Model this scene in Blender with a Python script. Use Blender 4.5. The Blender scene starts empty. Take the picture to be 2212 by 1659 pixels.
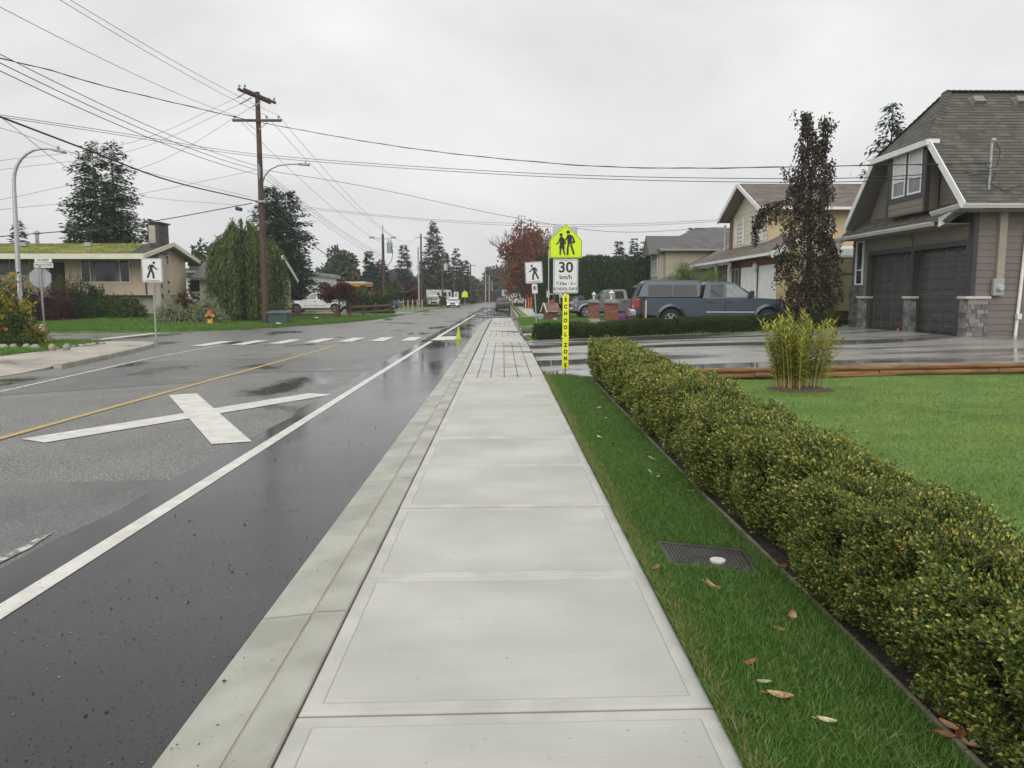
import bpy, math, random
import numpy as np
from mathutils import Vector, Matrix

SC = bpy.context.scene
COL = SC.collection
R = math.radians

# ---------------------------------------------------------------- camera
CH = 1.6
PITCH = math.atan(189.5 / 1661.0)
YAW = math.atan(19.0 / 1661.0)
cam_d = bpy.data.cameras.new("camera")
cam_d.sensor_width = 36.0
cam_d.lens = 36.0 * 1661.0 / 2212.0
cam_d.clip_start = 0.05
cam_d.clip_end = 3000
cam = bpy.data.objects.new("camera", cam_d)
COL.objects.link(cam)
cam.location = (0, 0, CH)
cam.rotation_euler = (math.pi / 2 - PITCH, 0, -YAW)
SC.camera = cam

# ---------------------------------------------------------------- sky and light (overcast, wet autumn day)
SUN_EL, SUN_ROT = R(29), R(192)
world = bpy.data.worlds.new("World")
SC.world = world
world.use_nodes = True
nt = world.node_tree
nt.nodes.clear()
wo = nt.nodes.new("ShaderNodeOutputWorld")
bg = nt.nodes.new("ShaderNodeBackground")
bg.inputs[1].default_value = 0.1
sky = nt.nodes.new("ShaderNodeTexSky")
sky.sky_type = 'NISHITA'
sky.sun_disc = False
sky.sun_elevation = SUN_EL
sky.sun_rotation = SUN_ROT
hs = nt.nodes.new("ShaderNodeHueSaturation")
hs.inputs['Saturation'].default_value = 0.1
nt.links.new(sky.outputs[0], hs.inputs['Color'])
tc = nt.nodes.new("ShaderNodeTexCoord")
sx = nt.nodes.new("ShaderNodeSeparateXYZ")
nt.links.new(tc.outputs['Generated'], sx.inputs[0])
# overcast layer: flat near the horizon, brighter towards the zenith
er = nt.nodes.new("ShaderNodeValToRGB")
cr = er.color_ramp
cr.elements[0].position = 0.0; cr.elements[0].color = (.350, .351, .356, 1)
cr.elements[1].position = 1.0; cr.elements[1].color = (.60, .60, .592, 1)
e = cr.elements.new(.12); e.color = (.352, .353, .357, 1)
e = cr.elements.new(.30); e.color = (.370, .372, .370, 1)
e = cr.elements.new(.42); e.color = (.41, .41, .406, 1)
e = cr.elements.new(.62); e.color = (.54, .54, .534, 1)
nt.links.new(sx.outputs[2], er.inputs[0])
mp = nt.nodes.new("ShaderNodeMapping")
mp.inputs['Scale'].default_value = (1.0, 1.0, 2.6)
nt.links.new(tc.outputs['Generated'], mp.inputs[0])
nz = nt.nodes.new("ShaderNodeTexNoise")
nz.inputs['Scale'].default_value = 1.7
nz.inputs['Detail'].default_value = 7
nz.inputs['Roughness'].default_value = .55
nz.inputs['Distortion'].default_value = .5
nt.links.new(mp.outputs[0], nz.inputs['Vector'])
nr = nt.nodes.new("ShaderNodeMapRange")
nr.inputs[1].default_value = .3; nr.inputs[2].default_value = .7
nr.inputs[3].default_value = .74; nr.inputs[4].default_value = 1.11
nt.links.new(nz.outputs[0], nr.inputs[0])
mu = nt.nodes.new("ShaderNodeVectorMath"); mu.operation = 'SCALE'
nt.links.new(er.outputs[0], mu.inputs[0]); nt.links.new(nr.outputs[0], mu.inputs['Scale'])
sc10 = nt.nodes.new("ShaderNodeVectorMath"); sc10.operation = 'SCALE'
sc10.inputs['Scale'].default_value = 20.2
nt.links.new(mu.outputs[0], sc10.inputs[0])
mx = nt.nodes.new("ShaderNodeMix"); mx.data_type = 'RGBA'
mx.inputs[0].default_value = .95
nt.links.new(hs.outputs[0], mx.inputs[6]); nt.links.new(sc10.outputs[0], mx.inputs[7])
nt.links.new(mx.outputs[2], bg.inputs[0])
nt.links.new(bg.outputs[0], wo.inputs[0])

sl = bpy.data.lights.new("sun", 'SUN')
sl.energy = 1.1
sl.angle = R(45)
sl.color = (1.0, .97, .92)
sun = bpy.data.objects.new("sun", sl)
COL.objects.link(sun)
sd = Vector((math.sin(SUN_ROT) * math.cos(SUN_EL), math.cos(SUN_ROT) * math.cos(SUN_EL), math.sin(SUN_EL)))
sun.rotation_euler = sd.to_track_quat('Z', 'Y').to_euler()
sun.location = (0, -20, 60)

SC.view_settings.view_transform = 'Standard'
SC.view_settings.look = 'None'
SC.view_settings.exposure = 0.20
SC.view_settings.gamma = 1.0
SC.render.engine = 'CYCLES'
SC.cycles.max_bounces = 6
SC.cycles.transparent_max_bounces = 4
SC.cycles.volume_bounces = 0
SC.cycles.caustics_reflective = False
SC.cycles.caustics_refractive = False
SC.cycles.sample_clamp_indirect = 4.0
SC.cycles.use_denoising = True

# ---------------------------------------------------------------- measuring: a sight line of the survey photo to a real point at distance Y
def P(px, py, Y):
    u = (px - 1106.0) / 1661.0; v = (829.5 - py) / 1661.0
    sp, cp, sw, cw = math.sin(PITCH), math.cos(PITCH), math.sin(YAW), math.cos(YAW)
    dx = sw * cp + u * cw + v * sw * sp
    dy = cw * cp - u * sw + v * cw * sp
    dz = -sp + v * cp
    t = Y / dy
    return Vector((t * dx, Y, CH + t * dz))

# ---------------------------------------------------------------- mesh collecting
class MB:
    def __init__(s):
        s.v = []; s.f = []; s.m = []
    def add(s, vs, fs, mi=0):
        o = len(s.v)
        s.v.extend([tuple(x) for x in vs])
        for f in fs:
            s.f.append(tuple(i + o for i in f)); s.m.append(mi)
    def box(s, x0, x1, y0, y1, z0, z1, mi=0):
        s.add([(x0, y0, z0), (x1, y0, z0), (x1, y1, z0), (x0, y1, z0), (x0, y0, z1), (x1, y0, z1), (x1, y1, z1), (x0, y1, z1)],
              [(0, 3, 2, 1), (4, 5, 6, 7), (0, 1, 5, 4), (1, 2, 6, 5), (2, 3, 7, 6), (3, 0, 4, 7)], mi)
        return s
    def beam(s, a, b, w, h, up=(0, 0, 1), mi=0):
        a = Vector(a); b = Vector(b); d = (b - a).normalized(); up = Vector(up)
        r = d.cross(up)
        if r.length < 1e-6: r = d.cross(Vector((1, 0, 0)))
        r.normalize(); u = r.cross(d)
        r *= w / 2; u *= h / 2
        s.add([a - r - u, a + r - u, a + r + u, a - r + u, b - r - u, b + r - u, b + r + u, b - r + u],
              [(0, 1, 2, 3), (7, 6, 5, 4), (4, 5, 1, 0), (5, 6, 2, 1), (6, 7, 3, 2), (7, 4, 0, 3)], mi)
        return s
    def prism(s, poly, d, mi=0):
        """closed 3-D polygon pushed along vector d"""
        n = len(poly); d = Vector(d)
        vs = [Vector(p) for p in poly] + [Vector(p) + d for p in poly]
        fs = [tuple(range(n - 1, -1, -1)), tuple(range(n, 2 * n))]
        fs += [(i, (i + 1) % n, n + (i + 1) % n, n + i) for i in range(n)]
        s.add(vs, fs, mi); return s
    def quad(s, *p, mi=0):
        s.add(p, [tuple(range(len(p)))], mi); return s
    def tube(s, pts, r, n=8, mi=0, cap=True):
        pts = [Vector(p) for p in pts]
        rs = r if isinstance(r, (list, tuple, np.ndarray)) else [r] * len(pts)
        ref = None; vs = []
        for i, p in enumerate(pts):
            d = (pts[min(i + 1, len(pts) - 1)] - pts[max(i - 1, 0)])
            if d.length < 1e-9: d = Vector((0, 0, 1))
            d.normalize()
            if ref is None: ref = d.orthogonal().normalized()
            ref = (ref - d * ref.dot(d))
            if ref.length < 1e-6: ref = d.orthogonal()
            ref.normalize(); q = d.cross(ref)
            for k in range(n):
                a = 2 * math.pi * k / n
                vs.append(p + (ref * math.cos(a) + q * math.sin(a)) * rs[i])
        fs = []
        for i in range(len(pts) - 1):
            for k in range(n):
                k2 = (k + 1) % n
                fs.append((i * n + k, i * n + k2, (i + 1) * n + k2, (i + 1) * n + k))
        if cap:
            fs.append(tuple(range(n - 1, -1, -1))); fs.append(tuple((len(pts) - 1) * n + k for k in range(n)))
        s.add(vs, fs, mi); return s
    def lathe(s, prof, c=(0, 0, 0), n=20, axis='z', mi=0):
        vs = []
        for (r, h) in prof:
            for k in range(n):
                a = 2 * math.pi * k / n
                if axis == 'z': vs.append((c[0] + r * math.cos(a), c[1] + r * math.sin(a), c[2] + h))
                elif axis == 'y': vs.append((c[0] + r * math.cos(a), c[1] + h, c[2] + r * math.sin(a)))
                else: vs.append((c[0] + h, c[1] + r * math.cos(a), c[2] + r * math.sin(a)))
        fs = []
        for i in range(len(prof) - 1):
            for k in range(n):
                k2 = (k + 1) % n
                fs.append((i * n + k, i * n + k2, (i + 1) * n + k2, (i + 1) * n + k))
        fs.append(tuple(range(n))); fs.append(tuple((len(prof) - 1) * n + k for k in range(n)))
        s.add(vs, fs, mi); return s
    def disc(s, c, u, v, r, n=20, mi=0):
        c = Vector(c); u = Vector(u); v = Vector(v)
        s.add([c + u * r * math.cos(2 * math.pi * k / n) + v * r * math.sin(2 * math.pi * k / n) for k in range(n)], [tuple(range(n))], mi)
        return s

def world_loc(o):
    v = Vector((0, 0, 0))
    while o is not None:
        v += o.location; o = o.parent
    return v

def finish(name, me, mats, parent, loc, bevel=0, smooth=None, seg=2):
    for m in (mats if isinstance(mats, (list, tuple)) else [mats]): me.materials.append(m)
    o = bpy.data.objects.new(name, me); COL.objects.link(o)
    if parent is not None: o.parent = parent
    o.location = loc
    if smooth is not None:
        me.polygons.foreach_set('use_smooth', [True] * len(me.polygons))
        if smooth < 180: me.set_sharp_from_angle(angle=R(smooth))
    if bevel:
        b = o.modifiers.new("bevel", 'BEVEL'); b.width = bevel; b.segments = seg; b.limit_method = 'ANGLE'; b.angle_limit = R(35)
    return o

def build(name, mb, mats, parent=None, origin=None, local=False, bevel=0, smooth=None, fix=True, seg=2):
    """mesh given in world coordinates (or in the parent's own when local) -> one object"""
    if parent is not None:
        off = Vector((0, 0, 0)) if local else world_loc(parent); loc = (0, 0, 0)
    else:
        off = Vector(origin) if origin is not None else Vector((0, 0, 0)); loc = off
        if local: off = Vector((0, 0, 0))
    me = bpy.data.meshes.new(name)
    me.from_pydata([(x[0] - off[0], x[1] - off[1], x[2] - off[2]) for x in mb.v], [], mb.f)
    if max(mb.m, default=0) > 0: me.polygons.foreach_set('material_index', mb.m)
    me.update()
    if fix:
        import bmesh
        bm = bmesh.new(); bm.from_mesh(me); bmesh.ops.recalc_face_normals(bm, faces=bm.faces); bm.to_mesh(me); bm.free()
    return finish(name, me, mats, parent, loc, bevel, smooth, seg)

def np_build(name, V, F, mats, parent=None, origin=None, mi=None, smooth=False):
    """numpy arrays V (n,3), F (m,k) in world coordinates -> one object"""
    if parent is not None: off = np.array(world_loc(parent)); loc = (0, 0, 0)
    else:
        off = np.array(origin if origin is not None else (0, 0, 0), float); loc = tuple(off)
    V = np.ascontiguousarray(V - off, dtype=np.float32); F = np.ascontiguousarray(F, dtype=np.int32)
    me = bpy.data.meshes.new(name)
    me.vertices.add(len(V)); me.vertices.foreach_set('co', V.ravel())
    k = F.shape[1]
    me.loops.add(F.size); me.loops.foreach_set('vertex_index', F.ravel())
    me.polygons.add(len(F)); me.polygons.foreach_set('loop_start', np.arange(0, F.size, k, dtype=np.int32))
    me.update(calc_edges=True)
    if mi is not None: me.polygons.foreach_set('material_index', np.asarray(mi, dtype=np.int32))
    if smooth: me.polygons.foreach_set('use_smooth', [True] * len(F))
    return finish(name, me, mats, parent, loc)

def tag(o, label, cat, group=None):
    o['label'] = label; o['category'] = cat
    if group: o['group'] = group
    return o
def struct(o):
    o['kind'] = 'structure'; return o
def stuff(o, label=None):
    o['kind'] = 'stuff'
    if label: o['label'] = label
    return o
def thing(name, label, cat, loc=(0, 0, 0), rotz=0, group=None):
    o = bpy.data.objects.new(name, None); COL.objects.link(o)
    o.location = loc; o.rotation_euler = (0, 0, rotz); o.empty_display_size = .2
    return tag(o, label, cat, group)

# ---------------------------------------------------------------- materials
def mat(name, col, col2=None, scale=3., rough=.6, bump=0., bscale=60., metal=0., isl=None, coat=0., spec=.5,
        rough2=None, rscale=1.5, stretch=(1, 1, 1), lo=.38, hi=.62, detail=5, transl=0., clump=0., speck=None, bdist=.01, emit=None):
    m = bpy.data.materials.new(name); m.use_nodes = True
    n = m.node_tree.nodes; l = m.node_tree.links
    b = n['Principled BSDF']
    b.inputs['Roughness'].default_value = rough; b.inputs['Metallic'].default_value = metal
    b.inputs['Specular IOR Level'].default_value = spec
    b.inputs['Coat Weight'].default_value = coat; b.inputs['Coat Roughness'].default_value = .05
    c4 = lambda c: (c[0], c[1], c[2], 1)
    b.inputs['Base Color'].default_value = c4(col)
    t = n.new('ShaderNodeTexCoord'); mp = n.new('ShaderNodeMapping'); mp.inputs['Scale'].default_value = stretch
    l.new(t.outputs['Object'], mp.inputs[0])
    out = None
    def noise(s, d=detail, src=mp):
        k = n.new('ShaderNodeTexNoise'); k.inputs['Scale'].default_value = s; k.inputs['Detail'].default_value = d
        l.new(src.outputs[0], k.inputs['Vector']); return k
    def ramp(k, a, c, pl, ph):
        r = n.new('ShaderNodeValToRGB'); r.color_ramp.elements[0].position = pl; r.color_ramp.elements[1].position = ph
        r.color_ramp.elements[0].color = c4(a); r.color_ramp.elements[1].color = c4(c)
        l.new(k, r.inputs[0]); return r
    if isl:
        g = n.new('ShaderNodeNewGeometry'); r = n.new('ShaderNodeValToRGB')
        els = r.color_ramp.elements
        while len(els) < len(isl): els.new(.5)
        for i, c in enumerate(isl):
            els[i].position = i / (len(isl) - 1) if len(isl) > 1 else 0; els[i].color = c4(c)
        f = g.outputs['Random Per Island']
        if clump:
            k = noise(scale, 3)
            a = n.new('ShaderNodeMath'); a.operation = 'MULTIPLY_ADD'; a.inputs[1].default_value = clump * 2; a.inputs[2].default_value = -clump
            l.new(k.outputs[0], a.inputs[0])
            a2 = n.new('ShaderNodeMath'); a2.operation = 'ADD'; a2.use_clamp = True
            l.new(a.outputs[0], a2.inputs[0]); l.new(f, a2.inputs[1]); f = a2.outputs[0]
        l.new(f, r.inputs[0]); out = r.outputs[0]
    elif col2 is not None:
        out = ramp(noise(scale).outputs[0], col, col2, lo, hi).outputs[0]
    if speck:
        sc_, c_, th, amt = speck
        k = ramp(noise(sc_, 2).outputs[0], (0, 0, 0), (1, 1, 1), th, th + .08)
        x = n.new('ShaderNodeMix'); x.data_type = 'RGBA'; x.inputs[7].default_value = c4(c_)
        ma = n.new('ShaderNodeMath'); ma.operation = 'MULTIPLY'; ma.inputs[1].default_value = amt
        l.new(k.outputs[0], ma.inputs[0]); l.new(ma.outputs[0], x.inputs[0])
        if out is not None: l.new(out, x.inputs[6])
        else: x.inputs[6].default_value = c4(col)
        out = x.outputs[2]
    if out is not None: l.new(out, b.inputs['Base Color'])
    if rough2 is not None:
        r = n.new('ShaderNodeMapRange'); r.inputs[1].default_value = lo; r.inputs[2].default_value = hi
        r.inputs[3].default_value = rough; r.inputs[4].default_value = rough2
        l.new(noise(rscale, 4).outputs[0], r.inputs[0]); l.new(r.outputs[0], b.inputs['Roughness'])
    if bump:
        bn = n.new('ShaderNodeBump'); bn.inputs['Strength'].default_value = bump; bn.inputs['Distance'].default_value = bdist
        l.new(noise(bscale, 4).outputs[0], bn.inputs['Height']); l.new(bn.outputs[0], b.inputs['Normal'])
    if transl:
        tr = n.new('ShaderNodeBsdfTranslucent'); ms = n.new('ShaderNodeMixShader'); ms.inputs[0].default_value = transl
        if out is not None: l.new(out, tr.inputs[0])
        else: tr.inputs[0].default_value = c4(col)
        l.new(b.outputs[0], ms.inputs[1]); l.new(tr.outputs[0], ms.inputs[2])
        l.new(ms.outputs[0], n['Material Output'].inputs[0])
    if emit:
        b.inputs['Emission Color'].default_value = c4(emit[0]); b.inputs['Emission Strength'].default_value = emit[1]
    return m

def wet(name, c1, c2, scale, r_dry, r_wet, pscale, plo, phi, stretch=(1, 1, 1), bump=.3, bscale=180, bdist=.004, wdark=.62, speck=None, fine=None, fstretch=(1, 1, 1), ior=1.36):
    """wet paving: damp film everywhere, smoother darker puddled places where the water stands"""
    m = bpy.data.materials.new(name); m.use_nodes = True
    n = m.node_tree.nodes; l = m.node_tree.links; b = n['Principled BSDF']
    t = n.new('ShaderNodeTexCoord')
    def noise(s, d, st=(1, 1, 1), dist=0.):
        mp = n.new('ShaderNodeMapping'); mp.inputs['Scale'].default_value = st; l.new(t.outputs['Object'], mp.inputs[0])
        k = n.new('ShaderNodeTexNoise'); k.inputs['Scale'].default_value = s; k.inputs['Detail'].default_value = d; k.inputs['Distortion'].default_value = dist
        l.new(mp.outputs[0], k.inputs['Vector']); return k.outputs[0]
    def mapr(f, a, c, x, y):
        r = n.new('ShaderNodeMapRange'); r.inputs[1].default_value = a; r.inputs[2].default_value = c
        r.inputs[3].default_value = x; r.inputs[4].default_value = y; l.new(f, r.inputs[0]); return r.outputs[0]
    def mixc(f, a, c):
        x = n.new('ShaderNodeMix'); x.data_type = 'RGBA'; l.new(f, x.inputs[0])
        for s_, q in ((6, a), (7, c)):
            if isinstance(q, tuple): x.inputs[s_].default_value = (*q, 1)
            else: l.new(q, x.inputs[s_])
        return x.outputs[2]
    c = mixc(mapr(noise(scale, 6), .35, .65, 0, 1), c1, c2)
    if fine:
        c = mixc(mapr(noise(fine[0], 3, fstretch), .42, .58, 0, fine[2]), c, fine[1])
    if speck:
        c = mixc(mapr(noise(speck[0], 1), speck[2], speck[2] + .04, 0, speck[3]), c, speck[1])
    pud = mapr(noise(pscale, 5, stretch, .4), plo, phi, 0, 1)
    dk = n.new('ShaderNodeVectorMath'); dk.operation = 'SCALE'; dk.inputs['Scale'].default_value = wdark; l.new(c, dk.inputs[0])
    c = mixc(pud, c, dk.outputs[0])
    l.new(c, b.inputs['Base Color'])
    l.new(mapr(pud, 0, 1, r_dry, r_wet), b.inputs['Roughness'])
    b.inputs['IOR'].default_value = ior
    bn = n.new('ShaderNodeBump'); bn.inputs['Distance'].default_value = bdist
    l.new(mapr(pud, 0, 1, bump, bump * .12), bn.inputs['Strength'])
    l.new(noise(bscale, 3), bn.inputs['Height']); l.new(bn.outputs[0], b.inputs['Normal'])
    return m

asphalt = wet("asphalt_old", (.135, .135, .130), (.19, .188, .18), 1.1, .42, .07, .42, .55, .64, (1.0, .55, 1), bump=.45, bscale=110, bdist=.006,
              speck=(48, (.40, .385, .35), .57, .75), fine=(70, (.06, .06, .06), .7), wdark=.5, ior=1.30)
asphalt_new = wet("asphalt_new", (.044, .044, .048), (.064, .064, .069), .9, .15, .03, .6, .44, .64, (1.2, .5, 1), bump=.10, bscale=160, bdist=.003, ior=1.24,
                  speck=(110, (.012, .012, .013), .64, .8), fine=(210, (.075, .075, .078), .55), wdark=.66)
asphalt_trench = wet("asphalt_trench", (.10, .10, .10), (.145, .145, .142), 1.4, .36, .07, .7, .54, .66, (1, .5, 1), bump=.5, bscale=120, bdist=.005, wdark=.6, ior=1.3, speck=(55, (.33, .32, .30), .60, .5), fine=(80, (.06, .06, .06), .5))
concrete = wet("concrete_walk", (.415, .41, .367), (.535, .53, .485), 1.0, .6, .40, .8, .50, .70, (.7, 1.4, 1), bump=.25, bscale=190, bdist=.002, wdark=.82, fine=(7, (.40, .395, .355), .35), fstretch=(.35, 22, 1), speck=(40, (.19, .18, .15), .735, .6))
concrete_rim = mat("concrete_rim", (.405, .40, .365), (.49, .485, .45), scale=3.1, rough=.5, bump=.08, bscale=120, bdist=.002, speck=(70, (.25, .24, .21), .7, .5))
concrete_kerb = mat("concrete_kerb", (.29, .285, .24), (.40, .395, .345), scale=2.2, rough=.62, rough2=.45, bump=.35, bscale=90, bdist=.003, detail=9, speck=(38, (.14, .13, .11), .68, .6))
concrete_wet = wet("concrete_wet", (.33, .32, .295), (.45, .44, .405), .8, .30, .012, .34, .46, .57, (.34, 1.5, 1), bump=.24, bscale=22, bdist=.005, wdark=.42, fine=(3, (.17, .16, .145), .7), fstretch=(.22, 5, 1))
concrete_scored = wet("concrete_scored", (.40, .395, .36), (.50, .495, .46), 1.2, .42, .12, .5, .50, .64, (.6, 1.4, 1), bump=.3, bscale=120, bdist=.003, wdark=.62,
                      speck=(3.2, (.30, .19, .13), .60, .45))
concrete_old = wet("concrete_old", (.36, .325, .27), (.46, .42, .36), 1.3, .55, .2, .5, .52, .66, (1, 1, 1), bump=.35, bscale=120, bdist=.003, wdark=.6)
groove = mat("dark_joint", (.05, .048, .042), rough=.9)
white_paint = mat("road_paint_white", (.54, .53, .485), (.66, .65, .60), scale=5, rough=.5, bump=.3, bscale=150, bdist=.002, speck=(45, (.22, .22, .21), .62, .65))
worn_faint = mat('road_paint_faint', (.13, .13, .127), (.55, .54, .51), scale=16, rough=.5, detail=9, lo=.47, hi=.62)
worn_paint = mat("road_paint_worn", (.30, .30, .29), (.62, .61, .58), scale=12, rough=.5, detail=8, lo=.44, hi=.56)
yellow_paint = mat("road_paint_yellow", (.50, .33, .075), (.40, .28, .10), scale=8, rough=.5, bump=.3, bscale=150, bdist=.002, speck=(30, (.2, .18, .14), .6, .6))
soil = mat("soil", (.030, .023, .018), (.055, .042, .032), scale=14, rough=.9, bump=1, bscale=45, bdist=.03)
turf = mat("turf", (.045, .10, .017), (.075, .15, .026), scale=3, rough=.8, bump=.8, bscale=70, bdist=.02, detail=9)
turf_left = mat("turf_left", (.075, .165, .026), (.115, .225, .040), scale=1.4, rough=.8, bump=.9, bscale=30, bdist=.03, detail=9)
ground_m = mat("ground_far", (.045, .06, .03), (.07, .075, .045), scale=.2, rough=.95)
blade_m = mat("grass_blade", (.05, .12, .02), isl=[(.044, .115, .017), (.068, .172, .022), (.10, .22, .030), (.13, .26, .044), (.20, .28, .07)], scale=1.2, clump=.3, rough=.45, transl=.3)
blade_lawn = mat("lawn_blade", (.05, .12, .02), isl=[(.10, .195, .024), (.138, .24, .030), (.168, .27, .036), (.215, .305, .052)], scale=.55, clump=.55, rough=.5, transl=.35)  # yellower, brighter green of the mown lawn
wood_pole = mat("pole_wood", (.066, .040, .030), (.108, .068, .050), scale=3, stretch=(6, 6, .5), rough=.75, bump=.5, bscale=30)
wood_arm = mat("arm_wood", (.066, .040, .032), (.105, .066, .050), scale=4, rough=.75)
galv = mat("galvanized", (.42, .44, .45), (.55, .57, .58), scale=9, rough=.42, metal=.55)
galv_dull = mat("galvanized_dull", (.30, .32, .33), (.40, .42, .42), scale=12, rough=.5, metal=.4)
black_m = mat("black_paint", (.012, .012, .013), rough=.4)
cable_m = mat("cable_black", (.016, .016, .017), rough=.5)
cable_g = mat("cable_grey", (.17, .17, .175), rough=.5)
porcelain = mat("porcelain", (.30, .31, .33), rough=.25)
sign_white = mat("sign_white", (.72, .73, .74), rough=.35)
sign_grey = mat("sign_back", (.42, .44, .46), (.50, .52, .53), scale=6, rough=.45, metal=.3)
fluor = mat("sign_yellow_green", (.64, .86, .005), rough=.4)
fluor2 = mat("strip_yellow", (.80, .84, .004), rough=.4)
white_trim = mat("white_trim", (.70, .71, .70), (.78, .79, .78), scale=2, rough=.45)
glass = mat("window_glass", (.020, .026, .030), rough=.06, spec=.6)
glass_mid = mat("window_glass_pale", (.10, .12, .125), (.16, .18, .18), scale=1.5, rough=.08)
# ================================================================ GROUND, ROADS, PAVING
def clip(poly, a, b, c):
    """convex 2-D polygon kept where a*x+b*y<=c"""
    out = []
    n = len(poly)
    for i in range(n):
        p, q = poly[i], poly[(i + 1) % n]
        dp = a * p[0] + b * p[1] - c; dq = a * q[0] + b * q[1] - c
        if dp <= 0: out.append(p)
        if (dp < 0 < dq) or (dq < 0 < dp):
            t = dp / (dp - dq); out.append((p[0] + t * (q[0] - p[0]), p[1] + t * (q[1] - p[1])))
    return out

def area(p):
    return .5 * abs(sum(p[i][0] * p[(i + 1) % len(p)][1] - p[(i + 1) % len(p)][0] * p[i][1] for i in range(len(p))))

def inside(poly, x, y):
    r = np.zeros(len(x), bool); n = len(poly)
    for i in range(n):
        x0, y0 = poly[i]; x1, y1 = poly[(i + 1) % n]
        c = ((y0 > y) != (y1 > y)) & (x < (x1 - x0) * (y - y0) / ((y1 - y0) + 1e-12) + x0)
        r ^= c
    return r

def sheet(name, poly, zf, mats, skirt=.25, step=None):
    """ground sheet over a polygon; zf(x,y) height; a skirt hides its edge"""
    import bmesh
    bm = bmesh.new()
    vs = [bm.verts.new((x, y, 0)) for x, y in poly]
    bm.faces.new(vs)
    if step:
        xs = [p[0] for p in poly]; ys = [p[1] for p in poly]
        for k in range(1, int((max(xs) - min(xs)) / step) + 1):
            bmesh.ops.bisect_plane(bm, geom=bm.verts[:] + bm.edges[:] + bm.faces[:], plane_co=(min(xs) + k * step, 0, 0), plane_no=(1, 0, 0))
        for k in range(1, int((max(ys) - min(ys)) / step) + 1):
            bmesh.ops.bisect_plane(bm, geom=bm.verts[:] + bm.edges[:] + bm.faces[:], plane_co=(0, min(ys) + k * step, 0), plane_no=(0, 1, 0))
    for v in bm.verts: v.co.z = zf(v.co.x, v.co.y)
    bm.normal_update()
    for f in bm.faces:
        if f.normal.z < 0: f.normal_flip()
    if skirt:
        be = [e for e in bm.edges if len(e.link_faces) == 1]
        r = bmesh.ops.extrude_edge_only(bm, edges=be)
        for v in [g for g in r['geom'] if isinstance(g, bmesh.types.BMVert)]: v.co.z -= skirt
    me = bpy.data.meshes.new(name); bm.to_mesh(me); bm.free()
    o = finish(name, me, mats, None, (0, 0, 0))
    me.polygons.foreach_set('use_smooth', [True] * len(me.polygons)); me.set_sharp_from_angle(angle=R(40))
    return struct(o)

flat = lambda h: (lambda x, y: h)
zr = -.1                                               # road level
z_walkR = 0.0
def z_drive(x, y):                                      # the house driveway climbs from the walk to the garage
    z = .030 * max(0, x - .87)
    if x > 11.8 and y > 21.5: z += .07 * min(1, (x - 11.8) / 1.3)
    return z + .001
def z_lawnR(x, y): return .012 * max(0, x - 1.5) + .012 * math.sin(x * 1.3 + y * .7) * min(1, max(0, x - 2) * .5)
def z_right(x, y):                                      # neighbouring gardens on the right
    s = min(1, max(0, (x - 1.2) / 10)); return .004 + .34 * s * min(1, max(0, (60 - y) / 15))
def z_left(x, y):
    a = min(1, max(0, (y - 37.5) / 10)); b = min(1, max(0, (-x - 13.5) / 8))
    return .0 + .42 * a * b * min(1, max(.15, (75 - y) / 20))

sheet("ground", [(-500, -60), (500, -60), (500, 700), (-500, 700)], flat(-.3), ground_m, skirt=0)
sheet("road", [(-75, -8), (1.3, -8), (1.3, 420), (-75, 420)], flat(zr), asphalt, skirt=0)
sheet("road_patch_trench", [(-10.3, 6.4), (-3.05, 7.05), (-3.05, 3.4), (-10.3, 3.2)], flat(zr + .004), asphalt_trench, skirt=0)
sheet("road_patch_cross", [(-9.5, 12.6), (-6.05, 15.3), (-5.6, 17.2), (-2.95, 17.6), (-2.95, 21.5), (-6, 21.8), (-9.6, 20)], flat(zr + .004), asphalt_trench, skirt=0)
# new bike-lane asphalt with a slightly ragged saw-cut edge
rr = random.Random(4)
edge = [(-3.12 + rr.uniform(-.05, .05) + (.12 if 9 < y < 11 else 0), y) for y in np.arange(-6, 58, .8)]
right = [(-1.22, -6)] + [(-1.22 + .0, y) for y in (57,)] + [(1.2, 60.5), (1.2, 120)]
sheet("road_bike_lane", edge + [(-3.1, 120)] + list(reversed(right)), flat(zr + .0045), asphalt_new, skirt=0)

def stripe(name, pts, w, m, z=zr + .0085):
    mb = MB(); pts = [Vector((x, y, z)) for x, y in pts]
    for a, b in zip(pts, pts[1:]):
        d = (b - a).normalized(); r = Vector((d.y, -d.x, 0)) * w / 2
        mb.quad(a - r, a + r, b + r, b - r)
    return struct(build(name, mb, m))
def quads(name, qs, m, z=zr + .0085, n=1):
    mb = MB()
    for i, q in enumerate(qs): mb.quad(*[(x, y, z + .0009 * (i % 2)) for x, y in q])
    return struct(build(name, mb, m))
stripe("white_lane_line", [(-2.71, -6), (-2.72, 5), (-2.74, 15), (-2.74, 29.2)], .135, white_paint)
quads("old_line_remnant", [[(-3.40, 3.7), (-3.24, 3.75), (-3.21, 4.4), (-3.30, 4.5)], [(-3.33, 4.42), (-3.22, 4.4), (-3.205, 5.1), (-3.25, 5.45), (-3.34, 4.9)]], worn_faint)
stripe("white_lane_line", [(-2.735, 32.4), (-2.65, 52), (-2.60, 72)], .15, white_paint)
stripe("white_lane_line", [(-2.1, 84), (-1.6, 104)], .14, white_paint)
stripe("yellow_centre_line", [(-6.04, 2), (-6.04, 9.2), (-5.98, 14), (-5.73, 27.2)], .12, yellow_paint)
for a, b in ((37, 45), (51, 59), (65, 72), (79, 86), (93, 100), (108, 114)):
    stripe("yellow_centre_dash", [(-5.71 + (a - 37) * .008, a), (-5.71 + (b - 37) * .008, b)], .13, yellow_paint)
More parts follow.
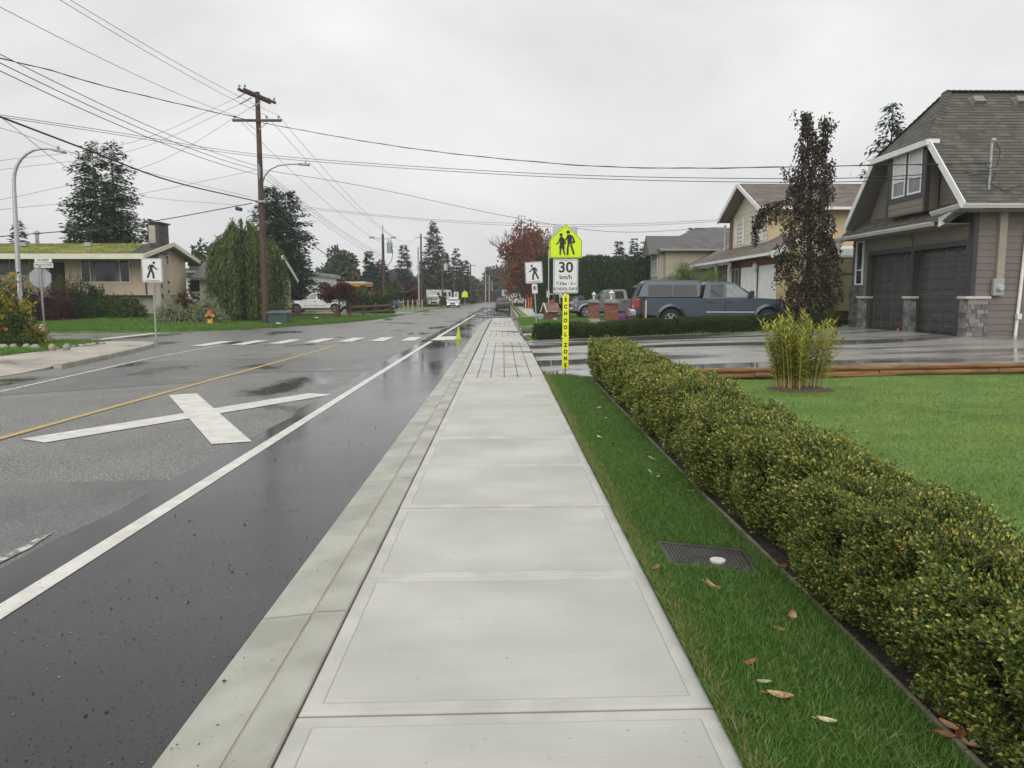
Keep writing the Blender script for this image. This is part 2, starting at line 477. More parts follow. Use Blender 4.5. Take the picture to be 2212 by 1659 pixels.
stripe("white_edge_line", [(-8.95, 4), (-9.0, 13.8), (-9.7, 21), (-9.85, 27)], .11, worn_paint)
for a, b in ((50, 56), (63, 67), (76, 82), (92, 98)):
    stripe("white_edge_dash", [(-8.75 + (a - 50) * .01, a), (-8.75 + (b - 50) * .01, b)], .10, worn_paint)
stripe("stop_line", [(-15.9, 27.6), (-16.05, 35.9)], .45, white_paint)
# the painted X in the lane: one narrow diagonal and one broad diagonal
quads("pavement_cross_marking", [[(-5.76, 9.12), (-5.34, 8.88), (-2.96, 13.27), (-3.42, 13.45)],
                                 [(-5.76, 13.2), (-5.38, 13.45), (-2.95, 8.92), (-3.36, 8.76)]], white_paint)
zb = []
for i in range(9):
    x = -10.45 + i * 1.13
    if i == 8: x = -2.16
    y0 = 26.4 + min(i, 4) * .62 + max(0, i - 4) * .28
    zb.append([(x - .26, y0), (x + .26, y0), (x + .30, y0 + 2.75), (x - .22, y0 + 2.75)])
quads("crosswalk_marking", zb, white_paint, z=zr + .0135)

# ---- right-hand gutter and kerb (a swept section, jointed every three metres)
def kerb(name, path, prof, m, joint=3.0, gap=.012):
    """path: list of (x,y); prof: list of (offset to the left, z)"""
    mb = MB(); pts = [Vector((x, y, 0)) for x, y in path]
    L = [0]
    for a, b in zip(pts, pts[1:]): L.append(L[-1] + (b - a).length)
    def at(s):
        s = min(max(s, 0), L[-1])
        i = max(k for k in range(len(L) - 1) if L[k] <= s + 1e-9)
        t = (s - L[i]) / (L[i + 1] - L[i]); return pts[i].lerp(pts[i + 1], t), i
    def nrm(s):
        a, _ = at(s - .3); b, _ = at(s + .3); d = (b - a).normalized(); return Vector((-d.y, d.x, 0))
    s = 0
    while s < L[-1] - .05:
        e = min(s + joint, L[-1]); stops = [s + gap / 2] + [x for x in np.arange(s + .5, e - .2, .5)] + [e - gap / 2]
        rows = []
        for q in stops:
            p, _ = at(q); nn = nrm(q)
            rows.append([p + nn * o + Vector((0, 0, z)) for o, z in prof])
        vs = [v for r_ in rows for v in r_]; k = len(prof)
        fs = [(i * k + j, i * k + j + 1, (i + 1) * k + j + 1, (i + 1) * k + j) for i in range(len(rows) - 1) for j in range(k - 1)]
        fs += [tuple(range(k - 1, -1, -1)), tuple((len(rows) - 1) * k + j for j in range(k))]
        mb.add(vs, fs); s = e
    o = build(name, mb, m); o.data.polygons.foreach_set('use_smooth', [True] * len(o.data.polygons)); o.data.set_sharp_from_angle(angle=R(30))
    return struct(o)
# offsets measured left of the walk edge x=-.80
path_R = [(-.80, -5), (-.80, 15), (-.84, 30), (-.86, 50), (-.80, 55), (-.5, 57.6), (.2, 59.2), (1.3, 60)]
kerb("kerb", path_R, [(.001, -.2), (.001, -.006), (.008, .001), (.150, -.004), (.168, -.012), (.186, -.040), (.196, -.047), (.196, -.2)], concrete_kerb, joint=2.93)
kerb("gutter", path_R, [(.2, -.2), (.2, -.060), (.206, -.053), (.30, -.064), (.36, -.070), (.462, -.080), (.47, -.2)], concrete_kerb, joint=2.96)
kerb("kerb_far", [(1.25, 60.2), (1.25, 150), (1.3, 300)], [(0, -.2), (0, .03), (.14, .03), (.16, -.2)], concrete_kerb, joint=3)

# ---- right-hand walk: slabs with tooled borders, then scored ramps
def slabs(name, xa, xb, cuts, m, rim=.075, z=0.0, skew=0.0):
    mb = MB(); rs = random.Random(7)
    for i_, (y0, y1) in enumerate(zip(cuts, cuts[1:])):
        dz = rs.uniform(-.004, .004)
        sk = skew; ga, gb = (.010, .004) if i_ % 2 else (.004, .010)
        a, b, c, d = (xa, y0 + ga), (xb, y0 + ga + sk), (xb, y1 - gb + sk), (xa, y1 - gb)
        def lp(r_, zz): return [(a[0] + r_, a[1] + r_, zz), (b[0] - r_, b[1] + r_, zz), (c[0] - r_, c[1] - r_, zz), (d[0] + r_, d[1] - r_, zz)]
        lv = [lp(0, -.16), lp(0, z - .009 + dz), lp(.006, z - .003 + dz), lp(.014, z + dz), lp(rim, z + dz), lp(rim + .003, z - .0022 + dz), lp(rim + .006, z + .0006 + dz)]
        vs = [p for q in lv for p in q]
        for i in range(len(lv) - 1):
            for k in range(4):
                k2 = (k + 1) % 4
                mb.add([vs[i * 4 + k], vs[i * 4 + k2], vs[i * 4 + 4 + k2], vs[i * 4 + 4 + k]], [(0, 1, 2, 3)], 2 if i in (4, 5) else (0 if i > 5 else 1))
        mb.add(lv[-1], [(0, 1, 2, 3)], 0)
    return struct(build(name, mb, [concrete, concrete_rim, mat("tool_mark", (.36, .355, .325), rough=.7)]))
cuts = [2.80 + 1.462 * k for k in range(-5, 9)] + [15.15]
slabs("sidewalk", -.792, .828, cuts, concrete, skew=.045)
def scored(name, rects, dx, dy, gap, m, z=0.):
    mb = MB(); rs = random.Random(3)
    for x0, x1, y0, y1 in rects:
        nx = max(1, round((x1 - x0) / dx)); ny = max(1, round((y1 - y0) / dy))
        mb.box(x0, x1, y0, y1, z - .15, z - .014, 1)
        for i in range(nx):
            for j in range(ny):
                a0 = x0 + (x1 - x0) * i / nx; b0 = y0 + (y1 - y0) * j / ny
                zz = z + rs.uniform(-.002, .001)
                mb.box(a0 + gap / 2, a0 + (x1 - x0) / nx - gap / 2, b0 + gap / 2, b0 + (y1 - y0) / ny - gap / 2, z - .013, zz, 0)
    return struct(build(name, mb, [m, groove]))
scored("sidewalk_scored", [(-.79, .83, 15.17, 27.3), (-.8, .72, 31.0, 36.5), (-.78, .64, 41.0, 50.5)], .27, 1.5, .016, concrete_scored)
slabs("sidewalk_far", -.80, .76, [27.32, 29.15, 30.98], concrete_scored)
slabs("sidewalk_far", -.78, .68, [36.52, 38.7, 40.98], concrete_scored)
slabs("sidewalk_far", -.76, .60, [50.52, 52.6, 54.7, 56.6], concrete_scored)
slabs("sidewalk_far", 2.05, 3.55, [58 + 2.2 * k for k in range(30)], concrete_scored)

# ---- left-hand walk, flush ramp then raised kerb, rounded corner
arc = [(-10.45, 4), (-10.45, 14), (-10.47, 18), (-10.75, 20.5), (-11.35, 24.0), (-11.75, 25.9), (-12.15, 26.9), (-12.9, 27.45), (-14.2, 27.55), (-20, 27.5), (-60, 27.5)]
def z_walkL(x, y):
    t = min(1, max(0, (y - 17.2) / 2.2)); near = min(1, max(0, (-10.4 - x - .1) / 1.6)); return zr + .012 + .10 * max(t, near)
sheet("sidewalk_opposite", [(x - .17 if i < 7 else x, y if i < 7 else y - .17) for i, (x, y) in enumerate(arc)] + [(-60, 4)], z_walkL, concrete_old, skirt=.2, step=1.0)
kerb("kerb_opposite", [(-10.45, 18.2), (-10.75, 20.5), (-11.35, 24.0), (-11.75, 25.9), (-12.15, 26.9), (-12.9, 27.45), (-14.2, 27.55), (-24, 27.5)],
     [(-.02, zr - .1), (-.02, zr + .105), (.0, zr + .122), (.15, zr + .124), (.17, zr - .1)], mat("concrete_kerb_old", (.30, .285, .235), (.40, .375, .31), scale=2, rough=.6, bump=.4, bscale=60, bdist=.004, detail=8), joint=2.2)

# ---- lawns, beds, driveways on the right
strip_poly = [(.835, -2), (1.60, -2), (1.585, 6), (1.66, 12), (1.72, 15.1), (1.3, 15.42), (.85, 15.46)]
def z_strip(x, y): return .008 + .02 * math.sin(min(1, max(0, (x - .83) / .77)) * 3.14) + .006 * math.sin(y * 2.1)
sheet("grass_strip", strip_poly, z_strip, turf, skirt=.15, step=.3)
sheet("hedge_bed", [(1.645, -2), (2.42, -2), (2.45, 14.7), (1.76, 15.05), (1.705, 12), (1.63, 6)], lambda x, y: .004 + .012 * math.sin(x * 9 + y * 3), soil, skirt=.12, step=.35)
mb = MB()
yy = list(np.arange(-2, 15.2, .9))
for a, b in zip(yy, yy[1:]):
    fx = lambda y: 1.613 if y < 6 else 1.60 + (y - 6) * .0133
    mb.beam((fx(a), a + .004, -.005), (fx(b), b - .004, -.005), .022, .08)
struct(build("garden_edging", mb, mat("edging_wood", (.13, .105, .08), (.22, .19, .15), scale=7, rough=.8, bump=.4, bscale=50), bevel=.006))
lawn_poly = [(2.43, -2), (40, -2), (40, 13.4), (24, 15.0), (11, 14.88), (7.2, 14.72), (4.2, 14.36), (2.46, 14.6)]
sheet("lawn", lawn_poly, z_lawnR, mat("lawn_base", (.09, .175, .025), (.145, .24, .042), scale=1.1, rough=.8, bump=.8, bscale=60, bdist=.02, detail=10), skirt=.1, step=.5)
drive_poly = [(.84, 15.2), (1.75, 15.1), (2.45, 14.62), (4.2, 14.5), (7.2, 14.86), (11, 15.02), (24, 15.2), (40, 15.6), (40, 21.9), (13.32, 21.9), (13.32, 29.4), (11.6, 29.55), (7, 28.8), (.98, 28.05), (.84, 27.3)]
sheet("driveway", drive_poly, z_drive, concrete_wet, skirt=.35, step=.8)
mb = MB()
for a, b in (((.9, 17.6), (3.0, 14.66)), ((1.02, 27.9), (13.2, 15.06)), ((3.2, 28.3), (3.2, 14.7)), ((8.2, 28.9), (8.2, 14.95)), ((.9, 21.5), (13.2, 21.5))):
    n_ = 24
    for i in range(n_):
        q0 = [a[k] + (b[k] - a[k]) * i / n_ for k in (0, 1)]; q1 = [a[k] + (b[k] - a[k]) * (i + 1) / n_ for k in (0, 1)]
        d = Vector((q1[0] - q0[0], q1[1] - q0[1], 0)).normalized(); r_ = Vector((d.y, -d.x, 0)) * .008
        p0 = Vector((*q0, z_drive(*q0) + .004)); p1 = Vector((*q1, z_drive(*q1) + .004))
        mb.quad(p0 - r_, p0 + r_, p1 + r_, p1 - r_)
struct(build("driveway_joints", mb, groove))
# pale threshold in front of the garage doors
mb = MB(); mb.prism([(13.28, 21.75, .425), (13.28, 28.9, .425), (12.75, 28.9, .375), (12.45, 21.3, .365)], (0, 0, -.3))
struct(build("garage_apron", mb, mat("apron", (.42, .40, .36), (.50, .48, .43), scale=3, rough=.4, bump=.2, bscale=80, bdist=.003)))
nb = [(1.0, 28.2), (7, 28.95), (11.6, 29.7), (13.2, 29.6), (30, 29.6), (30, 58), (.98, 58), (.9, 37), (.86, 30.9)]
sheet("lawn_neighbour", nb, z_right, turf_left, skirt=.4, step=2.0)
sheet("driveway_neighbour", [(.82, 31.2), (5.2, 31.0), (13.5, 30.3), (13.5, 37.2), (5.0, 37.0), (.82, 36.6)], lambda x, y: z_right(x, y) + .012, concrete_wet, skirt=.1, step=1.0)
sheet("driveway_neighbour", [(.80, 38.0), (4.9, 38.4), (13.0, 38.2), (13.0, 46.5), (5.0, 45.5), (.80, 40.6)], lambda x, y: z_right(x, y) + .012, concrete_wet, skirt=.1, step=1.0)
sheet("driveway_far", [(.7, 55.4), (12, 57.0), (20, 59), (20, 69), (4.0, 66.5), (1.4, 60.5)], flat(.03), concrete_wet, skirt=.3)
sheet("lawn_far", [(1.42, 58), (2.03, 58), (2.03, 300), (1.42, 300)], flat(.02), turf_left, skirt=.3)
sheet("lawn_far", [(3.57, 66.7), (60, 69.2), (60, 300), (3.57, 300)], flat(.02), turf_left, skirt=.3)
# ---- left-hand lawns
leftpoly = [(-75, 36.2), (-22, 35.9), (-16.2, 36.7), (-14.2, 38.3), (-12.3, 42), (-10.4, 49), (-9.45, 55), (-9.15, 66), (-9.2, 72), (-75, 72)]
sheet("lawn_opposite", leftpoly, z_left, turf_left, skirt=.4, step=2.0)
sheet("driveway_opposite", [(-75, 71.9), (-9.15, 72.05), (-8.95, 81), (-75, 81)], flat(.0), mat("drive_opposite", (.20, .20, .19), (.28, .28, .27), scale=1, rough=.35, rough2=.15), skirt=.3)
sheet("lawn_opposite_far", [(-75, 81.05), (-8.95, 81.05), (-8.9, 94), (-75, 94)], flat(.03), turf_left, skirt=.4)
sheet("driveway_opposite_far", [(-75, 94.1), (-8.9, 94.1), (-8.8, 103), (-75, 103)], flat(.0), mat("drive_opposite_b", (.17, .17, .165), (.24, .24, .23), scale=1, rough=.35, rough2=.15), skirt=.3)
sheet("lawn_opposite_far", [(-75, 103.1), (-8.8, 103.1), (-8.0, 320), (-75, 320)], flat(.03), turf_left, skirt=.4)
island = [(-60, 27.2), (-15.0, 27.2), (-14.0, 27.0), (-13.55, 26.2), (-13.45, 20.6), (-16.0, 18.4), (-60, 17)]
sheet("lawn_corner", island, lambda x, y: .045, turf_left, skirt=.1, step=2.0)

# ---- grass blades
def blades(name, pts, h, w, m, lean=.5, seed=1, hv=.45, bend=True):
    g = np.random.default_rng(seed); n = len(pts)
    a = g.uniform(0, 2 * np.pi, n); hh = h * (1 + hv * g.standard_normal(n)).clip(.35, 1.9); ww = w * g.uniform(.6, 1.3, n)
    lx = lean * hh * g.standard_normal(n) * .7; ly = lean * hh * g.standard_normal(n) * .7
    sxv = np.cos(a) * ww / 2; syv = np.sin(a) * ww / 2; Z = np.zeros(n)
    base = pts
    s = np.stack([sxv, syv, Z], 1)
    mid = base + np.stack([lx * .35, ly * .35, hh * .6], 1); tip = base + np.stack([lx, ly, hh * .97], 1)
    V = np.stack([base - s, base + s, mid + s * .75, mid - s * .75, tip], 1).reshape(-1, 3)
    o = np.arange(n)[:, None] * 5
    F = np.concatenate([o + np.array([[0, 1, 2]]), o + np.array([[0, 2, 3]]), o + np.array([[3, 2, 4]])], 0)
    return np_build(name, V, F, m)
g = np.random.default_rng(11)
def sprinkle(poly, n, zf, dens=None):
    xs = [p[0] for p in poly]; ys = [p[1] for p in poly]
    x = g.uniform(min(xs), max(xs), n); y = g.uniform(min(ys), max(ys), n)
    k = inside(poly, x, y)
    if dens is not None: k &= g.uniform(0, 1, n) < dens(x, y)
    x, y = x[k], y[k]
    return np.stack([x, y, np.array([zf(a, b) for a, b in zip(x, y)])], 1)
meter = [(.985, 4.80), (1.50, 4.62), (1.45, 4.18), (.975, 4.36)]
near_strip = [(.815, .3), (1.605, .3), (1.59, 6), (1.66, 12), (1.72, 15.1), (1.3, 15.44), (.83, 15.47)]
p_ = sprinkle(near_strip, 850000, z_strip, lambda x, y: np.where(y < 2.2, .25, np.where(y < 3.6, .5, np.clip(3.3 / y, .1, 1) ** 1.3 * .62)))
p_ = p_[~inside(meter, p_[:, 0], p_[:, 1])]
stuff(blades("grass_near", p_, .031, .0036, blade_m, lean=.85, seed=2), "short dark green grass between the sidewalk and the box hedge")
p_ = sprinkle([(2.3, .4), (9, .4), (16, 14.0), (11, 14.85), (4.2, 14.34), (2.4, 14.5)], 1050000, z_lawnR, lambda x, y: np.where(y < 3, .3, np.clip(5.0 / y, .2, 1) ** 1.2 * .62))
rb = (p_[:, 0] - 4.95) ** 2 / .62 ** 2 + (p_[:, 1] - 12.75) ** 2 / .55 ** 2
p_ = p_[rb > .62 + .4 * np.sin(p_[:, 0] * 9) * np.sin(p_[:, 1] * 7) + .2 * g.standard_normal(len(p_))]
stuff(blades("lawn_grass", p_, .023, .0052, blade_lawn, lean=.9, seed=3), "bright green mown lawn behind the box hedge")
# ragged edges of the far lawns
def fringe(path, n, h, zf, seed, spread=.25):
    gg = np.random.default_rng(seed); out = []
    for (a, b) in zip(path, path[1:]):
        L = math.dist(a, b); k = int(n * L); t = gg.uniform(0, 1, k); d = gg.normal(0, spread, k) - spread * .6
        nx, ny = (b[1] - a[1]) / L, -(b[0] - a[0]) / L
        x = a[0] + (b[0] - a[0]) * t - nx * np.abs(d); y = a[1] + (b[1] - a[1]) * t - ny * np.abs(d)
        out.append(np.stack([x, y, np.array([zf(i, j) for i, j in zip(x, y)])], 1))
    return np.concatenate(out)
leaf_l = mat("lawn_blade_left", (.05, .12, .02), isl=[(.070, .165, .018), (.105, .22, .026), (.14, .26, .036), (.165, .26, .07)], scale=.5, clump=.3, rough=.55, transl=.3)
e_ = fringe([(.835, 15.4), (.825, 1.9)], 1500, .04, z_strip, 15, spread=.035)
stuff(blades('grass_edge', e_, .036, .0042, mat('edge_blade', (.2, .22, .06), isl=[(.10, .17, .03), (.17, .22, .05), (.27, .28, .09), (.36, .33, .15)], rough=.6, transl=.3), lean=.9, seed=16), 'paler yellowish grass along the edge of the sidewalk')
q_ = sprinkle([(-32, 36.1), (-22, 36.0), (-16.2, 36.8), (-12.4, 42), (-10.5, 49), (-9.6, 55), (-9.4, 66), (-32, 66)], 260000, z_left, lambda x, y: np.clip(40 / y, .3, 1) ** 2)
e_ = fringe([(-22, 35.95), (-16.2, 36.75), (-14.2, 38.3), (-12.3, 42), (-10.4, 49), (-9.45, 55), (-9.15, 66)], 260, .08, z_left, 5)
stuff(blades("lawn_opposite_grass", np.concatenate([q_, e_]), .075, .030, leaf_l, lean=.6, seed=6), "mown grass of the corner lawn across the road")
q_ = sprinkle([(-26, 27.1), (-15.0, 27.1), (-14.0, 26.95), (-13.5, 26.2), (-13.4, 20.7), (-16.0, 18.5), (-26, 18)], 70000, flat(.045))
stuff(blades("corner_grass", q_, .07, .018, leaf_l, lean=.6, seed=7), "small wedge of grass behind the opposite sidewalk")
q_ = sprinkle([(1.05, 28.3), (13, 29.6), (13, 57), (1.02, 57), (.9, 37), (.9, 31)], 90000, z_right)
for px_ in ([(.8, 31.1), (13.6, 30.2), (13.6, 37.3), (5, 37.1), (.8, 36.7)], [(.78, 37.9), (13.1, 38.1), (13.1, 46.6), (5, 45.6), (.78, 40.7)]):
    q_ = q_[~inside(px_, q_[:, 0], q_[:, 1])]
stuff(blades("neighbour_grass", q_, .07, .022, leaf_l, lean=.6, seed=8), "grass of the neighbouring gardens beyond the low hedge")
# ================================================================ LEAF HELPERS
def unit(a): return a / (np.linalg.norm(a, axis=1, keepdims=True) + 1e-9)
def leaf_arrays(Pn, T, N, L, W, fold=.15, mid=.45):
    S = unit(np.cross(T, N)); N = unit(np.cross(S, T))
    L = np.broadcast_to(np.asarray(L, float), (len(Pn),))[:, None]; W = np.broadcast_to(np.asarray(W, float), (len(Pn),))[:, None]
    a = Pn + T * L * mid
    V = np.stack([Pn, a + S * W / 2 + N * W * fold, Pn + T * L, a - S * W / 2 + N * W * fold], 1).reshape(-1, 3)
    F = (np.arange(len(Pn))[:, None] * 4 + np.array([[0, 1, 2, 3]]))
    return V, F
def rnd_dirs(g, n): return unit(g.standard_normal((n, 3)))
def leaf_obj(name, Pn, T, N, L, W, m, parent=None, origin=None, fold=.15):
    V, F = leaf_arrays(Pn, T, N, L, W, fold); return np_build(name, V, F, m, parent, origin)

# ================================================================ SIGNS
def rrect(w, h, r, n=5):
    pts = []
    for cx, cz, a0 in ((w / 2 - r, h / 2 - r, 0), (-w / 2 + r, h / 2 - r, 90), (-w / 2 + r, -h / 2 + r, 180), (w / 2 - r, -h / 2 + r, 270)):
        for k in range(n + 1):
            a = R(a0 + 90 * k / n); pts.append((cx + r * math.cos(a), cz + r * math.sin(a)))
    return pts
def plate(name, pts, y, th, m, parent, cz=0, cx=0):
    mb = MB(); mb.prism([(x + cx, y, z + cz) for x, z in pts], (0, th, 0)); return build(name, mb, m, parent, local=True)
def ring(mb, outer, inner, y, cz=0, cx=0):
    n = len(outer)
    for i in range(n):
        j = (i + 1) % n
        mb.quad((outer[i][0] + cx, y, outer[i][1] + cz), (outer[j][0] + cx, y, outer[j][1] + cz), (inner[j][0] + cx, y, inner[j][1] + cz), (inner[i][0] + cx, y, inner[i][1] + cz))
def scale_poly(p, k):
    c = (sum(a for a, b in p) / len(p), sum(b for a, b in p) / len(p)); return [(c[0] + (a - c[0]) * k, c[1] + (b - c[1]) * k) for a, b in p]
class Fig:
    """flat black pictogram made of limbs and polygons; each piece a hair proud of the one below"""
    def __init__(s, y): s.mb = MB(); s.y = y; s.k = 0
    def poly(s, pts):
        s.k += 1; s.mb.quad(*[(x, s.y - .0004 * s.k, z) for x, z in pts])
    def disc(s, x, z, r): s.poly([(x + r * math.cos(2 * math.pi * i / 18), z + r * math.sin(2 * math.pi * i / 18)) for i in range(18)])
    def limb(s, pts, w):
        for (x0, z0), (x1, z1) in zip(pts, pts[1:]):
            d = math.hypot(x1 - x0, z1 - z0); nx, nz = -(z1 - z0) / d * w / 2, (x1 - x0) / d * w / 2
            s.poly([(x0 + nx, z0 + nz), (x0 - nx, z0 - nz), (x1 - nx, z1 - nz), (x1 + nx, z1 + nz)])
        for x, z in pts[1:-1]: s.disc(x, z, w / 2)
FONT = None
def text(name, body, size, m, parent, x, y, z, align='CENTER', bold=0., sx=1., rotz=0., spacing=1.):
    c = bpy.data.curves.new(name, 'FONT'); c.body = body; c.size = size; c.align_x = align; c.align_y = 'CENTER'; c.offset = bold; c.space_character = spacing
    c.fill_mode = 'FRONT'; c.resolution_u = 4
    o = bpy.data.objects.new(name, c); COL.objects.link(o)
    dg = bpy.context.evaluated_depsgraph_get(); dg.update()
    me = bpy.data.meshes.new_from_object(o.evaluated_get(dg)); bpy.data.objects.remove(o); bpy.data.curves.remove(c)
    me.transform(Matrix.Translation((x, y, z)) @ Matrix.Rotation(rotz, 4, 'Z') @ Matrix.Diagonal((sx, 1, 1, 1)) @ Matrix.Rotation(math.pi / 2, 4, 'X'))
    me.name = name; me.materials.clear()
    return finish(name, me, m, parent, (0, 0, 0))
ink = mat("sign_ink", (.010, .010, .011), rough=.45)
bolt_m = mat("bolt", (.16, .16, .15), rough=.4, metal=.6)

t = thing("school_zone_sign", "yellow-green school pentagon sign above 30 km/h panel and vertical SCHOOL ZONE strip", "road sign", (1.235, 15.36, 0))
mb = MB(); mb.lathe([(.030, -.1), (.030, 2.9), (.0, 2.9)], n=14); pole_ = build("pole", mb, galv, t, local=True, smooth=40)
c2 = lambda cx, cy: ((cx - 563) * .00198, 2.35 + (440 - cy) * .00201)
pent = [c2(400, 432), c2(408, 440), c2(716, 440), c2(725, 432), c2(725, 278), c2(716, 262), c2(574, 121), c2(563, 115), c2(552, 121), c2(408, 262), c2(400, 278)]
pn = plate("warning_panel", pent, -.048, .006, fluor, t)
mb = MB(); o_, i_ = scale_poly(pent, .965), scale_poly(pent, .938)
ring(mb, o_, i_, -.0495)
F_ = Fig(-.0495)
def pc(l): return [c2(*q) for q in l]
F_.disc(*c2(585, 191), .036); F_.poly(pc([(574, 216), (612, 214), (626, 228), (622, 300), (578, 304)])); F_.limb(pc([(616, 224), (640, 254), (634, 278)]), .028)
F_.poly(pc([(620, 288), (652, 266), (657, 288), (628, 306)])); F_.limb(pc([(582, 224), (566, 258), (548, 274)]), .026)
F_.limb(pc([(590, 296), (581, 346), (580, 411)]), .037); F_.limb(pc([(608, 296), (625, 348), (644, 406)]), .035)
F_.disc(*c2(514, 217), .031); F_.poly(pc([(499, 240), (510, 235), (528, 236), (546, 262), (542, 300), (503, 300)])); F_.poly(pc([(504, 292), (542, 292), (553, 350), (495, 350)]))
F_.limb(pc([(506, 246), (490, 288), (467, 308)]), .024); F_.limb(pc([(532, 248), (553, 277)]), .022); F_.poly(pc([(535, 284), (560, 279), (564, 304), (538, 311)]))
F_.limb(pc([(508, 346), (506, 409)]), .030); F_.limb(pc([(534, 346), (553, 406)]), .029)
mb.add(F_.mb.v, F_.mb.f); build("children_symbol", mb, ink, pn, local=True, fix=False)
plate("back_panel", rrect(.49, .64, .04), .034, .004, sign_grey, t, 2.645, -.012)
sp = plate("speed_panel", rrect(.492, .668, .028), -.046, .005, sign_white, t, 1.994, 0)
mb = MB(); ring(mb, rrect(.466, .642, .024), rrect(.448, .624, .018), -.0475, 1.994); build("border", mb, ink, sp, local=True, fix=False)
text("numerals", "30", .285, ink, sp, 0, -.0478, 2.158, bold=.006, sx=1.04)
text("lettering", "km/h", .118, ink, sp, 0, -.0478, 1.972, bold=.002, sx=1.05)
text("lettering", "7:30", .092, ink, sp, -.115, -.0478, 1.848, bold=.001, sx=.98)
text("lettering", "AM", .054, ink, sp, -.012, -.0478, 1.838, sx=.85, bold=.0015)
text("lettering", "-", .09, ink, sp, .062, -.0478, 1.853, bold=.002)
text("lettering", "5", .092, ink, sp, .118, -.0478, 1.848, bold=.001)
text("lettering", "PM", .054, ink, sp, .178, -.0478, 1.838, sx=.85)
text("lettering", "SCHOOL DAYS", .078, ink, sp, 0, -.0478, 1.742, sx=.90, bold=.0022)
st = plate("zone_strip", rrect(.122, 1.475, .018), -.044, .005, fluor2, t, .902, .006)
for k, ch in enumerate("SCHOOL"): text("lettering", ch, .102, ink, st, .004, -.0458, 1.530 - k * .1368, bold=.006, sx=.86)
for k, ch in enumerate("ZONE"): text("lettering", ch, .102, ink, st, .008, -.0458, .630 - k * .1335, bold=.006, sx=.86)
mb = MB()
for z in (2.93, 2.40, 2.295, 1.685, 1.60, .80, .185): mb = MB(); mb.lathe([(.0, -.0565), (.009, -.055), (.010, -.049), (.010, -.044)], (0.004, 0, z), n=8, axis='y'); build("bolt", mb, bolt_m, t, local=True)
for z in (1.585, .80, .20): mb = MB(); mb.box(-.075, .08, -.04, -.028, z - .018, z + .018); build("bracket", mb, sign_grey, t, local=True)

def walker(y, s, flip, cz):
    """walking figure, seen against a white panel; coordinates in the sign's own size"""
    f = Fig(y); q = lambda l: [((a) * s * (-1 if flip else 1), cz + b * s) for a, b in l]
    f.disc(*q([(-.10, .34)])[0], .062 * s); f.poly(q([(-.09, .255), (.07, .265), (.105, .20), (.10, .0), (-.01, -.01), (-.05, .12)]))
    f.limb(q([(-.06, .225), (-.14, .10), (-.25, .035)]), .062 * s); f.limb(q([(.075, .225), (.155, .14), (.155, .03)]), .058 * s)
    f.limb(q([(.02, .02), (-.045, -.14), (-.065, -.37)]), .092 * s); f.limb(q([(.06, .03), (.14, -.15), (.215, -.34)]), .088 * s)
    f.poly(q([(-.33, -.455), (.33, -.435), (.33, -.452), (-.33, -.472)]))
    return f.mb
def ped_sign(loc, label, w, h, zc, top, flip, tilt=0., small=False, rotz=0):
    t = thing("crosswalk_sign", label, "road sign", loc, rotz)
    t.rotation_euler = (0, tilt, rotz)
    mb = MB(); mb.lathe([(.030, -.15), (.030, top), (0, top)], n=12); build("pole", mb, galv_dull, t, local=True, smooth=40)
    pn = plate("sign_panel", rrect(w, h, .05), -.045, .005, sign_white, t, zc)
    mb = MB(); ring(mb, rrect(w * .955, h * .962, .04), rrect(w * .915, h * .93, .03), -.0465, zc); build("border", mb, ink, pn, local=True, fix=False)
    build("walking_figure", walker(-.0465, h * .92, flip, zc), ink, pn, local=True, fix=False)
    for z in (zc + h * .42, zc - h * .46): mb = MB(); mb.lathe([(0, -.055), (.012, -.053), (.012, -.044)], (0, 0, z), n=8, axis='y'); build("bolt", mb, bolt_m, t, local=True)
    if small:
        z2 = zc - h / 2 - .24
        q = plate("parking_panel", rrect(.235, .40, .03), -.045, .005, sign_white, t, z2)
        mb = MB(); n_ = 22; c_ = z2 + .035
        o_ = [(.088 * math.cos(2 * math.pi * i / n_), c_ + .105 * math.sin(2 * math.pi * i / n_)) for i in range(n_)]; i_ = [(a * .74, c_ + (b - c_) * .74) for a, b in o_]
        ring(mb, o_, i_, -.0468); mb.quad((-.062, -.0475, c_ + .07), (-.045, -.0475, c_ + .085), (.062, -.0475, c_ - .07), (.045, -.0475, c_ - .085))
        build("prohibition_ring", mb, mat("sign_red", (.45, .02, .02), rough=.4), q, local=True, fix=False)
        mb = MB(); mb.quad(*[(a * .55, -.0464, c_ + (b - c_) * .5) for a, b in o_]); build("symbol", mb, ink, q, local=True, fix=False)
        for sgn in (-1, 1): mb = MB(); mb.quad((sgn * .075, -.0466, z2 - .15), (sgn * .05, -.0466, z2 - .17), (sgn * .05, -.0466, z2 - .125)); build("arrow", mb, ink, q, local=True, fix=False)
    return t
p = P(1160, 712, 33.6)
ped_sign((p.x, 33.6, -.02), "white crosswalk sign above a small no-stopping plate, leaning beside the low hedge", .745, .92, P(1151, 587.5, 33.6).z, P(1151, 600, 33.6).z + .3, False, tilt=-.055, small=True)
p = P(338, 744, 25.9)
ped_sign((p.x, 25.9, 0), "white crosswalk sign on the rounded kerb corner across the road", .68, .79, P(332, 584, 25.9).z, P(332, 584, 25.9).z + .3, True)

